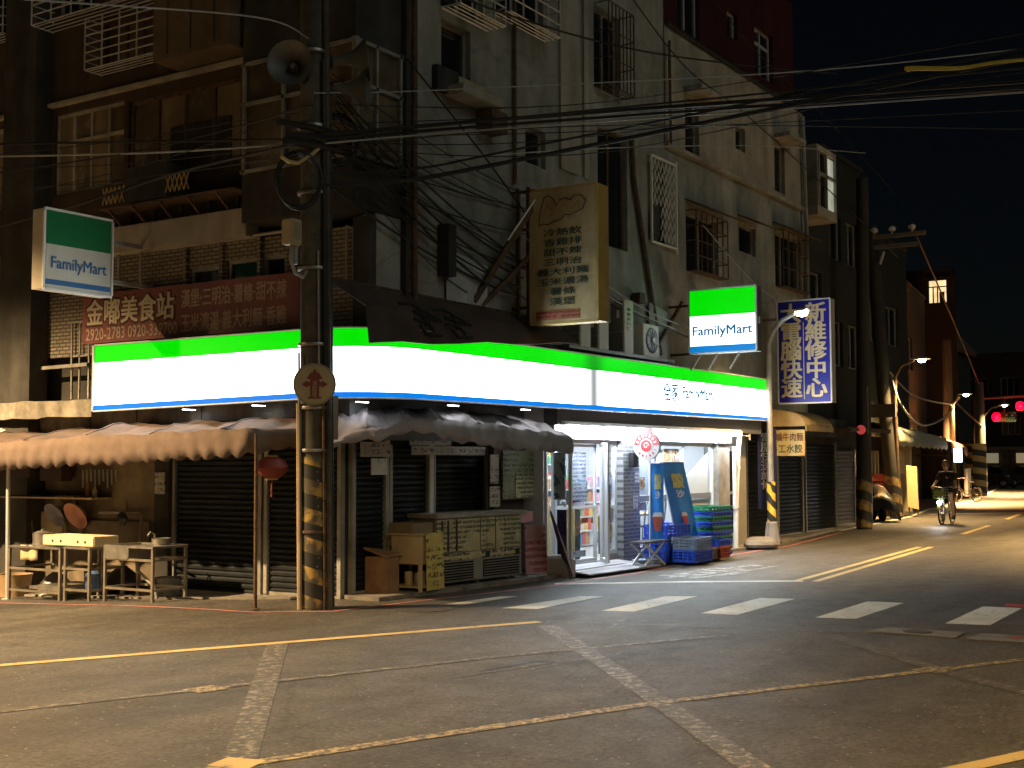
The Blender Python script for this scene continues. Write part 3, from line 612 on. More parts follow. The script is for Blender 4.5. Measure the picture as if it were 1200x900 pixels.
# corner balcony box with aluminium sliding windows
MB().box(11.93, 12.9, 10.02, 11.95, 7.0, 9.4).build('upper_balcony', wall_dark, LB, bev=.01)
MB().box(11.93, 12.9, 10.02, 11.95, 4.86, 5.5).build('balcony_parapet', wall_dark, LB, bev=.01)
mb = MB()
for x0, y0, x1, y1 in [(11.92, 11.95, 11.92, 10.0), (11.92, 10.0, 12.86, 10.0)]:
    for z in (5.53, 6.43, 6.97): mb.bar((x0, y0, z), (x1, y1, z), .045)
for p in [(11.92, 11.9), (11.92, 11.2), (11.92, 10.6), (12.33, 10.0), (12.82, 10.0)]: mb.bar((*p, 5.5), (*p, 7.0), .045)
mb.bar((11.92, 10, 5.5), (11.92, 10, 7.0), .07); wb = mb.build('window', alu_dim, LB)
MB().box(11.96, 11.97, 10.03, 11.9, 5.55, 6.95).build('pane', dimglass, wb); MB().box(11.98, 12.84, 10.03, 10.04, 5.55, 6.95).build('pane', dimglass, wb)
# grey second-storey patch at the corner, brick column and post
MB().box(12.36, 12.9, 10.03, 10.26, 3.3, 4.86).build('corner_wall', wall_grey, LB, bev=.01)
MB().box(12.2, 12.34, 10.0, 10.26, 3.3, 4.8).build('corner_post', wall_dark, LB)
mb = MB()
for p, q in [((10.42, 4.72), (10.3, 4.65)), ((10.42, 4.72), (10.42, 3.9)), ((10.3, 4.65), (10.3, 3.9))]: mb.bar((12.26, p[0], p[1]), (12.26, q[0], q[1]), .02)
mb.build('thin_frame', alu_dim, LB)
# lower left: shed storey with cabinet, pipes, dark recess, cast slab
MB().box(12.1, 12.4, 16.98, 20, 3.18, 4.93).build('steel_cabinet', mat('brown_cabinet', (.16, .11, .07), .6, var=.3, bump=.1, streak=.3), LB, bev=.01)
MB().box(12.02, 12.09, 16.93, 20, 3.1, 3.17).build('cabinet_edge', alu_dim, LB)
MB().tube([(12.2, 16.88, 4.8), (12.2, 16.84, 3.2)], .05, 8).build('drain_pipe', alu_dim, LB, smooth=True)
MB().box(12.5, 12.6, 15.2, 17.6, 2.6, 4.9).build('recess_wall', wall_dark, LB)
mb = MB()
for p, q in [((15.74, 3.81), (15.34, 3.79)), ((15.74, 3.81), (15.72, 2.66)), ((15.34, 3.8), (15.34, 2.66)), ((15.7, 3.3), (15.34, 3.3)), ((15.55, 3.8), (15.55, 2.66))]: mb.bar((12.25, *p), (12.25, *q), .025)
mb.build('steel_frame', alu_dim, LB)
MB().bar((12.2, 16.8, 3.14), (12.2, 15.3, 3.16), .05).bar((12.2, 16.4, 3.12), (12.2, 16.76, 2.8), .03).bar((12.2, 16.76, 3.12), (12.2, 16.76, 2.8), .03).build('shelf_bracket', alu_dim, LB)
mb = MB(); n = 26
for side in (0, 1):
    pass
rows = []
for i in range(n):
    y = lerp(14.7, 21, i / (n - 1)); rows.append([(11.8 + .05 * random.random(), y, 2.36 + .03 * random.random()), (11.78 + .05 * random.random(), y, 2.58 + .04 * random.random()), (12.3, y, 2.62)])
mb.grid(rows).build('rough_slab', slab_m, LB, thick=.05)
MB().box(12.18, 12.34, 10.46, 16.36, 1.95, 2.52).build('lintel_wall', slab_m, LB, bev=.01)
for y in (15.2, 14.2, 12.9): MB().box(12.172, 12.179, y - .008, y + .008, 2.0, 2.5).build('joint', wall_dark, LB)
# ground floor: stall wall, pillar, two roller shutters on the side street
MB().box(12.3, 12.5, 13.85, 16.4, -.4, 1.95).build('stall_wall', wall_stall, LB)
MB().box(12.2, 12.5, 13.55, 13.85, -.3, 1.95).build('pillar', wall_dark, LB, bev=.008)
MB().box(12.4, 12.6, 17.1, 24, -.6, 2.6).build('stall_wall', wall_dark, LB)
def shutter(axis, pos, out, a0, a1, z0, z1, parent, pitch=.075, m=None):
    P = (lambda a, d, z: (pos + out * d, a, z)) if axis == 'x' else (lambda a, d, z: (a, pos + out * d, z))
    n = int((z1 - z0) / pitch); prof = []
    for k in range(n):
        z = z0 + k * pitch; prof += [(0, z), (.022, z + pitch * .3), (.022, z + pitch * .7), (0, z + pitch * .98)]
    s = MB().grid([[P(a0, d, z), P(a1, d, z)] for d, z in prof]).build('roller_shutter', m or shutter_m, parent)
    mb = MB()
    for a in (a0 - .03, a1 + .03):
        p = P(a - .03, -.02, z0); q = P(a + .03, .06, z1); mb.box(p[0], q[0], p[1], q[1], p[2], q[2])
    p = P(a0, -.005, z0 - .03); q = P(a1, .03, z0 + .03); mb.box(p[0], q[0], p[1], q[1], p[2], q[2])
    mb.build('guide_rail', alu_dim, s); return s
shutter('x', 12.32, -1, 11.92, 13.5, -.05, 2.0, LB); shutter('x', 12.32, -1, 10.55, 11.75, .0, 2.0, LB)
MB().box(12.3, 12.42, 11.76, 11.88, 0, 2).build('mullion', wall_dark, LB)
# ground floor round the corner: shutters behind the menus
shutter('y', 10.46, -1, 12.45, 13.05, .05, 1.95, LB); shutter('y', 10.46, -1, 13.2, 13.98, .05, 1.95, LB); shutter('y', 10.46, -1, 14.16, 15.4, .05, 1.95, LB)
MB().box(13.07, 13.17, 10.42, 10.55, 0, 2).box(14.0, 14.08, 10.38, 10.5, 0.05, 2.0).build('door_post', white_paint, LB)
MB().box(12.35, 16.2, 10.5, 10.6, 0, 2.0).build('back_wall', wall_dark, LB)
MB().box(15.45, 16.25, 10.3, 10.5, 0, 2.0).build('side_panel', mat('brown_panel', (.1, .06, .045), .7, var=.4, bump=.2), LB)
MB().box(12.2, 16.28, 10.3, 10.6, 2.0, 2.53).build('lintel_wall', mat('grey_lintel', (.15, .16, .16), .7, var=.25, bump=.2, streak=.3), LB)

# ------------------------------------------------------------------ dark red sheet canopy over the sign
cv = thing('sheet_canopy', 'dull red sheet metal canopy with faded dark brush lettering above the sign corner', 'canopy', (13.5, 10, 3.0))
cred = mat('faded_red_sheet', (.10, .068, .06), .6, .1, var=.3, scale=2, bump=.15, streak=.35)
top = [V((lerp(11.35, 16.3, i / 8), lerp(10.02, 9.98, i / 8), lerp(3.92, 3.87, i / 8))) for i in range(9)]
mid = [V((lerp(11.83, 16.5, i / 8), 9.74, lerp(3.6, 3.72, i / 8))) for i in range(9)]
bot = [V((lerp(11.62, 16.6, i / 8), 9.52, lerp(3.13, 3.5, i / 8) + .02 * math.sin(i * 2))) for i in range(9)]
MB().grid([top, mid, bot]).build('sheet', cred, cv, thick=.012)
MB().tube([p + V((0, -.01, 0)) for p in top], .02, 6).build('top_edge', rust, cv)
MB().tube([p + V((0, -.012, .0)) for p in bot], .012, 6).build('bottom_edge', rust, cv)
ink = mat('faded_black_paint', (.02, .02, .02), .6, var=.3, bump=0)
# two brush characters painted on the sheet, worn past reading
brush = MB()
def on_sheet(u, v):
    i = u * 8; k = min(7, int(i)); a = i - k
    P_ = top[k].lerp(top[k + 1], a); M_ = mid[k].lerp(mid[k + 1], a); B_ = bot[k].lerp(bot[k + 1], a)
    q = P_.lerp(M_, v * 2) if v < .5 else M_.lerp(B_, v * 2 - 1)
    return q + V((0, -.03, -.005))
for (c0, sc) in ((.24, 1), (.37, 1)):
    for s in [[(-.06, .35), (0, .3), (.07, .62)], [(-.045, .5), (.0, .55), (.05, .62)], [(-.03, .7), (-.01, .85), (.055, .86)], [(.01, .4), (.0, .7)], [(-.05, .62), (.01, .66), (.03, .8)]]:
        brush.tube([on_sheet(c0 + a + (.01 if c0 > .3 else 0), min(.97, b + (.04 if c0 > .3 else 0))) for a, b in s], .022, 5)
brush.build('brush_lettering', ink, cv)

# ------------------------------------------------------------------ long lit fascia sign wrapped round the corner
FS = thing('fascia_sign', 'long lit shop sign of white with green top and blue bottom bands wrapping the corner', 'shop sign', (12.1, 9.9, 2.5))
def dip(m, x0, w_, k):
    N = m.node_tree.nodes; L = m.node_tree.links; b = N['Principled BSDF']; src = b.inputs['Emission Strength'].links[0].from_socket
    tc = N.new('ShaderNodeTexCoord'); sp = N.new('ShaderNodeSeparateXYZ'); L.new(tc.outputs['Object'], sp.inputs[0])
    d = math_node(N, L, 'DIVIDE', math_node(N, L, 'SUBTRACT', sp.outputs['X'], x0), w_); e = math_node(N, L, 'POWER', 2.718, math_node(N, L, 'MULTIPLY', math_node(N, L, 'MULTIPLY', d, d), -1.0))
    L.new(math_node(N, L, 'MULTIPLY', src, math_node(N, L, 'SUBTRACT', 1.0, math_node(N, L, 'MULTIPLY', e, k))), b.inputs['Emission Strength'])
path = [(11.8, 14.65), (11.8, 14.0), (11.8, 13.0), (11.8, 12.0), (11.8, 11.2)]
for k in range(11):
    t = math.pi + math.pi / 2 * k / 10; path.append((12.8 + 1.0 * math.cos(t), 10.62 + 1.0 * math.sin(t)))
path += [(x, 9.62) for x in (13.6, 14.6, 16, 17.5, 19, 20.5, 22, 23.2, 24.42)]
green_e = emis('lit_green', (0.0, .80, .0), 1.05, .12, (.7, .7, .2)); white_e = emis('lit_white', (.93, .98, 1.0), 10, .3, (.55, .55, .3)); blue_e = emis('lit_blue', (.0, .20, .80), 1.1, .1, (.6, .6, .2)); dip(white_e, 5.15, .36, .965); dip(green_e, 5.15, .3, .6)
def zlo(x, y): return 2.45 + .06 * min(1, max(0, (14.65 - y) / 4)) + .04 * max(0, (x - 12.8) / 11.6)
def zhi(x, y): return 3.36 + .015 * max(0, (x - 12.8) / 11.6)
def zf(k, p): a = zlo(*p); return a + (zhi(*p) - a) * k
for nm, z0, z1, m_ in [('green_band', .735, 1, green_e), ('white_band', .08, .735, white_e), ('blue_band', 0, .08, blue_e)]:
    MB().grid([[(x, y, zf(k, (x, y))) for x, y in path] for k in (z0, z1)]).build(nm, m_, FS)
casem = mat('sign_case', (.10, .105, .105), .6, .2, var=.2, bump=.05)
def off(d):
    out = []
    for i, (x, y) in enumerate(path):
        a = V(path[max(i - 1, 0)]); b = V(path[min(i + 1, len(path) - 1)]); t = (b - a).normalized(); n = V((-t.y, t.x)); out.append((x + n.x * d, y + n.y * d))
    return out
ins = off(.30); fr = off(-.012)
# the case: top, underside, back and two ends; thin rims along the top and bottom edges
zt_ = [zhi(*p) + .005 for p in path]; zb_ = [zlo(*p) - .005 for p in path]
row = lambda P_, Z_: [(*p, z) for p, z in zip(P_, Z_)]
mb = MB().grid([row(path, zt_), row(ins, zt_)]).grid([row(path, zb_), row(ins, zb_)]).grid([row(ins, zb_), row(ins, zt_)])
for i in (0, -1): mb.add([(*path[i], zb_[i]), (*ins[i], zb_[i]), (*ins[i], zt_[i]), (*path[i], zt_[i])], [(0, 1, 2, 3)])
mb.build('case', casem, FS)
for Z_ in ([z - .008 for z in zb_], [z + .008 for z in zt_]): MB().tube(row(fr, Z_), .012, 6).build('edge_rim', alu, FS)
MB().bar((11.79, 14.665, 2.44), (11.79, 14.665, 3.37), .03).build('end_rim', alu, FS); MB().bar((24.435, 9.61, 2.54), (24.435, 9.61, 3.38), .03).build('end_rim', alu, FS)
lb = emis('lit_logo_blue', (.01, .25, .55), .6); lb2 = emis('lit_pale_letters', (.03, .30, .55), .6)
text('lettering', '全家', (19.98, 9.612, 2.93), (1, 0, 0), (0, 0, 1), .62, .32, lb, FS, .006, .03)
text('lettering', 'FamilyMart', (21.1, 9.612, 2.91), (1, 0, 0), (0, 0, 1), 1.3, .27, lb2, FS, .006, .036)
dl = emis('downlight_lens', (.95, .97, 1), 25)
for (x, y) in [(11.95, 12.9), (11.93, 11.6), (12.2, 10.1), (13.7, 9.78), (15.5, 9.78), (17.3, 9.78), (18.6, 9.78), (20.0, 9.78), (21.4, 9.78), (22.6, 9.78), (23.6, 9.78)]:
    zz = zlo(x, y) - .008; d = MB().box(x - .11, x + .11, y - .03, y + .03, zz - .04, zz).build('downlight', casem, FS); MB().box(x - .1, x + .1, y - .022, y + .022, zz - .047, zz - .041).build('lens', dl, d)
# dull soffit between sign and shop

# ------------------------------------------------------------------ bright convenience shop front (facade plane y = 9.9)
SF = thing('shopfront', 'brightly lit glass shopfront with open door and tiled pillar under the long sign', 'shopfront', (19.5, 9.9, 0))
inner = mat('shop_white_wall', (.62, .63, .66), .6, var=.08, scale=1, bump=.03)
floor_m = mat('shop_floor_tile', (.5, .5, .5), .3, var=.1, bump=.02)
tiles = brickmat('dark_glazed_tile', (.16, .16, .18), (.10, .10, .12), (.33, .33, .34), .2, .062, 'X', .008, .3, .3)
dark_fascia = mat('dark_fascia', (.12, .125, .13), .5, .2, var=.2, bump=.05)
frame_w = mat('white_door_frame', (.75, .77, .80), .4, .2, var=.06, bump=0)
MB().box(16.3, 24.4, 9.72, 10.3, 2.27, 2.53).build('fascia', dark_fascia, SF)
MB().box(16.35, 22.45, 9.80, 10.02, 2.06, 2.16).build('lintel', frame_w, SF, bev=.006)
MB().box(16.35, 22.9, 10.0, 14.5, -.02, .12).build('floor', floor_m, SF)
MB().box(16.35, 22.9, 14.5, 14.6, .1, 2.6).build('back_wall', inner, SF)
MB().box(16.28, 16.36, 9.96, 14.5, .1, 2.6).build('side_wall', inner, SF); MB().box(22.9, 22.97, 10.0, 14.5, .1, 2.6).build('side_wall', inner, SF)
MB().box(16.35, 22.9, 10.04, 14.5, 2.5, 2.56).build('ceiling', inner, SF)
cl = emis('ceiling_light_panel', (.88, .95, 1), 75)
for x in (17.4, 19.4, 21.4):
    for y in (11.0, 12.8): MB().box(x - .5, x + .5, y - .12, y + .12, 2.46, 2.495).build('ceiling_light', cl, SF)
# fluorescent batten over the doors
tube_e = emis('fluorescent_tube', (.82, .92, 1.0), 200)
tb = MB().box(16.42, 23.2, 9.66, 9.72, 2.27, 2.33).build('light_batten', white_paint, SF)
for k in range(6): x = 16.5 + k * 1.13; MB().tube([(x, 9.68, 2.235), (x + 1.06, 9.68, 2.232)], .026, 8).build('tube', tube_e, tb)
MB().tube([(23.2, 9.66, 2.22), (23.6, 9.66, 2.21)], .012, 6).bar((23.62, 9.66, 2.26), (23.62, 9.66, 2.14), .03).build('conduit', white_paint, SF)
# door bay: outer frame, two fixed lights, one leaf swung out
mb = MB()
for p, q, w_ in [((16.5, 2.03), (18.5, 2.03), .06), ((16.53, .12), (16.53, 2.03), .07), ((18.44, .12), (18.44, 2.03), .07), ((18.18, .12), (18.18, 2.03), .05), ((18.18, .26), (18.44, .26), .06), ((18.18, .98), (18.44, .98), .05)]:
    mb.bar((p[0], 9.92, p[1]), (q[0], 9.92, q[1]), w_, w_)
dfr = mb.build('door_frame', frame_w, SF)
MB().box(18.2, 18.42, 9.925, 9.935, .28, 2.0).build('pane', clear, dfr)
MB().box(18.16, 18.46, 9.88, 9.95, .03, .22).build('stall_riser', mat('grey_stone', (.34, .33, .32), .5, var=.25, bump=.1), SF)
# open leaf (edge on) and sliding leaf behind
lf = MB()
for p, q in [((17.95, 9.88), (17.52, 9.55))]:
    for z in (.16, 1.99): lf.bar((p[0], p[1], z), (q[0], q[1], z), .05)
    for e in (p, q): lf.bar((*e, .14), (*e, 2.0), .055)
leaf = lf.build('door_leaf', frame_w, SF); MB().prism([(17.95, 9.88, .2), (17.52, 9.55, .2), (17.52, 9.55, 1.96), (17.95, 9.88, 1.96)], (.006, -.006, 0)).build('pane', clear, leaf)
MB().bar((17.55, 9.53, .8), (17.55, 9.53, 1.35), .03).build('handle', steel, leaf)
lf = MB()
for p, q in [((16.56, .16), (17.9, .16)), ((16.56, 1.97), (17.9, 1.97)), ((17.88, .14), (17.88, 2.0)), ((16.58, .14), (16.58, 2.0)), ((16.6, 1.0), (17.86, 1.0))]: lf.bar((p[0], 9.97, p[1]), (q[0], 9.97, q[1]), .045)
leaf2 = lf.build('door_leaf', frame_w, SF); MB().box(16.6, 17.86, 9.972, 9.98, .2, 1.95).build('pane', clear, leaf2)
wl_ = mat('white_vinyl', (.78, .79, .8), .5, var=.05, bump=0)
text('lettering', 'FamilyMart', (16.82, 9.962, 1.12), (0, 0, 1), (-1, 0, 0), 1.55, .24, wl_, leaf2, .003, .02)
MB().box(16.66, 17.0, 9.984, 9.99, .9, 1.95).build('grey_film', mat('grey_film', (.3, .31, .28), .5, var=.1, bump=0), leaf2)
# posters stuck inside the glass
post1 = printed('poster_pale', (.72, .72, .75), (.22, .2, .35), 'X', 16, 26, .55); post2 = blotch('poster_violet', [(.12, .08, .3), (.5, .45, .6), (.75, .72, .78), (.5, .1, .15)], 7)
post3 = blotch('poster_food', [(.12, .06, .04), (.5, .25, .1), (.7, .6, .45), (.1, .1, .15)], 9); post4 = blotch('poster_blue', [(.05, .1, .4), (.3, .4, .7), (.75, .75, .8), (.4, .1, .2)], 8)
for (x0, x1, z0, z1, m_) in [(17.2, 17.62, 1.42, 1.86, post1), (17.2, 17.66, 1.1, 1.4, post1), (17.22, 17.6, .96, 1.08, post2)]: MB().box(x0, x1, 9.985, 9.99, z0, z1).build('poster', m_, leaf2)
for (z0, z1, m_) in [(1.1, 1.5, post4), (.72, .94, post2), (.46, .7, post3)]: MB().box(18.21, 18.41, 9.94, 9.945, z0, z1).build('poster', m_, dfr)
MB().box(16.7, 17.6, 9.982, 9.985, .22, .32).build('film_border', printed('film_border', (.6, .6, .62), (.2, .2, .22), 'X', 9, 30, .5), leaf2)
# glass side screen standing out on the left of the door
mb = MB()
for p, q in [((9.92, .28), (9.92, 1.95)), ((9.5, .28), (9.5, 1.9)), ((9.92, .3), (9.5, .3)), ((9.92, 1.93), (9.5, 1.9))]: mb.bar((16.3, *p), (16.3, *q), .045)
ss = mb.build('side_screen', frame_w, SF); MB().box(16.297, 16.303, 9.52, 9.9, .3, 1.9).build('pane', clear, ss)
MB().box(16.31, 16.315, 9.58, 9.74, .34, 1.0).build('poster', mat('navy_poster', (.03, .03, .16), .5, var=.15, bump=0), ss); MB().box(16.31, 16.315, 9.6, 9.8, 1.15, 1.85).build('poster', blotch('poster_teal', [(.3, .5, .55), (.6, .65, .7), (.12, .25, .3), (.7, .7, .75)], 6), ss)
MB().box(16.24, 16.38, 9.46, 9.95, .0, .28).build('stone_plinth', MATS['grey_stone'], SF, bev=.01)
# tiled pillar, window bay, side pillar
MB().box(18.5, 19.08, 9.78, 10.1, .0, 2.06).build('tiled_pillar', tiles, SF)
MB().box(18.52, 19.06, 9.79, 10.0, 2.16, 2.27).build('tiled_pillar', tiles, SF); MB().box(19.08, 22.5, 9.82, 10.0, 2.16, 2.27).build('tiled_band', tiles, SF)
MB().box(16.4, 18.5, 9.83, 10.0, 2.16, 2.27).build('tiled_band', tiles, SF)
for x0, x1, z in [(18.9, 19.05, 1.35), (18.85, 19.0, .95)]: MB().box(x0, x1, 9.77, 9.778, z, z + .2).build('notice', post1, SF)
MB().box(18.68, 18.86, 9.68, 9.778, 1.62, 1.86).build('wall_box', blackgloss, SF, bev=.01)
mb = MB()
for p, q, w_ in [((19.1, 2.03), (22.34, 2.03), .07), ((19.1, .30), (22.34, .30), .06), ((19.12, .3), (19.12, 2.03), .07), ((22.32, .3), (22.32, 2.03), .07), ((20.05, 1.1), (20.05, 2.0), .05), ((21.05, .3), (21.05, 2.0), .05)]: mb.bar((p[0], 9.92, p[1]), (q[0], 9.92, q[1]), w_, w_)
wf = mb.build('window_frame', frame_w, SF); MB().box(19.14, 22.3, 9.925, 9.933, .32, 2.0).build('pane', clear, wf)
MB().box(19.13, 22.31, 9.905, 9.922, 1.03, 1.13).build('grey_stripe', mat('grey_stripe', (.13, .14, .15), .5, var=.1, bump=0), wf)
MB().box(19.15, 19.72, 9.94, 9.946, 1.14, 1.98).build('white_film', wl_, wf); MB().box(19.16, 19.6, 9.935, 9.939, 1.25, 1.45).build('poster', post3, wf); MB().box(19.16, 19.62, 9.935, 9.94, .88, 1.02).build('poster', blotch('poster_pink', [(.6, .2, .3), (.75, .6, .65), (.7, .7, .7)], 9), wf)
MB().prism([(21.3, 9.95, .34), (22.28, 9.95, .34), (22.28, 9.95, 1.9), (21.3, 9.95, 1.45)], (0, .01, 0)).build('white_blind', wl_, wf)
MB().box(19.08, 22.4, 9.8, 10.02, .0, .28).build('stall_riser', MATS['grey_stone'], SF, bev=.01)
MB().box(22.4, 22.95, 9.8, 10.1, 0, 2.2).build('side_pillar', mat('pillar_stone', (.30, .28, .26), .5, var=.4, scale=5, bump=.2, streak=.3), SF, bev=.01)
MB().box(22.35, 22.96, 9.76, 10.1, 2.06, 2.27).build('pillar_cap', tiles, SF)
MB().tube([(23.0, 9.72, -.02), (23.04, 9.72, .9), (23.2, 9.72, 2.0), (23.3, 9.72, 2.3)], .05, 10).tube([(22.98, 9.72, 2.0), (22.98, 9.72, .8)], .04, 8).build('drain_pipe', white_paint, SF, smooth=True)
for z in (.85, 1.6): MB().lathe([(.062, -.03), (.062, .03)], (23.03 + (z - .85) * .14, 9.72, z), (0, 0, 1), 10).build('pipe_collar', white_paint, SF)
# inner doorway lobby, right of the shop: pale wall and narrow glazed door
MB().box(22.97, 24.3, 10.02, 10.2, .05, 2.27).build('lobby_wall', mat('lobby_wall', (.36, .33, .27), .7, var=.15, scale=2, bump=.1, streak=.2), SF)
mb = MB()
for p, q in [((23.15, .25), (23.15, 1.95)), ((23.7, .25), (23.7, 1.95)), ((23.15, 1.95), (23.7, 1.95)), ((23.15, .28), (23.7, .28)), ((23.15, 1.1), (23.7, 1.1))]: mb.bar((p[0], 10.0, p[1]), (q[0], 10.0, q[1]), .06)
ld_ = mb.build('lobby_door', alu_dim, SF); MB().box(23.17, 23.68, 10.005, 10.014, .3, 1.93).build('pane', darkglass, ld_); MB().bar((23.62, 9.97, .95), (23.62, 9.97, 1.1), .03).build('handle', steel, ld_)
# shelves with goods inside
def shelf_unit(x0, x1, y0, y1, h, seed, label):
    R = random.Random(seed); t = thing('display_shelf', label, 'shelf', ((x0 + x1) / 2, (y0 + y1) / 2, .12), 'shelves of goods inside the shop')
    MB().box(x0, x1, y1 - .03, y1, .12, h).build('back_panel', white_paint, t)
    n = 5
    for k in range(n):
        z = lerp(.14, h - .25, k / (n - 1)); s = MB().box(x0, x1, y0, y1 - .031, z, z + .025).build('shelf', white_paint, t)
        x = x0 + .03; packs = {}
        while x < x1 - .12:
            w_ = R.uniform(.07, .15); hh = R.uniform(.12, .24); c = R.choice([(.6, .1, .08), (.7, .5, .1), (.1, .25, .55), (.7, .7, .68), (.12, .4, .2), (.5, .3, .15), (.65, .35, .45)])
            packs.setdefault(c, MB()).box(x, x + w_ * .92, y0 + .02, y0 + .16, z + .026, z + .026 + hh); x += w_
        for c, mb_ in packs.items():
            o_ = mb_.build('goods', mat('pack_%02d%02d' % (int(c[0] * 99), int(c[1] * 99)), c, .4, var=.35, scale=12, bump=0), s); o_['kind'] = 'stuff'
shelf_unit(17.3, 18.3, 12.6, 13.0, 1.75, 1, 'shelf of coloured packets deep inside the shop facing the open door')
shelf_unit(18.7, 20.6, 13.2, 13.6, 1.7, 2, 'shelf of coloured packets deep inside the shop behind the dining table')
shelf_unit(20.9, 22.6, 13.4, 13.8, 1.9, 3, 'tallest shelf of packets at the far right end inside the shop')
paper_sack = mat('kraft_wrap', (.55, .40, .16), .7, var=.25, scale=5, bump=.3, bscale=12)
solo(MB().box(17.35, 17.75, 10.25, 10.6, .12, 1.02), 'goods_stack', paper_sack, 'tall stack wrapped in tan paper just behind the open door', 'stack', bev=.02)
solo(MB().box(17.82, 18.0, 10.3, 10.5, .12, 1.25), 'umbrella_rack', blackgloss, 'dark narrow rack just inside the door beside the tan stack', 'rack', bev=.02)
ctr = thing('shop_counter', 'white counter inside the shop seen between the sliding door and the pillar', 'counter', (18.0, 11.6, .12))
MB().box(17.0, 19.0, 11.5, 12.0, .12, .95).build('body', inner, ctr); MB().box(16.95, 19.05, 11.45, 12.05, .95, 1.0).build('top', mat('counter_top', (.45, .4, .35), .4, var=.1, bump=0), ctr)
tbl = thing('dining_table', 'pale window table with dark legs inside the shop', 'table', (20.0, 10.55, .12))
MB().box(19.3, 20.9, 10.2, 10.75, .76, .8).build('top', cream, tbl)
for x, y in [(19.36, 10.25), (20.84, 10.25), (19.36, 10.7), (20.84, 10.7)]: MB().bar((x, y, .12), (x, y, .76), .04).build('leg', blackgloss, tbl)
def chair(loc, rz, m_, label):
    t = thing('cafe_chair', label, 'chair', (0, 0, 0), 'cafe chairs behind the shop window')
    MB().lathe([(.19, .43), (.2, .445), (.19, .46)], (0, 0, 0), (0, 0, 1), 14).build('seat', m_, t)
    for a in (45, 135, 225, 315):
        r = math.radians(a); MB().tube([(.15 * math.cos(r), .15 * math.sin(r), .43), (.2 * math.cos(r), .2 * math.sin(r), 0)], .012, 6).build('leg', m_, t)
    mb = MB().tube([(-.17, .12, .44), (-.17, .17, .8), (-.12, .185, .92), (0, .19, .95), (.12, .185, .92), (.17, .17, .8), (.17, .12, .44)], .013, 6)
    for x in (-.08, 0, .08): mb.tube([(x, .16, .45), (x, .187, .93)], .009, 5)
    mb.build('backrest', m_, t); t.location = loc; t.rotation_euler = (0, 0, rz); ORG[t.name] = V(loc); return t
chair((19.55, 10.42, .12), 2.6, blackgloss, 'black wire-backed cafe chair nearest the tiled pillar behind the glass')
chair((20.25, 10.3, .12), 3.0, steel, 'silver wire-backed cafe chair behind the gap between the two blue flags')
chair((20.75, 10.34, .12), 3.3, steel, 'silver wire-backed cafe chair behind the right-hand blue flag')
# ramp to the door
rp_ = thing('door_ramp', 'pale chequered metal ramp sloping up to the shop door', 'ramp', (17.2, 9.5, .05))
MB().prism([(16.42, 9.86, .13), (18.35, 9.84, .13), (18.5, 9.1, .06), (16.35, 9.22, .06)], (0, 0, -.02)).build('plate', brickmat('chequer_plate', (.55, .54, .58), (.48, .47, .52), (.36, .35, .38), .16, .03, 'X', .006, .4, .4), rp_)
MB().box(16.5, 18.3, 9.5, 9.85, .04, .10).build('base', MATS['kerb_concrete'], rp_)

# ------------------------------------------------------------------ things in front of the shop
sign_white = mat('sign_white', (.42, .42, .42), .5, var=.08, bump=0)
rs = thing('round_sign', 'round red and white hanging sign in front of the tiled pillar', 'sign', (18.6, 9.35, 1.7))
rx, ry, rz_ = 18.55, 9.36, 1.97
RP = lambda a, b, d=0: (rx - d, ry - a, rz_ + b)
MB().lathe([(.225, -.03), (.235, -.025), (.235, .025), (.225, .03)], (rx, ry, rz_), (-1, 0, 0), 32).build('disc', sign_white, rs, smooth=True)
redm = mat('sign_red', (.36, .008, .012), .4, var=.1, bump=0)
MB().prism([RP(.222 * math.cos(t), .01 + .212 * math.sin(t), .031) for t in [math.pi * k / 20 for k in range(21)]], (-.003, 0, 0)).build('red_half', redm, rs)
MB().lathe([(.12, 0), (.12, .004)], RP(0, 0, .035), (-1, 0, 0), 24).build('white_ring', sign_white, rs); MB().lathe([(.098, 0), (.098, .004)], RP(0, 0, .04), (-1, 0, 0), 24).build('red_disc', redm, rs)
MB().prism([RP(-.11, .19, .032), RP(.11, .19, .032), RP(.1, .28, .032), RP(-.1, .28, .032)], (.03, 0, 0)).build('red_tab', redm, rs)
mb = MB(); m2 = MB()
for k in range(7):
    t = math.pi * (.12 + .76 * k / 6); mb.obox(RP(.168 * math.cos(t), .168 * math.sin(t), .036), (1, 0, 0), (0, -math.sin(t), -math.cos(t)), (0, -math.cos(t), math.sin(t)), .003, .03, .045)
    t = -t; m2.obox(RP(.17 * math.cos(t), .17 * math.sin(t), .032), (1, 0, 0), (0, -math.sin(t), -math.cos(t)), (0, -math.cos(t), math.sin(t)), .003, .03 if k % 3 else .012, .035)
mb.build('white_marks', sign_white, rs); m2.build('red_marks', redm, rs)
MB().tube([RP(.052 * math.cos(t / 3.) * (1 - t / 26), .056 * math.sin(t / 3.) * (1 - t / 26), .046) for t in range(22)], .011, 5).build('swirl', sign_white, rs)
MB().bar((rx, ry, rz_ + .25), (rx, 9.75, rz_ + .26), .025).build('bracket', steel, rs)

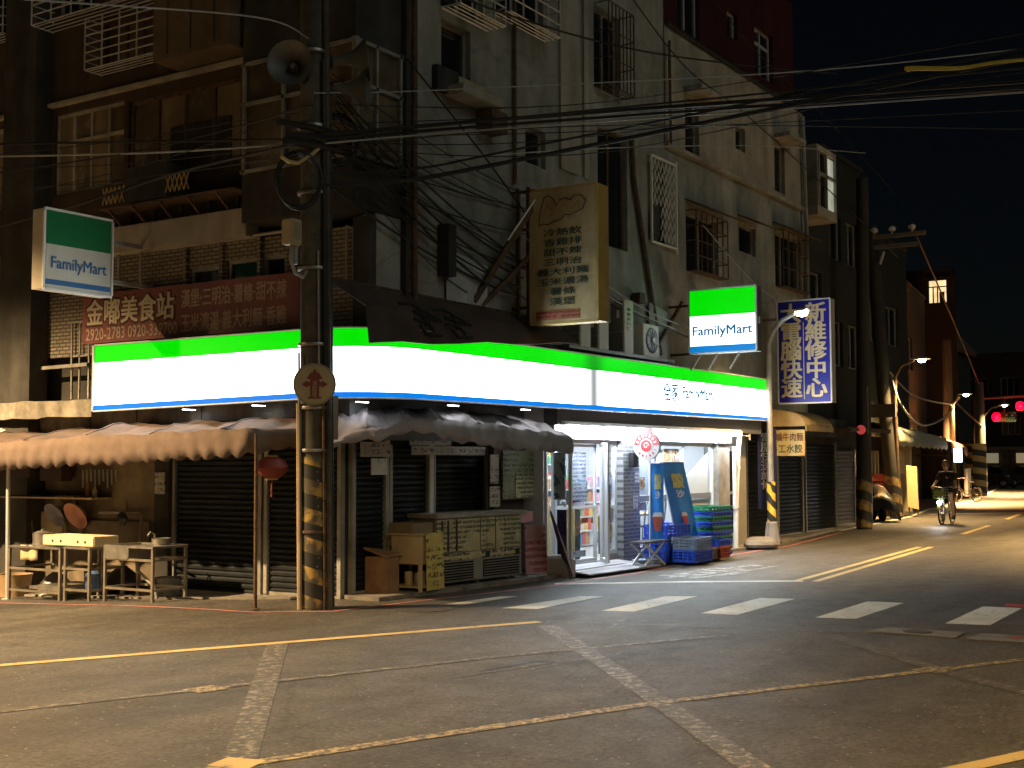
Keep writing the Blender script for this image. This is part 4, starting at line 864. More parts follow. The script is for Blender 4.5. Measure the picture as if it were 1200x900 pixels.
def flag(p_bot, p_top, w_dir, w, h, label, seed):
    """tall printed banner tied between two rods of a leaning stand"""
    t = thing('banner_flag', label, 'flag', (*p_bot[:2], .05), 'blue banner flags before the shop window')
    b = V(p_bot); tp = V(p_top); wd = V(w_dir).normalized() * w; up = (tp - b)
    nrm = wd.cross(up).normalized()
    rows = []
    for i in range(13):
        r = []
        for j in range(7): r.append(b + up * (i / 12) + wd * (j / 6) + nrm * (.018 * math.sin(j * 1.4 + i * .5 + seed) * (1 - i / 14)))
        rows.append(r)
    cl_ = mat('flag_blue_cloth', (.04, .27, .80), .6, var=.2, scale=3, bump=.1, bscale=20)
    f_ = MB().grid(rows).build('cloth', cl_, t, smooth=True)
    u = up.normalized(); r_ = wd.normalized(); fr_ = nrm if nrm.y < 0 else -nrm
    rr = r_ if r_.cross(u).dot(fr_) > 0 else -r_
    at = lambda a, z: b + wd * a + up * z + fr_ * .03
    yel = mat('flag_yellow', (.75, .68, .2), .6, var=.1, bump=0)
    text('lettering', '酷\n繽', at(.5, .76), rr, u, w * .5, h * .2, yel, f_, .003, .02, .9)
    text('lettering', '沙', at(.5, .59), rr, u, w * .36, h * .1, wl_, f_, .003, .02, .9)
    cup = MB(); c0 = at(.5, .2); cup.add([c0 + rr * a + u * z for a, z in [(-.055, -.1), (.055, -.1), (.09, .13), (-.09, .13)]], [(0, 1, 2, 3)]); cup.build('printed_cup', blotch('cup_print', [(.45, .04, .05), (.6, .1, .08), (.35, .12, .08), (.65, .35, .3)], 12), f_)
    cup = MB(); cup.add([c0 + rr * a + u * z for a, z in [(-.1, .13), (.1, .13), (.07, .2), (-.07, .2)]], [(0, 1, 2, 3)]); cup.build('printed_cup', wl_, f_)
    MB().tube([b - u * .28 - wd * .02, tp + u * .03 - wd * .02], .012, 6).build('pole', white_paint, t)
    MB().tube([tp - wd * .04 + u * .01, tp + wd * 1.04 + u * .01], .01, 6).build('crossbar', white_paint, t)
    MB().box(b.x - .16, b.x + .16, b.y - .14, b.y + .14, .05, .11).build('base', grey_plastic, t, bev=.01)
    return t
flag((18.90, 9.5, .42), (18.93, 9.5, 1.68), (.8, -.6, 0), .25, 1.26, 'narrow blue banner flag turned edgeways, next to the tiled pillar', 0)
flag((19.75, 9.42, .40), (19.28, 9.48, 1.70), (1, -.12, 0), .72, 1.3, 'wide blue banner flag with a red drink cup leaning before the window', 2)
ft = thing('folding_table', 'small white folding table with crossed legs by the shop ramp', 'table', (18.35, 9.3, .05))
MB().box(17.95, 18.85, 9.12, 9.42, .42, .445).build('top', mat('dark_table_top', (.08, .08, .09), .4, var=.1, bump=0), ft)
for y in (9.15, 9.39):
    for a, b in (((18.0, .42), (18.72, .05)), ((18.7, .42), (17.98, .05))): MB().bar((a[0], y, a[1]), (b[0], y, b[1]), .03).build('leg', white_paint, ft)
MB().bar((18.72, 9.15, .07), (18.72, 9.39, .07), .02).bar((17.98, 9.15, .07), (17.98, 9.39, .07), .02).build('foot_bar', white_paint, ft)
tray = MB().lathe([(.13, 0), (.17, .08), (.16, .08), (.12, .012)], (18.5, 9.45, .05), (0, 0, 1), 14); solo(tray, 'plastic_basin', mat('pale_blue_plastic', (.4, .5, .65), .4, var=.1, bump=0), 'pale blue basin on the ground under the folding table', 'basin')

def crate_mesh(L_, W_, H_, m_):
    """ventilated plastic crate: four slotted walls, floor, rim"""
    mb = MB(); t = .018
    mb.box(-L_ / 2, L_ / 2, -W_ / 2, W_ / 2, 0, .02)
    for s in (-1, 1):
        for k in range(3):
            z0 = .02 + k * (H_ - .05) / 3; z1 = z0 + (H_ - .05) / 3 * .62
            mb.box(-L_ / 2, L_ / 2, s * (W_ / 2) - t * (s > 0), s * (W_ / 2) + t * (s < 0), z0, z1); mb.box(s * (L_ / 2) - t * (s > 0), s * (L_ / 2) + t * (s < 0), -W_ / 2 + t, W_ / 2 - t, z0, z1)
        for j in range(7):
            x = lerp(-L_ / 2 + .012, L_ / 2 - .012, j / 6); mb.box(x - .012, x + .012, s * (W_ / 2 - .004) - .012, s * (W_ / 2 - .004) + .012, .021, H_ - .028)
        for j in range(5):
            y = lerp(-W_ / 2 + .03, W_ / 2 - .03, j / 4); mb.box(s * (L_ / 2 - .004) - .012, s * (L_ / 2 - .004) + .012, y - .012, y + .012, .021, H_ - .028)
    for s in (-1, 1):
        mb.box(-L_ / 2 - .01, L_ / 2 + .01, s * W_ / 2 - .014, s * W_ / 2 + .014, H_ - .03, H_); mb.box(s * L_ / 2 - .014, s * L_ / 2 + .014, -W_ / 2 + .015, W_ / 2 - .015, H_ - .029, H_ - .001)
    return mb
blue_pl = mat('blue_crate_plastic', (.03, .10, .62), .4, var=.15, bump=.03); green_pl = mat('green_crate_plastic', (.02, .19, .10), .4, var=.15, bump=.03); red_pl = mat('red_crate_plastic', (.42, .07, .04), .45, var=.2, bump=.03)
navy_pl = mat('grey_blue_crate_plastic', (.16, .20, .28), .45, var=.2, bump=.03)
def crate(L_, W_, H_, m_, loc, rz, label, group, inner_m=None):
    o_ = solo(crate_mesh(L_, W_, H_, m_), 'crate', m_, label, 'crate', group, loc=(0, 0, 0)); o_.location = loc; o_.rotation_euler = (0, 0, rz); return o_
G1 = 'blue crates stacked before the shop window'
for k, (m_, lab) in enumerate([(blue_pl, 'blue crate lying at the foot of the low crate pile nearest the road'), (navy_pl, 'grey blue crate on top of the low pile nearest the road'),]):
    crate(.62, .42, .2, m_, (19.5, 9.02, .05 + .205 * k), -.06 + .08 * k, lab, G1)
for k, lab in enumerate(['blue crate at the bottom of the taller pile against the window sill', 'second blue crate up in the pile against the window sill', 'topmost blue crate of the pile against the window sill under the wide flag']):
    crate(.95, .42, .2, blue_pl, (19.55, 9.5, .05 + .205 * k), .03 * (k - 1), lab, G1)
crate(.45, .4, .18, mat('brown_crate_plastic', (.18, .12, .08), .5, var=.3, bump=.05), (20.08, 9.1, .05), .1, 'brown crate squeezed between the blue pile and the red crate', G1)
crate(.42, .34, .2, red_pl, (20.55, 9.05, .05), .05, 'red crate on the ground beside the tall blue and green stack', 'crates by the kerb')
crate(.42, .34, .12, blue_pl, (20.55, 9.06, .255), -.04, 'shallow blue crate sitting on the red crate', 'crates by the kerb')
ords = ['lowest', 'second lowest', 'third from the ground', 'fourth from the ground', 'fifth from the ground', 'fifth from the top', 'fourth from the top', 'third from the top', 'second from the top', 'topmost']
for k in range(10):
    crate(.85, .5, .085, green_pl if k % 2 else blue_pl, (20.95 + .012 * ((k * 7) % 3 - 1), 9.36, .05 + .088 * k), .02 * ((k * 5) % 3 - 1), '%s tray, %s, %s of the tall bread tray stack' % ('shallow', 'green' if k % 2 else 'blue', ords[k]), 'bread trays in a tall stack')
rock = MB(); rock.lathe([(.02, 0), (.42, 0), (.45, .06), (.40, .13), (.3, .16), (.02, .17)], (0, 0, 0), (0, 0, 1), 14)
rock.v = [(x * 1.15 + .03 * math.sin(y * 9), y * .75 + .03 * math.sin(x * 8), z * (1 + .15 * math.sin(x * 6 + y * 4))) for x, y, z in rock.v]
o_ = solo(rock, 'concrete_block', MATS['kerb_concrete'], 'rough grey concrete block on the pavement beside the white drain pipe', 'block', loc=(0, 0, 0)); o_.location = (23.75, 9.5, .04)

# dark blue vertical banner on the wall at the end of the shop
navy = mat('navy_banner', (.02, .025, .10), .5, var=.2, scale=3, bump=.05)
wb_ = thing('wall_banner', 'dark blue vertical wall banner with white characters behind the striped lamp post', 'banner', (24.75, 9.86, .75))
MB().box(24.62, 24.66, 9.5, 9.9, .74, 2.38).build('board', navy, wb_)
text('lettering', '電\n腦\n快\n速\n維\n修', (24.616, 9.70, 1.72), (0, -1, 0), (0, 0, 1), .24, 1.15, wl_, wb_, .004, .02, .9)
# ------------------------------------------------------------------ hanging sign boxes
def signbox(name, x, y0, y1, z0, z1, dep, label, face_m, side_m, rim_m, axis='x', cat='sign', loc=None):
    t = thing(name, label, cat, loc or ((x, (y0 + y1) / 2, z0) if axis == 'x' else ((y0 + y1) / 2, x, z0)))
    if axis == 'x': MB().box(x + .004, x + dep, y0, y1, z0, z1).build('case', side_m, t)
    else: MB().box(y0, y1, x + .004, x + dep, z0, z1).build('case', side_m, t)
    mb = MB(); w_ = .03
    P = (lambda a, z: (x, a, z)) if axis == 'x' else (lambda a, z: (a, x, z))
    for a, b in [((y0, z0), (y1, z0)), ((y0, z1), (y1, z1))]: mb.bar(P(*a), P(*b), w_)
    for a, b in [((y0, z0 + .016), (y0, z1 - .016)), ((y1, z0 + .016), (y1, z1 - .016))]: mb.bar(P(*a), P(*b), w_)
    mb.build('rim', rim_m, t); return t
ys_m = mat('yellowed_acrylic', (.52, .44, .25), .4, var=.25, scale=2.5, bump=.05, streak=.25)
hs = signbox('hanging_sign', 15.37, 8.5, 9.6, 3.68, 5.62, .32, 'tall faded yellow snack menu sign box hanging from the building on a steel frame', ys_m, mat('ochre_sign_side', (.40, .28, .08), .5, var=.2, bump=.05), mat('ochre_rim', (.45, .34, .12), .5, var=.2, bump=0))
MB().box(15.358, 15.373, 8.52, 9.58, 3.70, 5.60).build('face', ys_m, hs)
dkg = mat('dark_green_letters', (.03, .07, .05), .5, var=.2, bump=0)
items = [('冷熱飲', .62), ('香雞排', .62), ('甜不辣', .62), ('三明治', .62), ('義大利麵', .84), ('玉米濃湯', .84), ('薯條', .42), ('漢堡', .42)]
for k, (s, w_) in enumerate(items): text('lettering', s, (15.354, 9.06, 4.98 - k * .142), (0, -1, 0), (0, 0, 1), w_, .105, dkg, hs, .004, .01)
MB().box(15.35, 15.357, 8.78, 9.5, 3.73, 3.86).build('red_strip', printed('red_strip', (.40, .17, .10), (.2, .04, .03), 'Y', 18, 30, .55), hs)
out_ = [(9.45, 5.1), (9.42, 5.3), (9.36, 5.5), (9.28, 5.52), (9.2, 5.46), (9.16, 5.36), (9.1, 5.44), (9.0, 5.46), (8.94, 5.42), (8.86, 5.48), (8.74, 5.46), (8.68, 5.38), (8.72, 5.28), (8.82, 5.24), (8.92, 5.2), (9.02, 5.22), (9.08, 5.16), (9.2, 5.14), (9.3, 5.1), (9.38, 5.12), (9.45, 5.1)]
MB().tube([(15.353, y, z) for y, z in out_], .008, 5).build('cloud_outline', mat('brown_outline', (.09, .04, .03), .6, bump=0), hs)
mb = MB()
for pts in [[(9.36, 5.2), (9.3, 5.4), (9.22, 5.3)], [(9.3, 5.22), (9.2, 5.26)], [(9.1, 5.24), (9.06, 5.38), (8.98, 5.3)], [(8.9, 5.3), (8.8, 5.4), (8.78, 5.3)], [(9.0, 5.4), (8.88, 5.42)]]: mb.tube([(15.353, *p) for p in pts], .007, 5)
mb.build('faded_script', mat('faded_orange', (.40, .22, .08), .6, bump=0), hs)
mb = MB()
for y in (9.72, 9.9): mb.bar((15.5, y, 3.7), (15.5, y, 5.72), .05)
for z in (5.66, 5.1, 4.55, 3.95): mb.bar((15.5, 9.6, z), (15.5, 10.0, z), .04)
mb.bar((15.45, 9.55, 5.5), (14.45, 9.97, 3.95), .08).bar((15.6, 9.55, 4.9), (14.65, 9.97, 3.9), .06)
mb.build('support_frame', rust, hs)
MB().bar((15.41, 9.5, 5.56), (14.95, 9.72, 4.86), .022).build('bright_rod', white_paint, hs)
# lit square sign by the end of the fascia
gl2 = emis('lit_sign_green', (0, .78, .0), .95, .08, (1, 1, 1)); wh2 = emis('lit_sign_white', (.9, .98, 1), 2.2, .2, (1.2, 1.2, 1.2)); bl2 = emis('lit_sign_blue', (.0, .24, .72), .75)
ls = signbox('square_sign', 20.53, 8.24, 9.5, 3.62, 4.75, .24, 'glowing square sign box with green top on posts above the fascia', None, casem, alu)
for nm, z0, z1, m_ in (('green_panel', 4.28, 4.735, gl2), ('white_panel', 3.75, 4.28, wh2), ('blue_panel', 3.635, 3.75, bl2)): MB().box(20.518, 20.532, 8.255, 9.485, z0, z1).build(nm, m_, ls)
text('lettering', 'FamilyMart', (20.514, 8.87, 3.99), (0, -1, 0), (0, 0, 1), 1.12, .21, emis('lit_sign_letters', (.02, .2, .45), .5), ls, .004, .022)
for y in (8.6, 9.0, 9.35): MB().bar((20.65, y, 3.61), (20.8, y + .25, 3.35), .03).build('post', steel, ls)
for p in ((20.75, 9.6, 3.43), (20.72, 9.6, 4.3)): MB().bar((20.65, 9.5, p[2] + .2), (20.7, 9.98, p[2] + .2), .04).build('arm', rust, ls)
MB().box(20.6, 20.66, 8.225, 8.24, 4.1, 4.22).build('label_plate', white_paint, ls)
# blue computer repair sign
bs = signbox('hanging_sign', 25.25, 8.53, 9.66, 2.92, 5.06, .28, 'tall deep blue sign box with two columns of cream characters beside the street lamp', None, mat('grey_sign_side', (.28, .28, .27), .5, var=.2, bump=.03), white_paint)
bfm = mat('sign_deep_blue', (.018, .018, .38), .35, var=.12, scale=3, bump=.03)
MB().box(25.238, 25.252, 8.545, 9.645, 2.935, 5.045).build('face', bfm, bs)
crm = mat('cream_letters', (.80, .68, .42), .45, var=.1, bump=0)
text('lettering', '大\n電\n腦\n快\n速', (25.234, 9.37, 4.02), (0, -1, 0), (0, 0, 1), .44, 1.95, crm, bs, .004, .03, .9)
text('lettering', '新\n維\n修\n中\n心', (25.234, 8.84, 4.02), (0, -1, 0), (0, 0, 1), .44, 1.95, crm, bs, .004, .03, .9)
MB().box(25.232, 25.237, 9.095, 9.11, 3.0, 4.6).build('divider_line', crm, bs)
MB().bar((25.3, 9.66, 2.95), (25.3, 10.2, 2.95), .05).bar((25.3, 9.66, 4.7), (25.3, 10.2, 4.7), .05).build('arm', steel, bs)
# unlit square sign on the side street
us = signbox('square_sign', 13.9, 10.36, 11.45, 3.97, 5.02, .0, 'unlit square sign box with green top band on the dim side street wall', None, white_paint, alu, axis='y')
for o_ in list(us.children): bpy.data.objects.remove(o_)
MB().box(10.36, 11.45, 13.91, 14.14, 3.97, 5.02).build('case', mat('aged_white_case', (.50, .45, .36), .5, var=.15, bump=.05, streak=.2), us)
wp_ = mat('unlit_white_panel', (.58, .57, .50), .4, var=.08, bump=0)
for nm, z0, z1, m_ in (('green_panel', 4.56, 5.0, mat('unlit_green_panel', (.015, .16, .06), .4, var=.1, bump=0)), ('white_panel', 4.10, 4.56, wp_), ('blue_panel', 4.03, 4.10, mat('unlit_blue_panel', (.05, .15, .36), .4, var=.1, bump=0)), ('white_panel', 3.99, 4.03, wp_)): MB().box(10.39, 11.42, 13.892, 13.906, z0, z1).build(nm, m_, us)
text('lettering', 'FamilyMart', (10.905, 13.889, 4.30), (1, 0, 0), (0, 0, 1), .88, .2, MATS['unlit_blue_panel'], us, .004, .012)
mb = MB()
for a, b in [((10.36, 3.97), (11.45, 3.97)), ((10.36, 5.02), (11.45, 5.02)), ((10.36, 3.99), (10.36, 5.0)), ((11.45, 3.99), (11.45, 5.0))]: mb.bar((a[0], 13.9, a[1]), (b[0], 13.9, b[1]), .03)
mb.build('rim', white_paint, us)
for z in (4.2, 4.75): MB().bar((11.45, 14.02, z), (12.29, 14.02, z), .06).build('arm', alu_dim, us)
# red menu banner over the side-street part of the sign
rb = thing('menu_banner', 'long faded red menu banner with cream characters above the sign on the side street', 'banner', (12.15, 13.2, 3.45))
rbm = mat('faded_red_vinyl', (.21, .075, .07), .5, var=.2, scale=2, bump=.08, bscale=8, streak=.2)
MB().box(12.12, 12.15, 11.1, 15.34, 3.45, 4.17).build('sheet', rbm, rb)
lt = mat('banner_cream_letters', (.50, .44, .33), .6, var=.15, bump=0); lt2 = mat('banner_dull_letters', (.38, .29, .22), .6, var=.15, bump=0); ol = mat('letter_outline', (.05, .02, .018), .6, bump=0)
text('lettering_outline', '金嘟美食站', (12.119, 14.32, 3.90), (0, -1, 0), (0, 0, 1), 1.88, .41, ol, rb, .002, .06)
text('lettering', '金嘟美食站', (12.115, 14.32, 3.90), (0, -1, 0), (0, 0, 1), 1.83, .37, lt, rb, .003, .025)
text('lettering', '2920-2783', (12.117, 14.83, 3.58), (0, -1, 0), (0, 0, 1), .84, .17, lt2, rb, .003, .01); text('lettering', '0920-339700', (12.117, 13.84, 3.58), (0, -1, 0), (0, 0, 1), 1.0, .17, lt2, rb, .003, .01)
text('lettering', '漢堡·三明治·薯條·甜不辣', (12.117, 12.28, 3.97), (0, -1, 0), (0, 0, 1), 1.95, .25, lt2, rb, .003, .02)
text('lettering', '玉米濃湯·義大利麵·香雞', (12.117, 12.28, 3.63), (0, -1, 0), (0, 0, 1), 1.95, .25, lt2, rb, .003, .02)
# outdoor air-conditioning units on the ledge behind the sign
ledge = thing('unit_ledge', 'narrow steel ledge carrying outdoor cooling units behind the fascia sign', 'ledge', (18.5, 9.95, 3.44))
MB().box(16.6, 20.3, 9.68, 9.99, 3.45, 3.5).build('plate', tin, ledge)
unit_face = mat('condenser_grey', (.17, .175, .165), .5, .2, var=.15, bump=.1); unit_side = mat('condenser_white', (.62, .62, .58), .5, var=.1, bump=.03, streak=.1)
for k, (x, dz, lab) in enumerate([(16.83, .5, 'short upright white cooling unit left of the others beside the yellow sign'), (17.42, .52, 'short upright white cooling unit partly hidden below the yellow sign'), (18.28, .88, 'tallest upright white cooling unit beside the round fan unit')]):
    t = thing('cooling_unit', lab, 'cooling unit', (x + .3, 9.82, 3.5), 'outdoor cooling units above the sign')
    MB().box(x + .1, x + .42, 9.67, 9.98, 3.501, 3.5 + dz).build('case', unit_side, t, bev=.008); MB().box(x + .09, x + .1 - .002, 9.70, 9.97, 3.53, 3.47 + dz).build('grille', unit_face, t)
    MB().box(x + .075, x + .09, 9.70, 9.97, 3.5 + dz * .38, 3.5 + dz * .38 + .02).build('strap', steel, t); MB().box(x + .08, x + .089, 9.76, 9.81, 3.5 + dz * .66, 3.5 + dz * .8).build('sticker', white_paint, t)
    if k == 2: 
        mb = MB()
        for z in (4.2, 4.12, 4.04, 3.96, 3.88): mb.box(x + .2, x + .3, 9.664, 9.669, z, z + .05)
        mb.build('dark_marks', blackgloss, t)
t = thing('cooling_unit', 'squat white cooling unit with a big round fan on the ledge above the sign', 'cooling unit', (19.45, 9.85, 3.5), 'outdoor cooling units above the sign')
MB().box(19.15, 19.75, 9.72, 9.98, 3.501, 4.06).build('case', unit_side, t, bev=.012)
MB().lathe([(.21, 0), (.22, .012), (.2, .016)], (19.48, 9.72, 3.79), (0, -1, 0), 28).build('fan_ring', blackgloss, t); MB().lathe([(.05, .0), (.05, .02)], (19.48, 9.702, 3.79), (0, -1, 0), 12).build('hub', white_paint, t)
mb = MB()
for k in range(12): a = k * math.pi / 6; mb.bar((19.48 + .05 * math.cos(a), 9.70, 3.79 + .05 * math.sin(a)), (19.48 + .2 * math.cos(a), 9.70, 3.79 + .2 * math.sin(a)), .006)
mb.build('fan_guard', grey_plastic, t)
sh = thing('tin_shed', 'leaning galvanised sheet lean-to on the wall behind the cooling units', 'lean-to', (19.9, 10, 3.5))
def corr(p0, p1, z0, z1, parent, name='sheet', m_=None, n=40):
    p0 = V(p0); p1 = V(p1); d = (p1 - p0); nn = V((d.y, -d.x)).normalized(); lo = []; hi = []
    for i in range(n + 1):
        q = p0 + d * (i / n) + nn * (.018 * math.sin(i * 2.1)); lo.append((q.x, q.y, z0)); hi.append((q.x, q.y, z1 - .12 * i / n))
    return MB().grid([lo, hi]).build(name, m_ or tin, parent, smooth=True)
corr((17.8, 9.93), (19.2, 9.93), 4.0, 4.52, sh, m_=mat('dull_sheet', (.28, .29, .29), .5, .3, var=.2, bump=.1, streak=.2)); corr((19.8, 9.93), (20.6, 9.93), 3.45, 4.5, sh, m_=mat('pale_sheet', (.45, .45, .43), .6, .2, var=.25, bump=.1, streak=.3))
MB().box(19.2, 19.4, 9.8, 9.95, 4.42, 4.6).build('junction_box', rust, sh)
MB().bar((21.0, 9.86, 4.62), (19.7, 9.86, 3.5), .05).build('brace', rust, sh)
c2 = thing('sheet_patch', 'small corrugated sheet patch on the grey wall behind the sloping sign brace', 'sheet patch', (14.2, 10, 3.95))
corr((13.78, 9.95), (14.75, 9.95), 3.9, 4.6, c2, m_=mat('corrugated_sheet', (.40, .40, .39), .5, .3, var=.2, bump=.05, streak=.3), n=34)
MB().box(13.62, 13.8, 9.8, 9.98, 4.2, 4.9).build('dark_box', wall_dark, c2)

# ------------------------------------------------------------------ cloth awnings
def awning(name, label, line, rear, tops, bots, seed, m_, n=60, scal=.06, k_sc=26, ribs=7):
    """sagging cloth: rear edge on the wall, ridge, front edge, scalloped valance"""
    R = random.Random(seed)
    t = thing(name, label, 'awning', (line[0][0], line[0][1], 1.6))
    def along(pts, u):
        L_ = [0]
        for a, b in zip(pts, pts[1:]): L_.append(L_[-1] + (V(b) - V(a)).length)
        s = u * L_[-1]
        for i in range(len(pts) - 1):
            if s <= L_[i + 1] + 1e-6: return V(pts[i]).lerp(V(pts[i + 1]), (s - L_[i]) / max(1e-6, L_[i + 1] - L_[i]))
        return V(pts[-1])
    def curve(pts, u):
        for (a, x), (b, y) in zip(pts, pts[1:]):
            if u <= b: 
                k = (u - a) / (b - a); k = k * k * (3 - 2 * k); return lerp(x, y, k)
        return pts[-1][1]
    rows = [[] for _ in range(8)]; val = [[] for _ in range(4)]; fronts = []
    for i in range(n + 1):
        u = i / n; f = along(line, u); r = along(rear, u); zt = curve(tops, u); zb = curve(bots, u)
        w_ = mnoise.noise(V((u * 14, seed, 0))) * .05 + mnoise.noise(V((u * 40, seed, 3))) * .02
        zt += mnoise.noise(V((u * 22, seed, 5))) * .03 + mnoise.noise(V((u * 70, seed, 8))) * .014
        o_ = (V((f.x, f.y, 0)) - V((r.x, r.y, 0))).normalized()
        for j in range(8):
            k = j / 7; p = V((r.x, r.y, r.z)).lerp(V((f.x, f.y, zt)), k); p.z += math.sin(k * math.pi) * (.05 + w_) - .07 * math.sin(k * math.pi * .6) * abs(math.sin(u * ribs * math.pi))
            p.z += mnoise.noise(V((u * 30 + k * 6, k * 5, seed))) * .04 + mnoise.noise(V((u * 90 - k * 9, k * 4, seed))) * .018
            rows[j].append(p)
        for j in range(4):
            k = j / 3; p = V((f.x, f.y, lerp(zt, zb, k))) + o_ * (.05 * math.sin(k * 2) + w_ * k + .012 * math.sin(u * n * .9) * k)
            p += o_ * (.03 * mnoise.noise(V((u * 80, k * 2, seed))) * k)
            if j == 3: p.z -= scal * (.8 + .7 * mnoise.noise(V((u * 25, seed, 2)))) * abs(math.sin(u * k_sc * math.pi / 2))
            val[j].append(p)
        fronts.append(V((f.x, f.y, zt - .05)) - o_ * .06)
    MB().grid(rows).build('canopy', m_, t, smooth=True, thick=.006); MB().grid(val).build('valance', m_, t, smooth=True, thick=.005)
    MB().tube(fronts, .016, 6).build('front_pole', rust, t)
    for q in range(1, ribs):
        i = round(n * q / ribs); MB().tube([r[i] + V((0, 0, .004)) for r in rows], .012, 5).build('seam', m_, t)
    return t
awning('cloth_awning', 'long sagging brownish cloth awning over the food stall on the side street', [(10.85, 18.5, 0), (10.85, 14, 0), (10.88, 10.75, 0), (11.55, 10.38, 0)], [(12.2, 18.6, 2.1), (12.2, 14, 2.24), (12.2, 11, 2.3), (12.3, 10.6, 2.3)],
       [(0, 1.86), (.35, 2.0), (.6, 2.06), (.85, 2.1), (1, 2.12)], [(0, 1.52), (.35, 1.66), (.6, 1.72), (.85, 1.80), (1, 1.92)], 1.3, tarp, 220, .055, 68)
tarp2 = mat('awning_cloth_mauve', (.36, .33, .35), .8, spec=.15, var=.2, scale=2.2, bump=.3, bscale=14, streak=.2)
awning('cloth_awning', 'short ragged mauve cloth awning with a wavy valance over the menu cart', [(11.6, 10.3, 0), (12.2, 9.85, 0), (13.0, 9.6, 0), (15.45, 8.98, 0)], [(12.1, 10.5, 2.3), (12.4, 10.4, 2.4), (13.2, 10.3, 2.42), (15.9, 10.25, 2.4)],
       [(0, 1.97), (.15, 2.12), (.33, 2.27), (.6, 2.22), (.85, 2.13), (1, 2.06)], [(0, 1.89), (.15, 2.0), (.33, 2.12), (.5, 2.0), (.65, 1.93), (.85, 1.88), (1, 1.86)], 4.1, tarp2, 130, .05, 26)
def post(name, label, pts, r, m_, cat='post', group=None):
    t = thing(name, label, cat, pts[0], group); MB().tube(pts, r, 10).build('shaft', m_, t, smooth=True); MB().lathe([(r * 2.6, 0), (r * 2.6, .012), (r * 1.3, .02)], pts[0], (0, 0, 1), 12).build('foot_plate', m_, t); return t
post('awning_post', 'thin dark steel post holding the side-street awning just left of the big pole', [(10.86, 10.58, 0.0), (10.87, 10.6, 2.05)], .022, rust)
post('awning_post', 'pale steel post at the far left end of the food stall', [(11.16, 15.62, -.19), (11.13, 15.62, 1.7)], .03, alu)
# rolled canvas and pale scrap on the slab, far left
solo(MB().tube([(11.5, 18.2, 2.3), (11.5, 17.0, 2.28), (11.55, 16.3, 2.16)], .13, 10, .04), 'folded_canvas', mat('pale_canvas', (.55, .48, .36), .8, var=.25, scale=4, bump=.4, bscale=12), 'pale crumpled canvas lying on the roof of the stall at the far left', 'canvas', smooth=True)

# ------------------------------------------------------------------ food stall furniture on the side street
def frame_table(name, label, cat, x0, x1, y0, y1, zt, rails, m_, top=True, grp=None):
    zb = lambda x, y: gz(x, y)
    t = thing(name, label, cat, ((x0 + x1) / 2, (y0 + y1) / 2, zb(x0, (y0 + y1) / 2)), grp)
    if top: MB().box(x0, x1, y0, y1, zt - .03, zt).build('top', steel, t, bev=.004)
    for x in (x0 + .025, x1 - .025):
        for y in (y0 + .025, y1 - .025): MB().bar((x, y, zb(x, y)), (x, y, zt - .031), .035).build('leg', m_, t)
    for k, z in enumerate(rails):
        MB().bar((x0 + .025, y0 + .045, z), (x0 + .025, y1 - .045, z), .03).bar((x1 - .025, y0 + .045, z), (x1 - .025, y1 - .045, z), .03).bar((x0 + .045, y0 + .025, z), (x1 - .045, y0 + .025, z), .028).bar((x0 + .045, y1 - .025, z), (x1 - .045, y1 - .025, z), .028).build('rail', m_, t)
    return t
bare = mat('scuffed_steel_tube', (.30, .27, .22), .4, .6, var=.3, bump=.05)
frame_table('work_table', 'low steel work table at the left end of the stall with a lower shelf', 'table', 11.1, 11.85, 14.42, 15.56, .57, [-.04, .26], bare)
frame_table('work_table', 'narrow open steel rack with three rungs between the low table and the sink', 'rack', 11.1, 11.7, 13.82, 14.36, .59, [.02, .30], bare)
fb = solo(MB().box(11.13, 11.55, 13.78, 14.84, .595, .735), 'foam_box', mat('yellowed_foam', (.66, .56, .36), .8, var=.1, bump=.2, bscale=90), 'long yellowed foam box with dark holes lying on the steel rack', 'box', bev=.012)
mb = MB()
for y in (14.62, 14.45, 14.1, 13.95): mb.lathe([(.02, 0), (.02, .004)], (11.13, y, .66), (-1, 0, 0), 8)
h_ = MB(); h_ = mb.build('hole', black, None); h_.parent = fb; h_.location = -fb.location
sk = frame_table('sink_stand', 'steel sink on an open tube stand in front of the dark pillar', 'sink', 11.15, 11.75, 12.66, 13.62, .64, [.08, .46], bare, top=False)
mb = MB().box(11.15, 11.75, 13.12, 13.14, .48, .64).box(11.15, 11.75, 13.55, 13.6, .46, .64).box(11.15, 11.18, 13.14, 13.55, .46, .64).box(11.72, 11.75, 13.14, 13.55, .46, .64).box(11.18, 11.72, 13.14, 13.55, .46, .48)
mb.build('basin', steel, sk); MB().box(11.15, 11.75, 12.66, 13.119, .61, .64).build('drainer', steel, sk)
MB().tube([(12.2, 15.0, 1.0), (12.15, 14.06, 1.02), (12.1, 13.98, .98), (12.05, 13.96, .6), (11.8, 13.4, .62)], .018, 8).build('water_pipe', bare, sk, smooth=True); MB().tube([(11.45, 13.3, .46), (11.45, 13.3, .3), (11.4, 12.9, .1), (11.4, 12.85, -.05)], .022, 8).build('waste_pipe', grey_plastic, sk, smooth=True)
MB().tube([(11.7, 13.25, .64), (11.7, 13.25, .76), (11.62, 13.25, .79), (11.58, 13.25, .74)], .012, 6).build('tap', steel, sk)
wsh = thing('wall_shelf', 'dusty wall shelf with odds and ends at the back of the stall', 'shelf', (12.1, 15.8, 1.2))
MB().box(11.95, 12.3, 14.85, 16.95, 1.19, 1.215).build('board', cream, wsh)
for y in (16.7, 15.6): MB().bar((12.0, y, 1.18), (12.28, y, .98), .02).bar((12.28, y, 1.18), (12.28, y, .95), .02).build('bracket', rust, wsh)
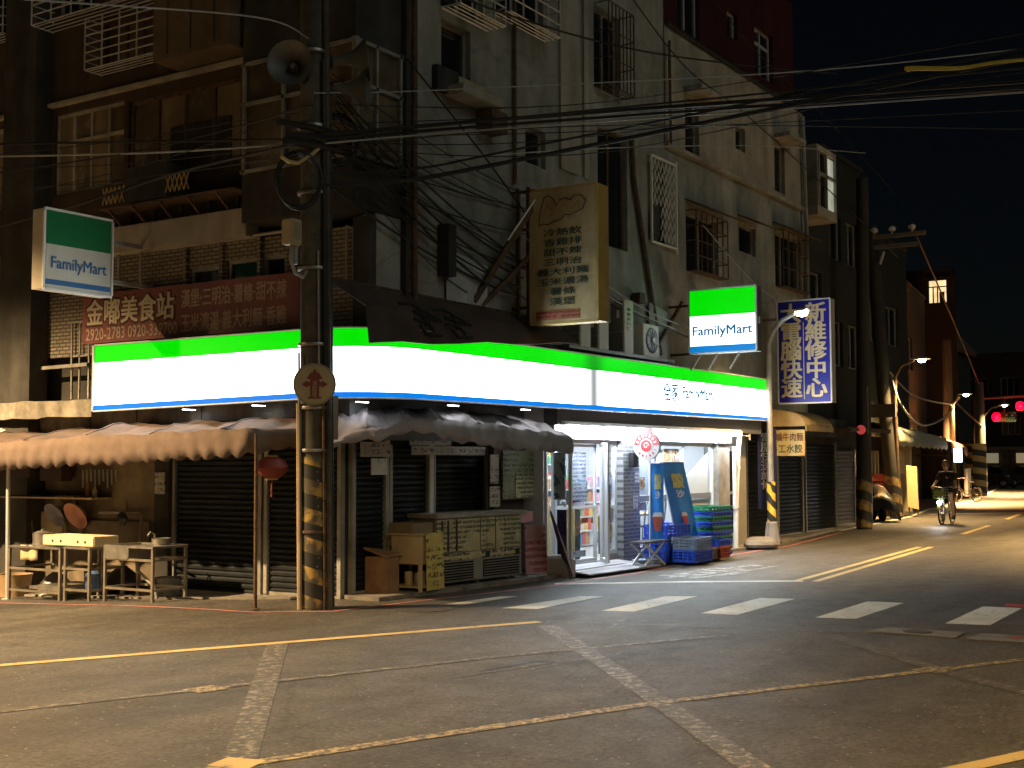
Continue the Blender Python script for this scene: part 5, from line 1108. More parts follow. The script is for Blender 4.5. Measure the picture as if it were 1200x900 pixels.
solo(MB().lathe([(.08, 0), (.13, .02), (.13, .12), (.11, .13)], (12.12, 16.55, 1.216), (0, 0, 1), 14), 'clay_pot', mat('tan_clay', (.45, .28, .15), .6, var=.2, bump=.1), 'small tan pot standing on the wall shelf of the stall', 'pot', smooth=True)
solo(MB().lathe([(.02, 0), (.16, .01), (.19, .015)], (12.1, 16.1, 1.216), (0, 0, 1), 14), 'tin_plate', steel, 'flat tin plate lying on the wall shelf beside the tan pot', 'plate')
solo(MB().box(12.0, 12.25, 15.3, 15.75, 1.216, 1.235), 'folded_cloth', cream, 'folded pale cloth on the right part of the wall shelf', 'cloth')
def pan(y, z, r, m_, label, name, tilt):
    mb = MB().lathe([(r * .55, 0), (r * .95, .09), (r, .11), (r * .93, .1), (r * .5, .012)], (12.18, y, z), (-1, 0, tilt), 18)
    mb.tube([(12.2, y, z + r), (12.28, y, z + r + .06)], .01, 5); return solo(mb, name, m_, label, 'basin', smooth=True)
pan(15.85, 1.0, .2, mat('grey_blue_enamel', (.22, .22, .27), .3, var=.15, bump=0), 'dull grey blue basin hanging on the stall wall', 'hanging_basin', -.6)
pan(15.38, 1.0, .22, mat('pink_plastic', (.50, .24, .17), .35, var=.15, bump=0), 'pinkish plastic basin hanging on the stall wall', 'hanging_basin', -.6)
solo(MB().lathe([(.03, 0), (.1, .02), (.1, .05), (.04, .07)], (12.15, 14.4, .92), (-1, 0, 0), 12).tube([(12.2, 14.4, 1.02), (12.2, 14.4, 1.2)], .008, 5), 'hanging_pan', blackgloss, 'small black pan hanging from the pipe on the stall wall', 'pan')
solo(MB().tube([(12.22, 15.75, .95), (12.22, 15.74, .55)], .02, 6).tube([(12.1, 16.4, .9), (11.95, 16.1, .35)], .012, 6), 'leaning_rods', bare, 'bare metal rods leaning on the stall wall behind the foam box', 'rod')
solo(MB().box(12.24, 12.29, 15.86, 16.5, .45, .98), 'wall_board', cream, 'pale square board on the stall wall under the grey basin', 'board')
solo(MB().box(12.25, 12.29, 14.0, 15.6, .4, .88), 'wall_board', wall_stall, 'wide stained board on the stall wall right of the pale square board', 'board')
solo(MB().box(12.17, 12.185, 13.6, 13.8, 1.28, 1.58), 'paper_notice', printed('notice_grey', (.42, .42, .42), (.1, .1, .1), 'Y', 12, 26, .5), 'grey paper notice taped to the dark pillar beside the shutter', 'notice')
solo(MB().box(11.9, 12.2, 16.2, 16.9, 1.5, 1.9).box(12.0, 12.2, 15.6, 16.1, 1.45, 1.8), 'dark_cupboard', mat('dark_cupboard', (.05, .03, .025), .6, var=.3, bump=.1), 'dark cupboard boxes under the awning above the wall shelf', 'cupboard', bev=.01)
mb = MB()
for k in range(9): mb.tube([(12.18, 15.35 - .09 * k, 1.62), (12.19, 15.35 - .09 * k, 1.35 + .05 * (k % 3))], .012, 5)
solo(mb, 'hanging_tools', steel, 'row of dim ladles and tools hanging under the awning', 'tools')
solo(MB().tube([(11.75, 16.9, 1.6), (11.75, 16.9, 1.3)], .035, 8), 'red_bottle', mat('red_plastic', (.55, .04, .04), .4, var=.1, bump=0), 'slim red bottle hanging beside the pale post at far left', 'bottle')
mb = MB().lathe([(.2, 0), (.24, .3), (.25, .32), (.22, .32), (.19, .02)], (11.55, 16.0, -.2), (0, 0, 1), 16)
solo(mb, 'stool_bucket', mat('tan_plastic', (.36, .25, .14), .5, var=.2, bump=.05), 'tan bucket on the ground at the far left of the stall', 'bucket', smooth=True)
solo(MB().box(11.15, 11.8, 14.5, 14.95, -.02, .05).box(11.2, 11.5, 15.0, 15.2, -.02, .02), 'metal_trays', steel, 'flat metal trays lying on the lower shelf of the left work table', 'tray')
solo(MB().tube([(11.25, 15.0, -.11), (11.2, 14.85, -.08), (11.35, 14.7, -.1), (11.25, 14.55, -.1), (11.4, 14.75, -.09)], .025, 7), 'coiled_hose', mat('pale_hose', (.55, .5, .42), .5, var=.15, bump=0), 'short pale hose lying under the left work table', 'hose', smooth=True)

# ------------------------------------------------------------------ menu cart and neighbours under the right awning
menu_m = printed('cream_menu', (.55, .47, .27), (.10, .12, .09), 'X', 15, 30, .56)
menu_dark = printed('cream_menu_small', (.55, .47, .27), (.06, .07, .06), 'X', 11, 20, .55)
ct = thing('menu_cart', 'steel food cart covered with cream menus standing before the shutters', 'cart', (14.4, 10.1, .05))
ux = V((1.9, -.12, 0)).normalized(); uy = V((-ux.y, ux.x, 0)); c0 = V((13.58, 9.96, 0))
def cb(name, m_, a0, a1, d0, d1, z0, z1, parent=ct): return MB().obox(c0 + ux * ((a0 + a1) / 2) + uy * ((d0 + d1) / 2) + V((0, 0, (z0 + z1) / 2)), ux, uy, (0, 0, 1), a1 - a0, d1 - d0, z1 - z0).build(name, m_, parent)
cb('body', mat('cart_steel', (.34, .33, .29), .45, .4, var=.2, bump=.05, streak=.2), 0, 1.92, .02, .55, .12, .96); cb('top', mat('cart_top', (.30, .27, .23), .6, var=.3, bump=.1), -.04, 1.98, -.04, .6, .965, 1.02)
x = .01
for w_ in (.42, .66, .42, .38):
    cb('menu_board', menu_m, x + .008, x + w_ - .008, .004, .018, .50, .95); cb('price_strip', menu_dark, x + .008, x + w_ - .008, .002, .016, .395, .488); x += w_
for x in (.095, .22, .40): cb('dark_strip', mat('menu_black', (.03, .03, .03), .5, bump=0), x, x + .04, -.002, .003, .52, .93)
for x in (.93, 1.28): cb('dark_strip', MATS['menu_black'], x, x + .012, -.002, .003, .52, .94)
cb('dark_label', MATS['menu_black'], 1.05, 1.15, -.003, .001, .4, .48); cb('dark_label', MATS['menu_black'], 1.75, 1.85, -.003, .001, .4, .48)
for a0, a1 in ((.05, .8), (1.02, 1.86)):
    cb('vent_recess', black, a0, a1, .012, .019, .13, .365)
    for k in range(6): cb('louvre', steel, a0 + .01, a1 - .01, -.002, .011, .15 + .036 * k, .162 + .036 * k)
cb('base_rail', steel, 0, 1.92, .0, .02, .1, .125)
for a in (.1, .95, 1.8):
    for d in (.08, .48): cb('foot', steel, a - .025, a + .025, d - .025, d + .025, .05, .12)
solo(MB().box(13.1, 13.55, 10.0, 10.38, .62, .92), 'drawer_box', mat('brown_drawer', (.24, .18, .12), .6, var=.2, bump=.1), 'brown drawer box behind the small cream cabinet', 'box', bev=.01, loc=(13.3, 10.2, .62))
sc_ = thing('side_cabinet', 'small cream cabinet with open lower shelf left of the menu cart', 'cabinet', (13.2, 10.05, .05))
MB().box(13.04, 13.46, 9.82, 10.3, .40, .77).build('body', cream, sc_, bev=.008); MB().box(13.02, 13.48, 9.8, 10.32, .772, .79).build('top', cream, sc_)
for x in (13.06, 13.44):
    for y in (9.84, 10.28): MB().box(x - .02, x + .02, y - .02, y + .02, .05, .4).build('leg', cream, sc_)
MB().box(13.045, 13.455, 9.825, 10.295, .1, .12).build('lower_shelf', cream, sc_)
for k, (x, y, c) in enumerate([(13.16, 9.95, steel), (13.18, 10.12, cream), (13.3, 10.0, grey_plastic)]): solo(MB().lathe([(.05, 0), (.055, .12), (.05, .17), (.03, .18)], (x, y, .121), (0, 0, 1), 10), 'storage_jar', c, ['steel jar at the front of the open cabinet shelf', 'cream jar at the back of the open cabinet shelf', 'grey jar near the middle of the open cabinet shelf'][k], 'jar')
solo(MB().prism([(13.08, 9.745, .07), (13.52, 9.79, .07), (13.5, 9.80, .80), (13.08, 9.76, .80)], (.002, .012, 0)), 'yellow_notice', printed('yellow_menu', (.60, .50, .14), (.12, .10, .03), 'X', 9, 16, .5), 'narrow yellow handwritten notice standing between cabinet and cart', 'notice')
pk = solo(MB().prism([(15.72, 9.92, .08), (16.08, 9.78, .06), (16.08, 9.80, .78), (15.72, 9.94, .80)], (.006, .015, 0)), 'pink_notice', printed('pink_menu', (.50, .28, .30), (.30, .08, .10), 'X', 10, 24, .6), 'pink printed notice board leaning at the right end of the cart', 'notice')
solo(MB().box(15.62, 16.05, 10.0, 10.2, .82, .98), 'pink_box', mat('pink_box', (.42, .2, .2), .6, var=.2, bump=.05), 'dull pink box behind the top of the pink notice', 'box')
solo(MB().prism([(15.75, 9.5, 1.0), (16.02, 9.3, .05), (16.2, 9.36, .05), (16.15, 9.55, .3), (15.92, 9.62, 1.0)], (.02, .03, 0)), 'leaning_board', wood_dark, 'dark reddish board leaning against the glass side screen', 'board')
bn = thing('waste_bin', 'worn brown bin with a tilted lid against the dark shutter', 'bin', (12.78, 10.25, .05))
MB().prism([(12.66, 10.42, .05), (12.7, 10.1, .05), (12.98, 10.12, .05), (12.96, 10.4, .05)], (0, 0, .46)).build('body', mat('brown_bin', (.26, .15, .08), .6, var=.3, scale=5, bump=.1), bn)
MB().prism([(12.64, 10.43, .60), (12.66, 10.08, .50), (12.98, 10.08, .52), (12.96, 10.42, .56)], (0, 0, .03)).build('lid', MATS['brown_bin'], bn)
nt = printed('menu_strip', (.46, .40, .28), (.12, .10, .08), 'X', 11, 13, .5)
for i, (x0, x1, z0, z1, y, lab) in enumerate([(12.42, 13.02, 1.78, 1.97, 10.30, 'leftmost long cream menu strip hung under the right awning'), (13.45, 15.2, 1.81, 1.93, 10.28, 'longest cream menu strip hung under the right awning'), (13.45, 14.4, 1.94, 2.05, 10.31, 'dim upper menu strip above the longest one'),
                                  (12.6, 12.92, 1.55, 1.76, 10.27, 'small pale paper sheet hanging below the leftmost menu strip')]):
    solo(MB().box(x0, x1, y, y + .012, z0, z1), 'menu_strip', nt if i < 3 else printed('pale_sheet_print', (.58, .57, .52), (.25, .25, .22), 'X', 9, 20, .4), lab, 'menu strip', 'menu strips under the right awning')
nb = thing('notice_board', 'wide greenish menu board hung beside the glass side screen', 'notice board', (16.0, 10.15, 1.15))
MB().box(15.42, 16.7 - .42, 10.12, 10.15, 1.17, 1.88).build('panel', printed('green_menu', (.22, .22, .13), (.05, .06, .04), 'X', 13, 20, .5), nb); MB().box(15.75, 16.27, 10.11, 10.119, 1.18, 1.5).build('lower_menu', menu_m, nb)
solo(MB().box(15.08, 15.34, 10.12, 10.135, 1.07, 1.36).box(15.1, 15.32, 10.125, 10.14, 1.4, 1.82), 'hanging_menu', nt, 'two narrow cream menus hanging one above the other left of the board', 'menu')
ln = thing('paper_lantern', 'dim round red lantern hanging under the awning by the thin post', 'lantern', (11.2, 10.65, 1.35))
MB().lathe([(.07, -.13), (.15, -.09), (.2, 0), (.15, .09), (.07, .13)], (11.2, 10.66, 1.65), (0, 0, 1), 18).build('body', mat('lantern_red', (.20, .04, .03), .7, var=.2, bump=.2), ln, smooth=True)
for z in (1.515, 1.785): MB().lathe([(.075, -.012), (.075, .012)], (11.2, 10.66, z), (0, 0, 1), 14).build('collar', mat('lantern_gold', (.4, .28, .1), .5, .3, bump=0), ln)
MB().tube([(11.2, 10.66, 1.5), (11.2, 10.66, 1.3)], .012, 5).build('tassel', MATS['lantern_red'], ln); MB().tube([(11.2, 10.66, 1.79), (11.2, 10.66, 2.1)], .005, 4).build('hook_cord', black, ln)

# ------------------------------------------------------------------ the big pole in front of the corner
def pole_pt(z): return V((11.34 - .018 * z, 10.08, z))
up_ = thing('utility_pole', 'thick old concrete utility pole with worn yellow and black bands before the corner', 'utility pole', (11.34, 10.08, 0))
MB().tube([pole_pt(z) for z in (0, 2, 4, 6, 8, 12)], .175, 22, .135).build('shaft', concrete, up_, smooth=True)
MB().tube([pole_pt(z) for z in (.02, .5, 1, 1.5, 1.78)], .1785, 28).build('striped_wrap', hazard('hazard_wrap', .34, .5, .47, (.38, .25, .06)), up_, smooth=True)
def along_pole(ang, r, z0, z1, k=8): return [pole_pt(lerp(z0, z1, i / k)) + V((math.cos(ang) * r, math.sin(ang) * r, 0)) for i in range(k + 1)]
va = math.atan2(-10.08, -11.34)       # side facing the street
for a, r, rad, z0, z1, m_, nm in [(va + .95, .2, .035, 0, 7.5, concrete, 'conduit'), (va + .55, .2, .018, 0, 2.8, rust, 'conduit'), (va - 1.15, .2, .03, 0, 2.4, mat('tan_conduit', (.42, .3, .16), .6, var=.3, bump=.1), 'conduit'), (va - 1.0, .21, .014, .05, 3.0, alu_dim, 'conduit'), (va + .7, .19, .022, 2.6, 6.5, cablem, 'riser_cable'), (va + 1.3, .21, .02, 0.02, 6.2, cablem, 'riser_cable'), (va + .3, .18, .012, 2.4, 4.2, alu_dim, 'riser_cable')]:
    MB().tube(along_pole(a, r, z0, z1), rad, 8).build(nm, m_, up_, smooth=True)
for z in (.9, 1.85, 2.35, 3.1, 4.0, 4.9, 5.7, 6.6):
    c = pole_pt(z); MB().lathe([(.192, -.018), (.196, 0), (.192, .018)], c, (0, 0, 1), 22).build('steel_band', steel if z > 1.8 else rust, up_, smooth=True)
mb = MB()
for k in range(14): c = pole_pt(.3 + .1 * k) + V((math.cos(va + .22 - .05 * (k % 3)) * .181, math.sin(va + .22 - .05 * (k % 3)) * .181, 0)); mb.lathe([(.008, 0), (.006, .006)], c, (math.cos(va), math.sin(va), 0), 6)
mb.build('rivet_row', steel, up_)
meter = MB().box(10.72, 10.9, 9.93, 10.1, 4.22, 4.52).build('meter_box', mat('meter_beige', (.42, .36, .24), .5, var=.15, bump=.05), up_, bev=.015); MB().box(10.75, 10.87, 9.925, 9.929, 4.28, 4.48).build('cover', mat('meter_cover', (.30, .26, .17), .5, var=.1, bump=0), meter)
MB().tube([(10.8, 10.0, 4.22), (10.78, 10.0, 4.05), (10.86, 10.0, 3.9), (11.05, 10.05, 3.88), (11.15, 10.05, 4.0)], .022, 7).tube([(10.86, 10.0, 4.22), (10.86, 10.0, 4.0)], .035, 7).build('meter_cable', grey_plastic, up_, smooth=True)
MB().box(11.43, 11.54, 9.92, 10.12, 1.98, 2.5).build('back_plate', mat('weathered_plate', (.26, .20, .14), .7, var=.3, bump=.1, streak=.3), up_)
hy = thing('hydrant_sign', 'round cream sign with a red hydrant strapped to the big pole', 'sign', (11.15, 9.85, 2.35))
hd = V((-.75, -.66, 0)).normalized(); hr = V((.66, -.75, 0)).normalized(); hc = V((11.3, 10.08, 2.62)) + hd * .22
MB().lathe([(.245, 0), (.25, .01), (.245, .02)], hc, hd, 36).build('rim', mat('hydrant_rim', (.28, .25, .2), .5, .3, bump=0), hy); MB().lathe([(.225, 0), (.225, .004)], hc + hd * .02, hd, 36).build('disc', mat('hydrant_cream', (.46, .38, .22), .5, var=.15, bump=.02, streak=.15), hy)
prof = [(-.075, -.17), (.075, -.17), (.075, -.145), (.052, -.145), (.052, -.02), (.075, -.02), (.075, -.035), (.1, -.035), (.15, 0), (.1, .035), (.075, .035), (.075, .02), (.055, .03), (.055, .055), (.095, .065), (.05, .13), (.02, .14), (.02, .17), (-.02, .17), (-.02, .14), (-.05, .13), (-.095, .065), (-.055, .055), (-.055, .03), (-.075, .02), (-.075, .035), (-.1, .035), (-.15, 0), (-.1, -.035), (-.075, -.035), (-.075, -.02), (-.052, -.02), (-.052, -.145), (-.075, -.145)]
MB().prism([hc + hd * .0245 + hr * a + V((0, 0, b)) for a, b in prof], hd * .003).build('hydrant_symbol', mat('hydrant_red', (.20, .045, .035), .5, var=.15, bump=0), hy)
text('lettering', '消\n防\n栓', hc + hd * .028 + V((0, 0, -.055)), hr, (0, 0, 1), .055, .19, MATS['hydrant_cream'], hy, .002, .01, .9)
MB().lathe([(.198, -.02), (.198, .02)], pole_pt(2.62), (0, 0, 1), 22).build('strap', steel, hy)
def horn(loc, d, s, label):
    t = thing('horn_speaker', label, 'loudspeaker', loc, 'horn loudspeakers on the big pole'); l = V(loc); dv = V(d).normalized()
    MB().lathe([(.05, 0), (.055, .1), (.07, .18), (.12, .28), (.2, .38), (.255, .43), (.265, .44), (.25, .435), (.19, .375), (.11, .28), (.06, .2)], l, dv, 26).build('horn', mat('horn_grey', (.12, .12, .115), .5, .2, var=.2, bump=.03), t, smooth=True)
    MB().lathe([(.02, -.14), (.08, -.13), (.085, 0), (.05, .02)], l, dv, 18).build('driver', blackgloss, t, smooth=True); MB().lathe([(.045, .2), (.06, .26), (.03, .33), (.01, .34)], l, dv, 14).build('re_entrant_cone', MATS['horn_grey'], t, smooth=True)
    q = pole_pt(l.z - .02); MB().bar(l - dv * .02, q, .035).build('bracket', rust, t)
horn((10.98, 10.05, 6.28), (-.75, -.35, .02), 1, 'horn loudspeaker on the left side of the big pole')
horn((11.45, 9.98, 6.55), (.55, -.75, .1), 1, 'upper horn loudspeaker on the right side of the big pole')
horn((11.42, 9.95, 6.2), (.5, -.8, -.02), 1, 'lower horn loudspeaker on the right side of the big pole')
def coil(c, r, n, label, m_):
    pts = []; R = random.Random(int(c[2] * 10))
    for i in range(n * 20):
        a = i / 20 * 2 * math.pi; rr = r * (1 + .09 * math.sin(i * .37)) ; pts.append(V(c) + V((.75, -.66, 0)) * (rr * .78 * math.cos(a)) + V((0, 0, 1)) * (rr * math.sin(a)) + V((-.66, -.75, 0)) * (.04 * math.sin(i * .11)))
    solo(MB().tube(pts, .011, 5), 'cable_coil', m_, label, 'cable coil', 'spare cable coils on the big pole', loc=c)
coil((11.55, 9.95, 5.6), .30, 6, 'loose coil of black cable on the right of the big pole', cablem); coil((10.85, 9.95, 4.98), .32, 6, 'loose coil of black cable on the left of the big pole', cablem)
mb = MB()
for k, (z, r) in enumerate([(5.5, .05), (5.42, .045), (5.62, .04)]): mb.tube([(10.7 - .1 * k, 9.95, z - .03), (11.0, 9.86, z), (11.35, 9.88, z + .02), (11.7, 9.9, z + .05)], r, 8)
solo(mb, 'splice_bundle', cablem, 'thick black splice bundle strapped across the big pole', 'cable bundle', smooth=True)
solo(MB().tube([(10.5, 9.9, 5.18), (10.62, 9.9, 5.15), (10.78, 9.9, 5.16), (10.98, 9.86, 5.3), (11.12, 9.86, 5.42)], .022, 7), 'yellow_sleeve', mat('dull_yellow_sleeve', (.5, .40, .15), .5, var=.2, bump=0), 'dull yellow cable sleeve on the left of the big pole', 'sleeve', smooth=True)

# ------------------------------------------------------------------ overhead cables
def cable(pts, r, label, m_=None, sag=.15, grp='cables strung between pole, walls and street'):
    P = [V(p) for p in pts]; Q = []
    if len(P) == 2:
        L_ = (P[1] - P[0]).length
        for i in range(19): t = i / 18; q = P[0].lerp(P[1], t); q.z -= sag * 4 * t * (1 - t); Q.append(q)
    else:
        n = len(P)
        for i in range(n - 1):
            p0 = P[max(0, i - 1)]; p1 = P[i]; p2 = P[i + 1]; p3 = P[min(n - 1, i + 2)]
            for k in range(8):
                t = k / 8; Q.append(.5 * ((2 * p1) + (-p0 + p2) * t + (2 * p0 - 5 * p1 + 4 * p2 - p3) * t * t + (-p0 + 3 * p1 - 3 * p2 + p3) * t ** 3))
        Q.append(P[-1])
    return solo(MB().tube(Q, r, 6), 'overhead_cable', m_ or cablem, label, 'cable', grp, loc=P[0])
PT = lambda z: tuple(pole_pt(z) + V((.0, -.17, 0)))
cable([(11.1, 9.9, 5.55), (13.17, 8.5, 6.02), (16.78, 3.0, 6.50)], .026, 'upper thick black bundle cable from the big pole over the right street')
cable([(11.1, 9.9, 5.50), (13.17, 8.5, 5.95), (16.78, 3.0, 6.42)], .02, 'black cable just below the upper thick bundle over the right street')
cable([(11.1, 9.9, 5.45), (13.17, 8.5, 5.90), (16.77, 3.0, 6.36)], .012, 'pale thin cable shining below the thick bundle over the right street', cablew)
cable([(11.1, 9.9, 5.58), (13.0, 8.5, 5.98), (16.85, 3.0, 6.70)], .014, 'thin black cable crossing just above the thick bundle')
cable([(11.2, 9.9, 4.98), (12.0, 9.5, 5.12), (13.1, 8.6, 5.45), (16.85, 3.0, 6.84)], .030, 'thick lowest black cable climbing from the pole across the grey wall to the right')
cable([(11.2, 9.9, 5.12), (12.4, 9.4, 5.35), (13.4, 8.2, 5.70), (16.86, 3.0, 6.96)], .016, 'slim black cable just above the lowest thick one')
cable([(11.05, 9.9, 6.05), (13.0, 9.3, 6.48), (17.5, 6.0, 7.35), (20, 3.0, 7.9)], .009, 'thin pale cable high over the right street', cablew)
cable([(13.2, 9.5, 7.9), (14.73, 9.5, 8.0), (18.69, 9.5, 8.60), (24.5, 9.5, 9.85), (29, 9.5, 10.9)], .016, 'dark sagging cable along the upper right-hand wall')
cable([(5.5, 9.5, 5.50), (6.75, 9.5, 5.76), (9.67, 9.5, 6.47), (11.0, 9.95, 6.7)], .009, 'thin pale cable coming in from the upper left to the pole', cablew)
cable([(13.0, 9.6, 5.60), (17.19, 9.5, 6.62), (24, 9.5, 8.1), (31, 9.5, 9.4)], .010, 'thin pale cable along the right-hand wall at window height', cablew)
cable([(11.3, 16.8, 6.46), (11.25, 13, 5.95), (11.05, 9.92, 5.5)], .018, 'upper black cable from the left street to the pole')
cable([(11.3, 16.8, 6.27), (11.25, 13, 5.80), (11.05, 9.92, 5.46)], .014, 'pale cable just below the upper left one', cablew)
cable([(11.3, 16.8, 5.12), (11.3, 14.47, 5.28), (11.2, 12.3, 5.45), (11.05, 9.92, 5.48)], .020, 'lower black cable from the left street rising to the pole')
cable([(11.3, 16.8, 5.98), (11.25, 13.0, 5.85), (11.05, 9.92, 5.9)], .012, 'slack thin black cable in front of the side-street windows')
rc = random.Random(5)
for k in range(11):
    z0 = rc.uniform(5.2, 6.4); x1 = rc.uniform(13.4, 18.5); cable([(11.4 + rc.uniform(-.05, .1), 9.93, z0), (x1, 9.93, rc.uniform(3.9, 5.6) + .03 * (x1 - 13))], rc.uniform(.006, .010), 'thin black drop cable fanning from the big pole across the grey wall', sag=rc.uniform(.05, .35))
for k in range(6):
    z0 = rc.uniform(5.4, 6.3); cable([(11.2, 9.9, z0), (rc.uniform(13.5, 14.5), rc.uniform(7.6, 8.4), z0 + rc.uniform(.25, .5)), (16.85, 3.0, 5.9 + .25 * k)], .007, 'hair-thin black cable crossing over the right street beside the thick bundle')
for k in range(4):
    z0 = rc.uniform(5.6, 6.6); cable([(11.25, 17, z0), (11.05, 9.92, rc.uniform(5.3, 5.9))], .006, 'hair-thin black cable from the left street to the pole', sag=rc.uniform(.05, .3))
for k, (a, b, s) in enumerate([((11.5, 9.95, 6.15), (15.5, 9.85, 4.6), .25), ((11.5, 9.95, 6.05), (15.55, 9.85, 4.4), .3), ((11.5, 9.95, 6.2), (17.6, 9.75, 4.3), .35), ((11.5, 9.95, 5.9), (14.6, 9.85, 4.2), .2), ((11.45, 9.95, 5.4), (15.5, 9.85, 4.25), .2), ((11.45, 9.95, 5.0), (15.5, 9.9, 4.12), .12)]):
    cable([a, b], .013 + .003 * (k % 2), ['topmost slanting drop cable from the horn speakers to the yellow sign frame', 'second slanting drop cable from the horn speakers to the yellow sign frame', 'long slanting drop cable passing behind the yellow sign to the tin sheets', 'slanting drop cable ending above the corrugated sheet', 'lower slanting drop cable to the foot of the yellow sign frame', 'lowest nearly level drop cable across the grey wall'][k], sag=s)
cable([(12.45, 9.7, 6.9), (14.3, 9.7, 5.95), (15.96, 9.7, 5.0), (17.5, 9.7, 4.37), (21.97, 9.7, 3.85)], .013, 'long dark cable falling along the right-hand wall to the square lit sign')
cable([(15.4, 9.7, 5.1), (17.5, 9.7, 4.62), (19.5, 9.7, 4.25), (21.6, 9.7, 4.1)], .011, 'pale cable from the yellow sign sloping to the lattice window', cablew)
cable([(15.4, 9.7, 4.95), (18.0, 9.7, 4.35), (20.4, 9.7, 4.05)], .011, 'second pale cable below it from the yellow sign', cablew)
cable([(18.2, 9.7, 9.8), (20.79, 9.7, 8.97), (23.59, 9.7, 8.74), (28.11, 9.7, 8.18), (34, 9.6, 7.2)], .013, 'dark cable falling past the rooftop storey')
cable([(20.5, 9.6, 10.9), (23.86, 9.6, 10.14), (27.91, 9.6, 9.75), (34, 9.6, 8.9)], .010, 'dark cable crossing the red rooftop storey')
cable([(21.5, 9.65, 6.1), (24, 9.65, 5.3), (27, 9.65, 4.8)], .010, 'faint cable across the barred lower windows', cablew)
cable([(11.1, 3.0, 5.15), (11.18, 3.0, 5.18), (12.98, 3.0, 5.66), (14.6, 3.0, 6.15), (16.5, 3.0, 6.70)], .022, 'cable in a thick yellow insulating sleeve at the upper right', mat('yellow_insulating_sleeve', (.60, .42, .04), .5, var=.15, bump=0))

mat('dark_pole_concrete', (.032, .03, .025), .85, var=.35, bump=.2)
# ------------------------------------------------------------------ street lamps
SOD = (1.0, .63, .25)
lens_m = emis('lamp_lens', (1.0, .74, .38), 60)
def street_lamp(base, arm_pts, head, d, power, label, mpole, angle=150, lens=None, base_r=.07, col=SOD, rad=.12, sz=1.0, blend=.8):
    t = thing('street_lamp', label, 'street lamp', base, 'street lamps along the road')
    MB().tube(arm_pts, base_r, 10, base_r * .55).build('pole', mpole, t, smooth=True)
    dv = V((d[0], d[1], 0)).normalized(); h = V(head); up = (V((0, 0, 1)) - dv * .0)
    sd_ = V((-dv.y, dv.x, 0))
    hd_ = MB()
    rows = []
    for i, (s, w_, hh) in enumerate([(-.3, .03, .03), (-.15, .07, .05), (0, .11, .075), (.2, .10, .06), (.3, .03, .02)]):
        rows.append([h + dv * s * sz + sd_ * (w_ * sz * math.cos(a)) + V((0, 0, hh * sz * max(0, math.sin(a)) + .01)) for a in [math.pi * k / 8 for k in range(9)]])
    hd_.grid(rows).build('head', grey_plastic, t, smooth=True)
    MB().lathe([(.01, -.09 * sz), (.09 * sz, -.07 * sz), (.13 * sz, 0), (.01, .002)], h + dv * .05 * sz + V((0, 0, 0)), (0, 0, 1), 14).build('lens', lens or lens_m, t, smooth=True)
    L_ = light('SPOT', 'lamp_light', h + dv * .05 + V((0, 0, -.1)), power, col, t, target=h + dv * .05 + V((0, 0, -5)), size=rad, angle=angle, blend=blend)
    return t
galv = mat('galvanised_pole', (.42, .42, .40), .5, .5, var=.25, scale=4, bump=.05, streak=.2)
L1 = street_lamp((24.3, 9.49, 0), [(24.3, 9.49, .3), (24.42, 9.55, 2.0), (24.5, 9.58, 4.1), (24.48, 9.45, 4.4), (23.8, 8.98, 4.52), (23.3, 8.56, 4.55)], (23.05, 8.36, 4.54), (-.75, -.65), 1700, 'street lamp with striped post and pale concrete foot at the end of the fascia', galv, angle=132)
MB().tube([(24.31, 9.49, .42), (24.375, 9.525, 1.3)], .088, 16).build('striped_sleeve', hazard('hazard_sleeve', .34, .5, .2, (.75, .48, .05)), L1, smooth=True)
MB().lathe([(.17, 0), (.16, .08), (.115, .44), (.10, .46), (.05, .46)], (24.3, 9.49, .05), (0, 0, 1), 8).build('concrete_foot', mat('foot_concrete', (.30, .29, .30), .8, var=.25, bump=.3, streak=.2), L1)
street_lamp((38.7, 11.05, 0), [(38.7, 11.05, 0), (38.7, 11.1, 3.5), (38.7, 11.08, 4.3), (38.7, 10.9, 4.62), (38.7, 10.5, 4.76)], (38.7, 10.32, 4.78), (0, -1), 5000, 'street lamp on the second far pole beside the shop with red fittings', rust, angle=125)
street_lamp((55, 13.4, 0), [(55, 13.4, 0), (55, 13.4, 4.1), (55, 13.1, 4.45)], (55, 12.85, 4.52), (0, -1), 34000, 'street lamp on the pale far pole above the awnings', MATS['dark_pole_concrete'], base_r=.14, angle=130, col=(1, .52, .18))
street_lamp((71.3, 15.84, 0), [(71.3, 15.84, 0), (71.3, 15.76, 4.1), (71.3, 15.3, 4.6), (71.3, 14.8, 4.7)], (71.3, 14.66, 4.72), (0, -1), 20000, 'farthest street lamp beside the red traffic light', rust)
# the lamps that light the crossing from outside the view: one over the side street, one behind the camera
street_lamp((2.4, 20.6, -.4), [(2.4, 20.6, -.4), (2.5, 20.5, 6.6), (3.2, 19.6, 7.1), (4.7, 17.8, 7.2)], (4.9, 17.5, 7.2), (.6, -.7), 25000, 'street lamp over the side street left of the food stall', galv, angle=138, rad=.12, blend=.35, col=(1, .66, .32))
street_lamp((-1.5, -2.5, 0), [(-1.5, -2.5, 0), (-1.5, -2.5, 7.6), (-1.1, -2.0, 8.2), (0, -.8, 8.4)], (.3, -.5, 8.4), (.7, .7), 8500, 'street lamp over the crossing behind the viewer', galv, angle=142, rad=.25, blend=.5)
street_lamp((29, -1.8, 0), [(29, -1.8, 0), (29, -1.8, 6.2), (29, -1.0, 6.9), (29, .4, 7.1)], (29, .9, 7.1), (0, 1), 24000, 'unseen street lamp added on the far side of the long street to light the road', galv, angle=122, rad=.2)  # out-of-view lamp added to spread even light over the road

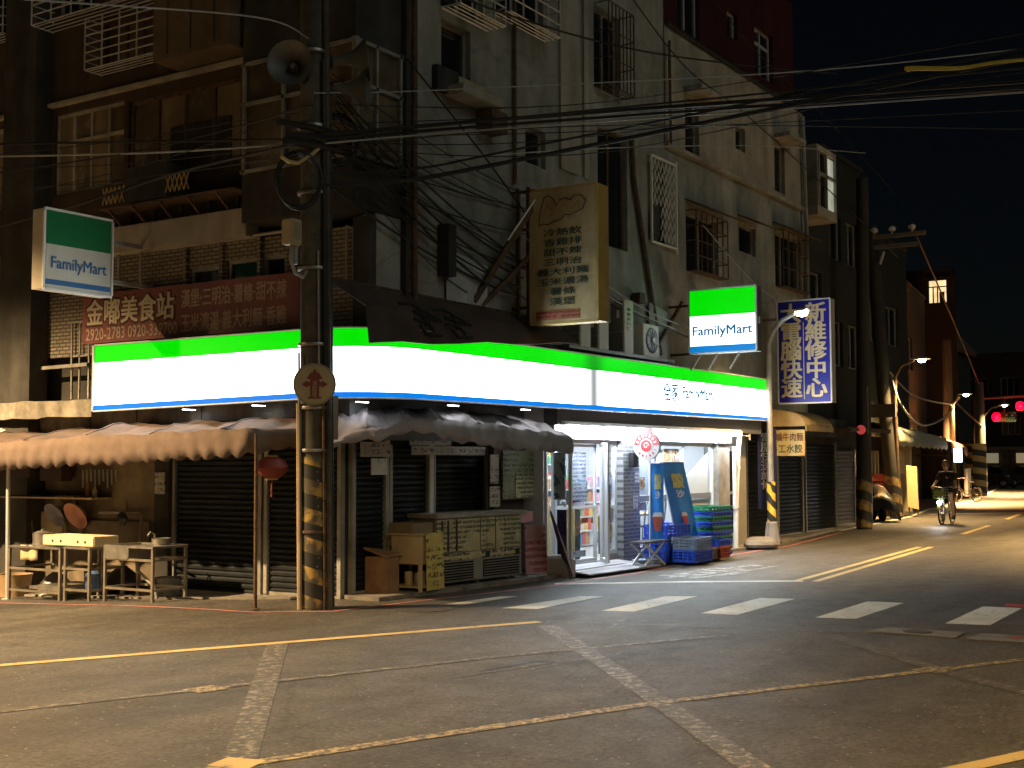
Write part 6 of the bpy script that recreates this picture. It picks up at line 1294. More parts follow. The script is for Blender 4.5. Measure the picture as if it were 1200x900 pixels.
# ------------------------------------------------------------------ neighbours along the street
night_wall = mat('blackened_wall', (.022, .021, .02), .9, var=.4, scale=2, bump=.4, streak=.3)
def block(name, label, x0, x1, y0, depth, h, m_, seed, wins, ground='shutter', fx=None):
    R = random.Random(seed)
    t = thing(name, label, 'building', ((x0 + x1) / 2, y0, 0), 'dark buildings along the right-hand street')
    holes = [w_ for w_ in wins]
    wall_holes('y', y0, -1, x0, x1, 2.5, h, holes, 'wall', m_, t)
    MB().box(x0, x1, y0 + .3, y0 + depth, 0, h - .02).build('body', m_, t)
    MB().box(x0 - .02, x0, y0 + .001, y0 + depth, 0, h).build('side_wall', m_, t)
    MB().box(x0 - .05, x1, y0 - .06, y0 + .2, h, h + .12).build('parapet', m_, t)
    for w_ in holes: window('y', y0, -1, *w_, t, cols=2)
    return t
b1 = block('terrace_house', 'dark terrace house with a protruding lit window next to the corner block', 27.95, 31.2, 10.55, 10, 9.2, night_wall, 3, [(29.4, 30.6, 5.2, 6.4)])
bay = MB()
MB().box(28.05, 29.4, 9.72, 10.5, 7.4, 7.62).build('bay_base', wall_pale, b1); MB().box(28.05, 29.4, 9.72, 10.5, 8.92, 9.05).build('bay_roof', wall_pale, b1)
MB().box(28.05, 28.12, 9.72, 10.5, 7.62, 8.92).build('bay_side', wall_grey, b1)
mb = MB()
for p, q in [((28.2, 7.62), (28.2, 8.92)), ((28.72, 7.62), (28.72, 8.92)), ((29.35, 7.62), (29.35, 8.92)), ((28.2, 8.4), (29.35, 8.4))]: mb.bar((p[0], 9.75, p[1]), (q[0], 9.75, q[1]), .07)
fw_ = mb.build('bay_window', alu_dim, b1); MB().box(28.76, 29.32, 9.77, 9.79, 7.66, 8.88).build('lit_pane', emis('lit_pane_pale', (.85, .9, .7), .42, .3, (3, 3, 3)), fw_); MB().box(28.13, 28.7, 9.77, 9.79, 7.66, 8.88).build('pane', darkglass, fw_)
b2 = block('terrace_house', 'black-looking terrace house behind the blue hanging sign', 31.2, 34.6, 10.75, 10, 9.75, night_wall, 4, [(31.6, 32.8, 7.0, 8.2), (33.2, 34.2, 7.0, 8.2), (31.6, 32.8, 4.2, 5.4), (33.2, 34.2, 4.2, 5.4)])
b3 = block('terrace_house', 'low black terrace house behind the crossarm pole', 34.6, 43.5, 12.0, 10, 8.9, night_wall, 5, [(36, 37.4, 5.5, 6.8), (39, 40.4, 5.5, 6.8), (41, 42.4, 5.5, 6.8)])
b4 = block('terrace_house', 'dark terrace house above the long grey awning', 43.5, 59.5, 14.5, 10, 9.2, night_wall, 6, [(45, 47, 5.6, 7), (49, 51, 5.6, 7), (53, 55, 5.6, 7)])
b4.rotation_euler = (0, 0, .137)
# far block with one lit window in its end wall
b5 = thing('far_house', 'far dark house with one small warm lit window high in its end wall', 'building', (60, 15, 0))
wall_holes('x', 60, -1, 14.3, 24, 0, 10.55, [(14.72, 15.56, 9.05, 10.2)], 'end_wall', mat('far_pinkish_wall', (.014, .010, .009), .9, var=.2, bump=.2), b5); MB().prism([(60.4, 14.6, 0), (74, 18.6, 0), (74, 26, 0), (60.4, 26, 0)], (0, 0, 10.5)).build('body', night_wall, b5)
MB().prism([(59.97, 14.4, 10.55), (74, 18.4, 10.55), (74, 26, 10.55), (59.97, 26, 10.55)], (0, 0, .13)).build('roof_slab', night_wall, b5)
mb = MB()
for a, b in [((14.72, 9.05), (14.72, 10.2)), ((15.56, 9.05), (15.56, 10.2)), ((14.72, 9.08), (15.56, 9.08)), ((14.72, 10.17), (15.56, 10.17)), ((14.72, 9.85), (15.56, 9.85)), ((15.15, 9.05), (15.15, 9.85)), ((15.35, 9.05), (15.35, 9.85))]: mb.bar((60.08, *a), (60.08, *b), .05)
mb.bar((60.07, 14.95, 9.07), (60.07, 14.95, 9.6), .22, .05)
w_ = mb.build('window', night_wall, b5); MB().box(60.12, 60.14, 14.72, 15.56, 9.05, 10.2).build('lit_pane', emis('lit_pane_warm', (1, .72, .36), 1.3, .3, (4, 4, 4)), w_)
MB().box(59.9, 60, 14.6, 15.7, 10.25, 10.3).build('window_hood', night_wall, b5)
# ground floors between x = 25 and 31: closed shutters
g1 = thing('closed_shopfront', 'row of closed dark shutters behind the striped lamp post', 'shopfront', (27.5, 10.4, 0))
MB().box(25.15, 31.4, 10.5, 10.7, 0, 2.7).build('back_wall', wall_dark, g1); MB().box(25.1, 31.3, 10.2, 10.5, 2.3, 2.75).build('lintel', wall_dark, g1)
shutter('y', 10.45, -1, 25.3, 26.5, .05, 2.3, g1, .09); shutter('y', 10.45, -1, 26.8, 28.6, .05, 2.3, g1, .09); shutter('y', 10.46, -1, 28.9, 31.0, .05, 2.2, g1, .09)
MB().box(26.56, 26.72, 10.25, 10.45, .05, 2.3).build('door_post', wall_grey, g1)
g2 = thing('closed_shopfront', 'dim slatted shopfront just left of the shop with red fittings', 'shopfront', (33, 10.9, 0))
MB().box(31.3, 34.4, 11.0, 11.2, 0, 2.6).build('back_wall', wall_dark, g2); shutter('y', 10.95, -1, 31.5, 34.0, .05, 2.1, g2, .11, mat('dim_slats', (.12, .11, .10), .6, .2, var=.3, bump=.1)); MB().box(31.2, 34.5, 10.6, 11.0, 2.15, 2.6).build('canopy_box', wall_dark, g2)
solo(MB().box(30.4, 33.9, 9.85, 10.6, 2.5, 2.56).bar((30.5, 9.86, 2.5), (33.8, 9.86, 2.48), .06), 'flat_canopy', rust, 'thin flat dark canopy over the closed shops past the noodle sign', 'canopy')
solo(MB().lathe([(.10, 0), (.12, .03), (.1, .06)], (31.2, 9.8, 2.5), (-1, 0, 0), 12), 'warning_lamp', emis('dull_red_lamp', (.8, .08, .08), .5), 'small dull red lamp at the edge of the flat dark canopy', 'lamp')
# little rounded awning and noodle sign
aw = thing('small_awning', 'small tan rounded awning above the noodle shop sign', 'awning', (25.3, 9.4, 2.4))
rows = []
for i in range(9):
    a = math.pi / 2 * i / 8; rows.append([(x, 9.9 - .85 * math.sin(a), 2.44 + .36 * math.cos(a)) for x in (25.15, 25.6, 26.2, 26.8)])
MB().grid(rows).build('hood', mat('tan_canvas', (.36, .27, .14), .7, var=.25, bump=.15), aw, smooth=True, thick=.01); MB().prism([(25.15, 9.9, 2.44)] + [(25.15, 9.9 - .85 * math.sin(math.pi / 2 * i / 8), 2.44 + .36 * math.cos(math.pi / 2 * i / 8)) for i in range(9)], (.01, 0, 0)).build('end_panel', MATS['tan_canvas'], aw)
MB().box(25.12, 26.8, 9.03, 9.05, 2.34, 2.45).build('valance', MATS['tan_canvas'], aw)
ns = thing('noodle_sign', 'cream sign with brown and green characters hanging under the small tan awning', 'sign', (25.2, 9.5, 1.83))
MB().box(25.2, 25.23, 9.1, 9.9, 1.83, 2.37).build('board', mat('noodle_board', (.52, .46, .27), .5, var=.15, bump=.03), ns)
text('lettering', '紅燒牛肉麵', (25.196, 9.5, 2.22), (0, -1, 0), (0, 0, 1), .74, .17, mat('brown_letters', (.14, .05, .03), .5, bump=0), ns, .003, .015); text('lettering', '手工水餃', (25.196, 9.5, 1.98), (0, -1, 0), (0, 0, 1), .7, .18, dkg, ns, .003, .015)
MB().prism([(25.194, 9.1, 1.84), (25.194, 9.24, 1.84), (25.194, 9.1, 2.3)], (.004, 0, 0)).build('bright_corner', mat('orange_corner', (.62, .42, .16), .5, bump=0), ns)
# dark poles with bands
def dark_pole(base, top, r, label, bands=True, extra=None):
    t = thing('utility_pole', label, 'utility pole', base, 'dark utility poles down the street')
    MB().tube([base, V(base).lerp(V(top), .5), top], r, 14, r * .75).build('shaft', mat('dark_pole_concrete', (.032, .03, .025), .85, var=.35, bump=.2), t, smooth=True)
    if bands:
        z1 = 1.35; q = V(base).lerp(V(top), z1 / (top[2] - base[2])); MB().tube([V(base) + V((0, 0, .05)), q], r * 1.03, 22).build('striped_wrap', hazard('hazard_dim', .5, .55, .4, (.26, .17, .05), (.015, .015, .013)), t, smooth=True)
    return t
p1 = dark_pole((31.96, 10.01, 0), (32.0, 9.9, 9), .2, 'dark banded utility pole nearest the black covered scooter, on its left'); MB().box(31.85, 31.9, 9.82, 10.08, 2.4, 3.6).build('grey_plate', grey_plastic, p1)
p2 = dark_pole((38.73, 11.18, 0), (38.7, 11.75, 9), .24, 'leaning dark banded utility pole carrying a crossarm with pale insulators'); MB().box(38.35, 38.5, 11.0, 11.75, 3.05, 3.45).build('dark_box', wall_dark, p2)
for z, y0, y1 in ((8.62, 10.05, 12.2), (8.3, 10.3, 12.0)): MB().bar((38.6, y0, z), (38.6, y1, z), .12).build('crossarm', mat('crossarm_grey', (.16, .15, .14), .7, var=.2, bump=.05), p2)
ins = mat('porcelain', (.62, .60, .56), .3, var=.1, bump=0)
for y in (10.45, 11.05, 11.6): MB().lathe([(.03, 0), (.03, .08), (.1, .1), (.12, .17), (.07, .22), (.03, .24)], (38.6, y, 8.68), (0, 0, 1), 12).build('insulator', ins, p2, smooth=True)
MB().lathe([(.04, 0), (.05, .35), (.03, .4)], (38.45, 11.4, 7.75), (.1, -.3, 1), 10).build('fuse_tube', ins, p2)
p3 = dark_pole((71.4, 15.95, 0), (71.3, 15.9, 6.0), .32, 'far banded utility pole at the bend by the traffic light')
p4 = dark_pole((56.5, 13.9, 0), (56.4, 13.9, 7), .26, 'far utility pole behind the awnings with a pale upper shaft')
# short banded column behind the scooter and post near the bikes
hz2 = hazard('hazard_far', .6, .4, .25, (.45, .33, .12))
solo(MB().tube([(66.0, 15.0, 0), (66, 15.0, 2.6)], .55, 18), 'banded_column', hz2, 'thick banded column at the far bend behind parked bicycles', 'column', smooth=True)
# street end: cables with loops by the lamp
for pts, r, lab in [([(38.7, 11.2, 4.3), (38.7, 10.9, 3.4), (42, 11.2, 2.9), (48, 12.0, 3.3), (55, 13.3, 4.0)], .03, 'drooping cable between the second lamp pole and the pale far pole'),
               ([(38.7, 11.3, 4.5), (45, 12.2, 4.0), (55, 13.4, 4.1)], .03, 'tighter cable above the drooping one to the pale far pole'), ([(55, 13.3, 4.3), (62, 14.4, 4.0), (71.3, 15.8, 3.6)], .04, 'cable from the pale far pole to the pole at the bend'),
               ([(38.6, 10.45, 8.9), (55, 13.0, 7.0), (71.3, 15.9, 5.9)], .03, 'cable from the insulators down the street')]:
    cable(pts, r, lab, cablem if r > .035 or 'insulators' in lab else grey_plastic, grp='cables along the far street')
# shop with red fittings
rsf = thing('open_shopfront', 'warm lit open shop with cream slats and red door frame between the dark poles', 'shopfront', (38.5, 11.9, 0))
far_wall = mat('far_dim_wall', (.16, .13, .10), .8, var=.3, bump=.1)
creamw = mat('shop_cream_wall', (.55, .46, .30), .6, var=.15, bump=.05)
MB().box(34.6, 42.6, 13.4, 13.6, 0, 2.5).build('back_wall', creamw, rsf); MB().box(34.6, 42.8, 11.7, 13.6, 2.5, 2.6).build('ceiling', creamw, rsf); MB().box(34.6, 42.6, 11.75, 13.4, .0, .06).build('floor', MATS['kerb_concrete'], rsf)
MB().box(42.6, 42.75, 11.75, 13.5, 0, 2.5).build('side_wall', creamw, rsf)
for k in range(14): MB().box(35.2 + k * .33, 35.3 + k * .33, 11.9, 11.96, 1.32, 2.05).build('slat', creamw, rsf)
redp = mat('red_fitting', (.50, .05, .04), .5, var=.15, bump=0)
MB().box(35.0, 40.3, 11.86, 11.98, 1.1, 1.32).build('red_board', redp, rsf); MB().box(38.2, 38.35, 11.86, 12.0, .06, 1.05).build('red_door_frame', redp, rsf); MB().box(40.2, 40.35, 11.86, 12.0, .06, 1.05).build('red_door_frame', redp, rsf); MB().box(38.35, 40.2, 11.86, 12.0, .9, 1.05).build('red_door_frame', redp, rsf)
text('lettering', '9C1', (38.6, 11.855, 1.21), (1, 0, 0), (0, 0, 1), .7, .14, wl_, rsf, .003) if False else None
for k in range(3): MB().box(35.3 + k * .85, 36.05 + k * .85, 12.0, 12.3, .06, .9).build('counter_panel', white_paint, rsf)
MB().box(41.0, 42.3, 11.85, 11.95, 1.3, 2.1).build('pale_panel', mat('warm_panel', (.60, .45, .25), .5, bump=0), rsf)
MB().box(36, 41, 12.5, 12.6, 2.42, 2.47).build('strip_lamp', emis('warm_strip', (1, .76, .42), 70), rsf)
# long grey awning further along, and shaggy eaves
awning('cloth_awning', 'long pale green awning with hanging flaps in the middle distance', [(38.9, 11.1, 0), (44, 11.6, 0), (50, 12.4, 0)], [(38.9, 12.4, 3.0), (44, 13.2, 3.0), (50, 14, 2.9)], [(0, 2.72), (1, 2.6)], [(0, 2.25), (1, 2.2)], 8.2, mat('green_grey_cloth', (.30, .32, .25), .7, var=.3, bump=.2), 40, .1, 18)
awning('cloth_awning', 'short brown awning at the far bend beyond the green one', [(51, 12.5, 0), (60, 14.0, 0)], [(51, 14, 2.9), (60, 15.4, 2.9)], [(0, 2.5), (1, 2.4)], [(0, 2.1), (1, 2.0)], 9.7, mat('brown_cloth', (.25, .13, .08), .7, var=.3, bump=.2), 24, .08, 10)
lbx = thing('light_box', 'small bluish white glowing box sign over the cyclist', 'light box', (50, 11.98, 1.8))
MB().box(50.0, 50.25, 11.80, 12.18, 1.65, 2.25).build('case', blackgloss, lbx); MB().box(49.98, 49.998, 11.83, 12.15, 1.68, 2.22).build('face', emis('box_bluish', (.75, .85, 1), 4), lbx)
MB().bar((50.1, 12.25, 1.95), (50.1, 13.6, 1.95), .05).build('arm', rust, lbx)
sg = thing('standing_sign', 'tall plain cream signboard standing on the pavement left of the cyclist', 'signboard', (40, 10.95, .05))
MB().prism([(40.0, 11.14, .3), (40.02, 10.82, .22), (40.02, 10.86, 1.55), (40.0, 11.17, 1.6)], (.05, 0, 0)).build('board', mat('cream_board', (.70, .55, .30), .5, var=.08, bump=0), sg)
for y in (10.85, 11.12): MB().bar((40.06, y, .05), (40.06, y, 1.5), .04).build('leg', rust, sg)

# tarp-covered scooter by the dark poles
cvr = MB(); rows = []
for i in range(15):
    u = i / 14 * 2 - 1; r = []
    hh = .62 + .38 * math.exp(-((u - .55) * 3) ** 2) + .10 * math.exp(-((u + .5) * 3) ** 2) - .3 * abs(u) ** 6
    for j in range(13):
        a = math.pi * j / 12; wv = .34 * (1 - .25 * abs(u) ** 3) * (1 + .12 * math.sin(a) * -1 + .06 * mnoise.noise(V((u * 4, a * 2, 2))))
        r.append((u * .9, -math.cos(a) * wv * (1.1 if j in (0, 12) else 1), .06 + hh * math.sin(a) ** .6 + .04 * mnoise.noise(V((u * 5, a * 3, 1)))))
    rows.append(r)
sc = thing('covered_scooter', 'parked scooter under a black cover beside the leaning banded pole', 'scooter', (36.2, 10.95, 0))
MB().grid([[(36.2 + x * .55 - y * .25, 10.9 + y * 1.5 + x * .3, z) for x, y, z in r] for r in rows]).build('cover', mat('black_cover', (.02, .02, .02), .45, var=.3, bump=.2, bscale=9), sc, smooth=True)
MB().grid([[(36.2 + x * .5 - y * .25, 10.9 + y * 1.4 + x * .28, z + .02) for x, y, z in r[4:8]] for r in rows[2:11]]).build('pale_sheet', mat('pale_tarp', (.48, .38, .24), .6, var=.3, bump=.2), sc, smooth=True)
for y in (10.75, 11.15): MB().lathe([(.17, -.04), (.2, 0), (.17, .04)], (36.2 + (y - 10.95), y, .2), (.7, -.7, 0), 16).build('wheel', black, sc)

# ------------------------------------------------------------------ traffic lights and the far end of the street
def signal(loc, label, lit):
    t = thing('traffic_light', label, 'traffic light', loc, 'red traffic lights at the far junction'); l = V(loc)
    MB().box(l.x, l.x + .25, l.y - .62, l.y + .62, l.z - .27, l.z + .27).build('housing', blackgloss, t, bev=.03)
    for k, c in enumerate(('lit_red', 'amber_off', 'green_off')):
        y = l.y + .4 - .4 * k; m_ = emis('signal_red', (1, .0, .008), 12) if k == 0 else mat(c, (.05, .03, .01) if k == 1 else (.01, .04, .02), .2, var=0, bump=0)
        MB().lathe([(.24, 0), (.22, .04), (.12, .07), (.01, .08)], (l.x - .005, y, l.z), (-1, 0, 0), 18).build('lens', m_, t, smooth=True)
        rows = [[(l.x - d, y + .17 * math.cos(a), l.z + .17 * math.sin(a)) for a in [math.pi * (-.1 + 1.2 * i / 10) for i in range(11)]] for d in (0, .22)]
        MB().grid(rows).build('visor', blackgloss, t, thick=.008)
    light('POINT', 'signal_glow', l + V((-.35, .4, 0)), lit, (1, .02, .04), t, size=.15)
    return t
signal((73, 15.0, 4.15), 'lower left red traffic light above the far junction', 50); signal((73, 13.75, 4.72), 'upper right red traffic light at the edge of the far junction', 60)
MB_ = MB().tube([(73.3, 16.6, 0), (73.3, 16.6, 5.2), (73.2, 13.0, 5.3)], .09, 8); solo(MB_, 'signal_mast', rust, 'dark mast with a long arm holding the red traffic lights', 'mast')
MB_ = MB().bar((73.1, 15.0, 4.37), (73.2, 15.0, 5.25), .05)
solo(MB_, 'signal_hanger', rust, 'short dark hanger of the lower red traffic light', 'hanger')
MB_ = MB().bar((73.1, 13.75, 4.94), (73.2, 13.75, 5.27), .05)
solo(MB_, 'signal_hanger', rust, 'short dark hanger of the upper red traffic light', 'hanger')
fe = thing('far_shop_row', 'dim row of shops closing the far end of the street', 'building', (95, 19, 0))
wall_holes('x', 95, -1, 15.5, 40, 2.7, 9.5, [(y, y + 1.3, z, z + 1.4) for y in (16.2, 18.4, 20.6) for z in (3.6, 6.3)], 'wall', mat('far_dusky_wall', (.04, .028, .028), .9, var=.3, bump=.2), fe); MB().box(95.6, 110, 15.5, 40, 0, 9.4).build('body', night_wall, fe)
for y in (16.2, 18.4, 20.6):
    for z in (3.6, 6.3): window('x', 95, -1, y, y + 1.3, z, z + 1.4, fe, cols=3, gm=dimglass if z < 4 else darkglass)
for y in (15.6, 17.4, 19.4, 21.6, 24): MB().box(94.9, 95.3, y, y + .3, 0, 2.7).build('pier', far_wall, fe)
MB().box(93.6, 95, 15.5, 24, 2.55, 2.75).build('canopy', mat('far_canopy', (.3, .22, .18), .7, var=.3, bump=.1), fe)
for y, m_ in ((17.8, emis('far_sign_warm', (1, .75, .45), .25)), (19.9, emis('far_sign_cream', (1, .85, .55), .2))): MB().box(94.6, 94.7, y, y + .9, 1.6, 2.3).build('lit_sign', m_, fe)
MB().box(95.5, 95.6, 15.5, 24, 0, 2.6).build('inner_wall', far_wall, fe)
tops_ = [(63, 17, 7.6), (80, 21, 8.2)]
b6 = thing('far_house', 'far low dark house behind the bend with sloping roof', 'building', (86, 22, 0)); MB().prism([(84, 20.6, 0), (84, 30, 0), (84, 30, 12), (84, 22.5, 11.5), (84, 20.6, 9)], (6, 0, 0)).build('body', night_wall, b6); MB().prism([(83.8, 20.3, 8.9), (83.8, 22.5, 11.6), (83.8, 30, 12.1), (83.8, 30, 12.3), (83.8, 22.4, 11.8), (83.8, 20.2, 9.1)], (6.4, 0, 0)).build('roof', rust, b6)
sh_ = solo(MB().box(60.5, 61.2, 14.1, 14.25, .1, 1.4), 'white_panel_sign', white_paint, 'small white sign panel low at the far bend', 'sign')
for k, (x, y, lab) in enumerate([(86, 18.2, 'dark parked car at the far junction, left one'), (88, 16.9, 'dark parked car at the far junction, right one')]):
    t = thing('parked_car', lab, 'car', (x, y, 0), 'cars parked at the far junction')
    prof = [(-2.0, .3), (-2.05, .7), (-1.3, .85), (-.8, 1.35), (.7, 1.4), (1.4, .95), (2.0, .85), (2.05, .35)]
    MB().prism([(x - .8, y + a * .42, z) for a, z in prof], (1.6, 0, 0)).build('body', mat('dark_car_paint', (.03, .03, .035), .3, .3, var=.1, bump=0), t, bev=.03)
    MB().prism([(x - .81, y + a * .42, z) for a, z in [(-1.15, .9), (-.78, 1.28), (.6, 1.32), (1.15, .95)]], (.01, 0, 0)).build('window', darkglass, t)
    for a in (-1.25, 1.25):
        w_ = MB().lathe([(.24, -.1), (.3, -.08), (.3, .08), (.24, .1)], (x - .72, y + a * .42, .3), (1, 0, 0), 16).build('wheel', black, t); MB().lathe([(.16, 0), (.14, .02)], (x - .83, y + a * .42, .3), (-1, 0, 0), 12).build('rim', steel, w_)
    for a in (-1.0, 1.0): pass

# ------------------------------------------------------------------ bicycles
def wheel(parent, c, r, name='wheel', thick_=.02):
    w_ = MB(); pts = [V(c) + V((r * math.cos(a), 0, r * math.sin(a))) for a in [2 * math.pi * i / 28 for i in range(29)]]
    o_ = w_.tube(pts, thick_, 6).build(name, black, parent, smooth=True)
    MB().tube([V(c) + V(((r - .03) * math.cos(a), 0, (r - .03) * math.sin(a))) for a in [2 * math.pi * i / 28 for i in range(29)]], .009, 5).build('rim', steel, o_)
    mb = MB()
    for k in range(12): a = 2 * math.pi * k / 12; mb.tube([V(c), V(c) + V(((r - .03) * math.cos(a), .0, (r - .03) * math.sin(a)))], .0025, 3)
    mb.build('spokes', steel, o_); MB().lathe([(.02, -.05), (.03, -.03), (.03, .03), (.02, .05)], c, (0, 1, 0), 8).build('hub', steel, o_)
    return o_
def bicycle(label, loc, rz, frame_m, basket=None, lamp=False, fender=None):
    t = thing('bicycle', label, 'bicycle', (0, 0, 0))
    wheel(t, (.5, 0, .3), .29); wheel(t, (-.52, 0, .3), .29)
    f_ = MB().tube([(.40, 0, .88), (.36, 0, .62), (.05, 0, .34), (-.12, 0, .3)], .024, 8).tube([(-.12, 0, .3), (-.24, 0, .78)], .018, 8)
    for s in (-.05, .05): f_.tube([(-.12, s * .5, .3), (-.52, s, .3)], .011, 6).tube([(-.21, s * .3, .66), (-.52, s, .3)], .011, 6)
    f_.build('frame', frame_m, t, smooth=True)
    fk = MB()
    for s in (-.055, .055): fk.tube([(.41, s * .6, .66), (.44, s, .55), (.5, s, .3)], .012, 6)
    fk.tube([(.41, 0, .66), (.37, 0, .98)], .016, 8).build('fork', frame_m, t, smooth=True)
    MB().tube([(.28, -.28, 1.0), (.36, -.2, 1.02), (.38, 0, .99), (.36, .2, 1.02), (.28, .28, 1.0)], .012, 7).build('handlebar', steel, t, smooth=True)
    for s in (-1, 1): MB().tube([(.31, s * .25, 1.01), (.23, s * .31, .985)], .017, 7).build('grip', blackgloss, t)
    MB().lathe([(.02, 0), (.11, .01), (.12, .04), (.06, .06)], (-.27, 0, .80), (0, 0, 1), 12).build('saddle', blackgloss, t, smooth=True)
    MB().tube([(-.24, 0, .7), (-.265, 0, .81)], .014, 7).build('seat_post', steel, t)
    for sgn, z in ((-1, .3), (1, .3)):
        c_ = MB().tube([(-.12, sgn * .06, .3), (-.12 - sgn * .0, sgn * .09, .3 - sgn * .16)], .01, 6).build('crank', steel, t); MB().box(-.17, -.07, sgn * .09, sgn * .09 + sgn * .09, .29 - sgn * .16, .31 - sgn * .16).build('pedal', black, c_)
    for cx in (.5, -.52):
        rows = [[(cx + .325 * math.cos(a), y, .3 + .325 * math.sin(a)) for y in (-.035, .0, .035)] for a in [math.radians(d) for d in range(20 if cx > 0 else 10, 181 if cx < 0 else 150, 10)]]
        MB().grid(rows).build('mudguard', fender or frame_m, t, thick=.004)
    if basket:
        b_ = MB()
        for z, k in ((.72, .8), (.80, .88), (.88, .94), (.96, 1)):
            xx = .12 * k; yy = .2 * k; q = [(.58 - xx, -yy, z), (.58 + xx, -yy, z), (.58 + xx, yy, z), (.58 - xx, yy, z), (.58 - xx, -yy, z)]; b_.tube(q, .009, 5)
        for k in range(-3, 4):
            y = k * .05; b_.tube([(.68, y, .72), (.70, y * 1.2, .96)], .006, 4); b_.tube([(.48, y, .72), (.46, y * 1.2, .96)], .006, 4)
        b_.box(.48, .68, -.16, .16, .715, .73); b_.build('basket', basket, t)
        MB().box(.69, .70, -.13, .13, .78, .92).build('basket_panel', mat('basket_green_panel', (.24, .30, .08), .5, var=.25, scale=14, bump=0), t)
    if lamp:
        MB().lathe([(.02, 0), (.045, .02), (.05, .06), (.03, .062)], (.62, 0, .60), (1, 0, 0), 14).build('head_lamp', blackgloss, t); MB().lathe([(.06, 0), (.045, .014), (.005, .018)], (.685, 0, .60), (1, 0, 0), 14).build('lens', emis('bike_lamp', (.9, .95, 1), 200), t)
    t.location = loc; t.rotation_euler = (0, 0, rz); return t
bk = bicycle('white city bicycle with green basket and bright lamp ridden towards the viewer', (35.65, 8.88, 0), math.pi - .03, white_paint, mat('green_basket', (.16, .2, .05), .5, var=.2, bump=0), True, mat('yellow_green_guard', (.55, .55, .15), .4, var=.1, bump=0))
light('SPOT', 'bike_lamp_light', (.76, 0, .60), 25, (.9, .95, 1), None, target=(4, 0, -.6), size=.03, angle=50, blend=.8).parent = bk
bicycle('dark bicycle parked at the far kerb under the awnings', (55.5, 13.0, .0), 2.5, blackgloss)

# ------------------------------------------------------------------ cyclist
def skin_body(name, verts, edges, radii, m_, parent, root=0, sub=2):
    me = bpy.data.meshes.new(name); me.from_pydata(verts, edges, []); me.materials.append(m_); ob = bpy.data.objects.new(name, me); C.objects.link(ob); ob.parent = parent
    md = ob.modifiers.new('skin', 'SKIN'); md.use_smooth_shade = True; sv = me.skin_vertices[0].data
    for i, r in enumerate(radii): sv[i].radius = r if isinstance(r, tuple) else (r, r)
    sv[root].use_root = True
    s = ob.modifiers.new('sub', 'SUBSURF'); s.levels = sub; s.render_levels = sub
    return ob
pr_ = thing('person', 'person in black tee shirt and shorts riding a city bicycle towards the viewer', 'person', (0, 0, 0))
skin = mat('skin', (.42, .25, .16), .5, var=.08, bump=0); tee = mat('black_tee', (.018, .018, .02), .85, var=.3, bump=.2); shorts = mat('dark_shorts', (.03, .03, .035), .8, var=.3, bump=.1); hair = mat('black_hair', (.012, .01, .009), .5, var=.2, bump=.2)
Vv = [(-.24, 0, .90), (-.20, 0, 1.02), (-.13, 0, 1.18), (-.07, 0, 1.34), (-.04, 0, 1.43), (-.01, 0, 1.50)]
E_ = [(0, 1), (1, 2), (2, 3), (3, 4), (4, 5)]; Rr = [(.15, .12), (.13, .11), (.14, .11), (.13, .09), (.055, .055), (.052, .052)]
def limb(root, pts, rs):
    i0 = root
    for p, r in zip(pts, rs): Vv.append(p); Rr.append(r); E_.append((i0, len(Vv) - 1)); i0 = len(Vv) - 1
    return i0
for s in (-1, 1):
    limb(3, [(-.06, s * .17, 1.36), (.02, s * .25, 1.17), (.15, s * .29, 1.06), (.24, s * .29, 1.03)], [.055, .045, .036, .028])
limb(0, [(-.20, .11, .86), (.14, .14, .83), (-.02, .14, .52), (-.10, .15, .22)], [.09, .068, .056, .036])
limb(0, [(-.20, -.11, .86), (.12, -.14, .66), (-.04, -.15, .36), (-.13, -.15, .12)], [.09, .066, .055, .036])
body = skin_body('body', Vv, E_, Rr, skin, pr_)
def cloth(name, idx, es, rs, m_): return skin_body(name, [Vv[i] for i in idx], es, rs, m_, pr_)
cloth('tee_shirt', [0, 1, 2, 3, 4, 6, 7, 10, 11], [(0, 1), (1, 2), (2, 3), (3, 4), (3, 5), (5, 6), (3, 7), (7, 8)], [(.165, .135), (.15, .13), (.16, .13), (.15, .11), (.07, .07), .078, .07, .078, .07], tee)
cloth('shorts', [0, 14, 15, 18, 19], [(0, 1), (1, 2), (0, 3), (3, 4)], [(.165, .14), .105, .088, .105, .086], shorts)
def blob(name, c, prof, m_, parent, n=18, sx=1, sy=1, tilt=(0, 0, 1)):
    mb = MB().lathe(prof, (0, 0, 0), tilt, n); mb.v = [(c[0] + x * sx, c[1] + y * sy, c[2] + z) for x, y, z in mb.v]; return mb.build(name, m_, parent, smooth=True)
hp = [(.012, -.125), (.05, -.115), (.066, -.085), (.076, -.04), (.083, .02), (.083, .06), (.068, .1), (.035, .122), (.005, .126)]
head = blob('head', (.03, 0, 1.60), hp, skin, pr_, sx=1.15, sy=.95)
MB().lathe([(.006, 0), (.016, .012), (.013, .045), (.005, .055)], (.118, 0, 1.565), (-.3, 0, 1), 10).build('nose', skin, head, smooth=True)
for s in (-1, 1):
    MB().lathe([(.002, -.006), (.012, -.003), (.012, .003), (.002, .006)], (.112, s * .03, 1.612), (1, 0, 0), 10).build('eye', blackgloss, head); MB().lathe([(.008, -.03), (.022, -.01), (.024, .012), (.008, .03)], (.02, s * .082, 1.6), (0, 0, 1), 10).build('ear', skin, head, smooth=True)
blob('face_mask', (.042, 0, 1.54), [(.03, -.06), (.058, -.045), (.07, -.01), (.075, .018), (.07, .022)], mat('pale_mask', (.55, .48, .42), .7, var=.05, bump=0), head, sx=1.16, sy=.96)
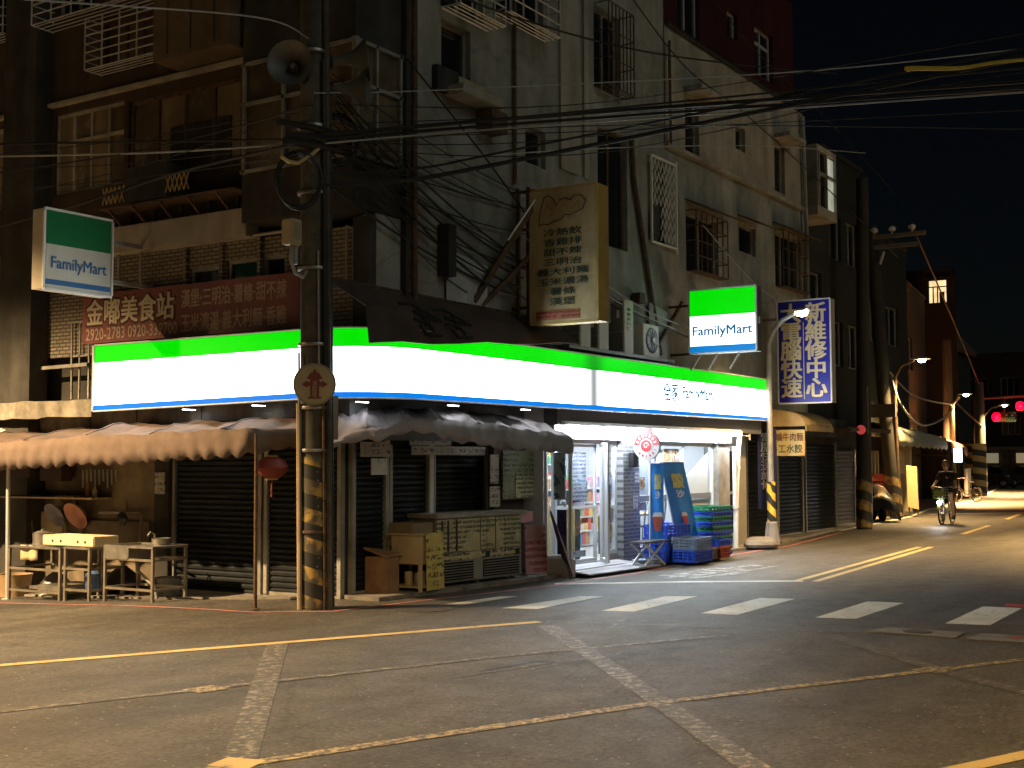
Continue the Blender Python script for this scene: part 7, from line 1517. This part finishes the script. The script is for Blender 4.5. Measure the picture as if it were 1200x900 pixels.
blob('hair', (.012, 0, 1.615), [(.083, -.06), (.093, -.02), (.096, .03), (.092, .07), (.074, .108), (.04, .13), (.005, .136)], hair, head, sx=1.05, sy=1.0)
for s in (-1, 1):
    hd_ = skin_body('hand', [(.235, s * .29, 1.03), (.27, s * .288, 1.025), (.30, s * .285, 1.02)], [(0, 1), (1, 2)], [.026, (.03, .018), (.028, .016)], skin, pr_, sub=1)
    for k, l_ in enumerate((.9, 1.0, .95, .8)):
        y = s * (.255 + .022 * k); skin_body('finger', [(.295, y, 1.022), (.295 + .03 * l_, y, 1.012), (.29 + .028 * l_, y, .985), (.27, y, .972)], [(0, 1), (1, 2), (2, 3)], [.009, .009, .008, .007], skin, hd_, sub=1)
    skin_body('thumb', [(.27, s * .268, 1.02), (.27, s * .245, 1.005), (.265, s * .232, .985)], [(0, 1), (1, 2)], [.011, .010, .008], skin, hd_, sub=1)
for (y, z, x) in ((.15, .155, -.10), (-.15, .06, -.13)):
    sh2 = MB(); rows = []
    for i, (u, w_, h0) in enumerate([(-.09, .03, .07), (-.06, .042, .09), (0, .045, .085), (.08, .048, .06), (.14, .042, .045), (.17, .02, .03)]): rows.append([(x + u, y + w_ * math.cos(a), z + h0 * max(0, math.sin(a))) for a in [math.pi * k / 8 for k in range(9)]])
    sh2.grid(rows).build('shoe', black, pr_, smooth=True)
pr_.location = (35.65, 8.88, .0); pr_.rotation_euler = (0, 0, math.pi - .03)
# ------------------------------------------------------------------ clutter of the closed food stall
def pot(x, y, z, r, h, m_, name, label, lid=True):
    mb = MB().lathe([(r * .9, 0), (r, .02), (r, h), (r * 1.06, h + .008), (r * .98, h)] + ([(r * .6, h + .03), (.02, h + .04), (.02, h + .06), (.004, h + .062)] if lid else [(r * .9, .02)]), (x, y, z), (0, 0, 1), 16)
    return solo(mb, name, m_, label, 'pot' if 'pot' in name else name.split('_')[-1], smooth=True)
pot(11.4, 15.2, .571, .13, .16, steel, 'cooking_pot', 'dented steel pot with lid on the left work table')
pot(11.55, 14.85, .571, .09, .1, blackgloss, 'cooking_pot', 'small black pot behind the foam box on the left work table')
pot(11.5, 12.9, .641, .12, .08, steel, 'steel_bowl', 'wide steel bowl standing on the sink drainer', False)
pot(11.35, 14.05, .02, .1, .2, mat('blue_plastic_can', (.08, .14, .3), .4, var=.15, bump=0), 'plastic_can', 'blue plastic can on the lowest rung of the steel rack')
pot(11.9, 13.2, -.09, .17, .26, mat('grey_bucket', (.2, .2, .19), .5, var=.2, bump=0), 'plastic_bucket', 'grey bucket on the ground under the sink', False)
for k, (y, h, c) in enumerate([(15.15, .2, (.25, .12, .05)), (15.0, .16, (.4, .36, .2))]):
    solo(MB().lathe([(.035, 0), (.037, h * .65), (.016, h * .8), (.016, h), (.004, h + .004)], (12.12, y, 1.216), (0, 0, 1), 10), 'sauce_bottle', mat('bottle_%d' % k, c, .3, var=.1, bump=0), ['brown sauce bottle on the wall shelf beside the folded cloth', 'short tan bottle at the right end of the wall shelf'][k], 'bottle', smooth=True)
def bag(c, r, h, m_, label):
    rows = []
    for i in range(9):
        k = i / 8; rr = r * (.75 + .5 * math.sin(math.pi * min(1, k * 1.25))) * (1 if k < .8 else 1 - (k - .8) * 3.6)
        rows.append([(c[0] + rr * (1 + .18 * mnoise.noise(V((a * 1.7, k * 4, c[0])))) * math.cos(a), c[1] + rr * (1 + .18 * mnoise.noise(V((a * 1.7, k * 4, c[1])))) * math.sin(a), c[2] + h * k) for a in [2 * math.pi * j / 18 for j in range(19)]])
    rows = [[(c[0], c[1], c[2])] * 19] + rows; return solo(MB().grid(rows), 'plastic_bag', m_, label, 'bag', smooth=True)
bag((11.75, 15.35, -.17), .17, .34, mat('grey_bag', (.16, .16, .17), .4, var=.2, bump=.3, bscale=18), 'knotted grey bag on the ground below the left work table')
bag((12.02, 14.25, -.12), .2, .4, mat('black_bag', (.03, .03, .032), .35, var=.2, bump=.3, bscale=18), 'knotted black rubbish bag against the stall wall behind the rack')
bag((13.85, 10.25, .05), .12, .3, mat('pale_bag', (.4, .4, .38), .4, var=.2, bump=.3, bscale=18), 'pale knotted bag tucked behind the yellow notice')
solo(MB().grid([[(11.14 - .02 * math.sin(j * 1.1), 14.95 + .06 * j, .575 - .05 * i - .01 * math.sin(j * 2 + i)) for j in range(7)] for i in range(5)] + []), 'dish_cloth', cream, 'crumpled pale dish cloth hanging off the left work table', 'cloth', smooth=True, thick=.006)
# more goods in the shop, nearer the glass
shelf_unit(16.75, 17.25, 11.3, 11.75, 1.6, 7, 'narrow shelf of packets just inside the open door left of the tan stack')
shelf_unit(19.2, 20.3, 11.6, 12.0, 1.45, 8, 'waist-high shelf of packets behind the black cafe chair')
shelf_unit(20.5, 21.9, 11.8, 12.2, 1.45, 9, 'waist-high shelf of packets behind the silver cafe chairs')
fr_ = thing('drinks_fridge', 'bright glass-doored drinks fridge on the back wall of the shop', 'fridge', (21.8, 14.3, .12))
MB().box(20.9, 22.8, 14.2, 14.48, .12, 2.1).build('case', white_paint, fr_); MB().box(20.95, 22.75, 14.19, 14.199, .3, 1.85).build('lit_interior', emis('fridge_glow', (.9, .96, 1), 1.5), fr_)
for k in range(5):
    mb = MB()
    for j in range(14): x = 21.0 + .125 * j; mb.lathe([(.04, 0), (.042, .15), (.016, .2), (.016, .23)], (x, 14.13, .35 + .3 * k), (0, 0, 1), 8)
    o_ = mb.build('bottles', mat('bottle_row_%d' % k, [(.1, .3, .1), (.5, .3, .05), (.5, .06, .05), (.1, .2, .5), (.5, .5, .45)][k], .25, var=.3, scale=9, bump=0), fr_); o_['kind'] = 'stuff'
for x in (20.95, 21.55, 22.15, 22.75): MB().box(x - .02, x + .02, 14.05, 14.08, .25, 1.95).build('door_frame', steel, fr_)
for k, (x0, x1, z0, z1, m_, lab) in enumerate([(19.8, 20.3, 1.62, 1.92, post2, 'violet'), (20.35, 20.95, 1.68, 1.94, post3, 'food'), (21.1, 21.28, .5, .98, post4, 'blue')]): MB().box(x0, x1, 9.94, 9.945, z0, z1).build('poster', m_, wf)
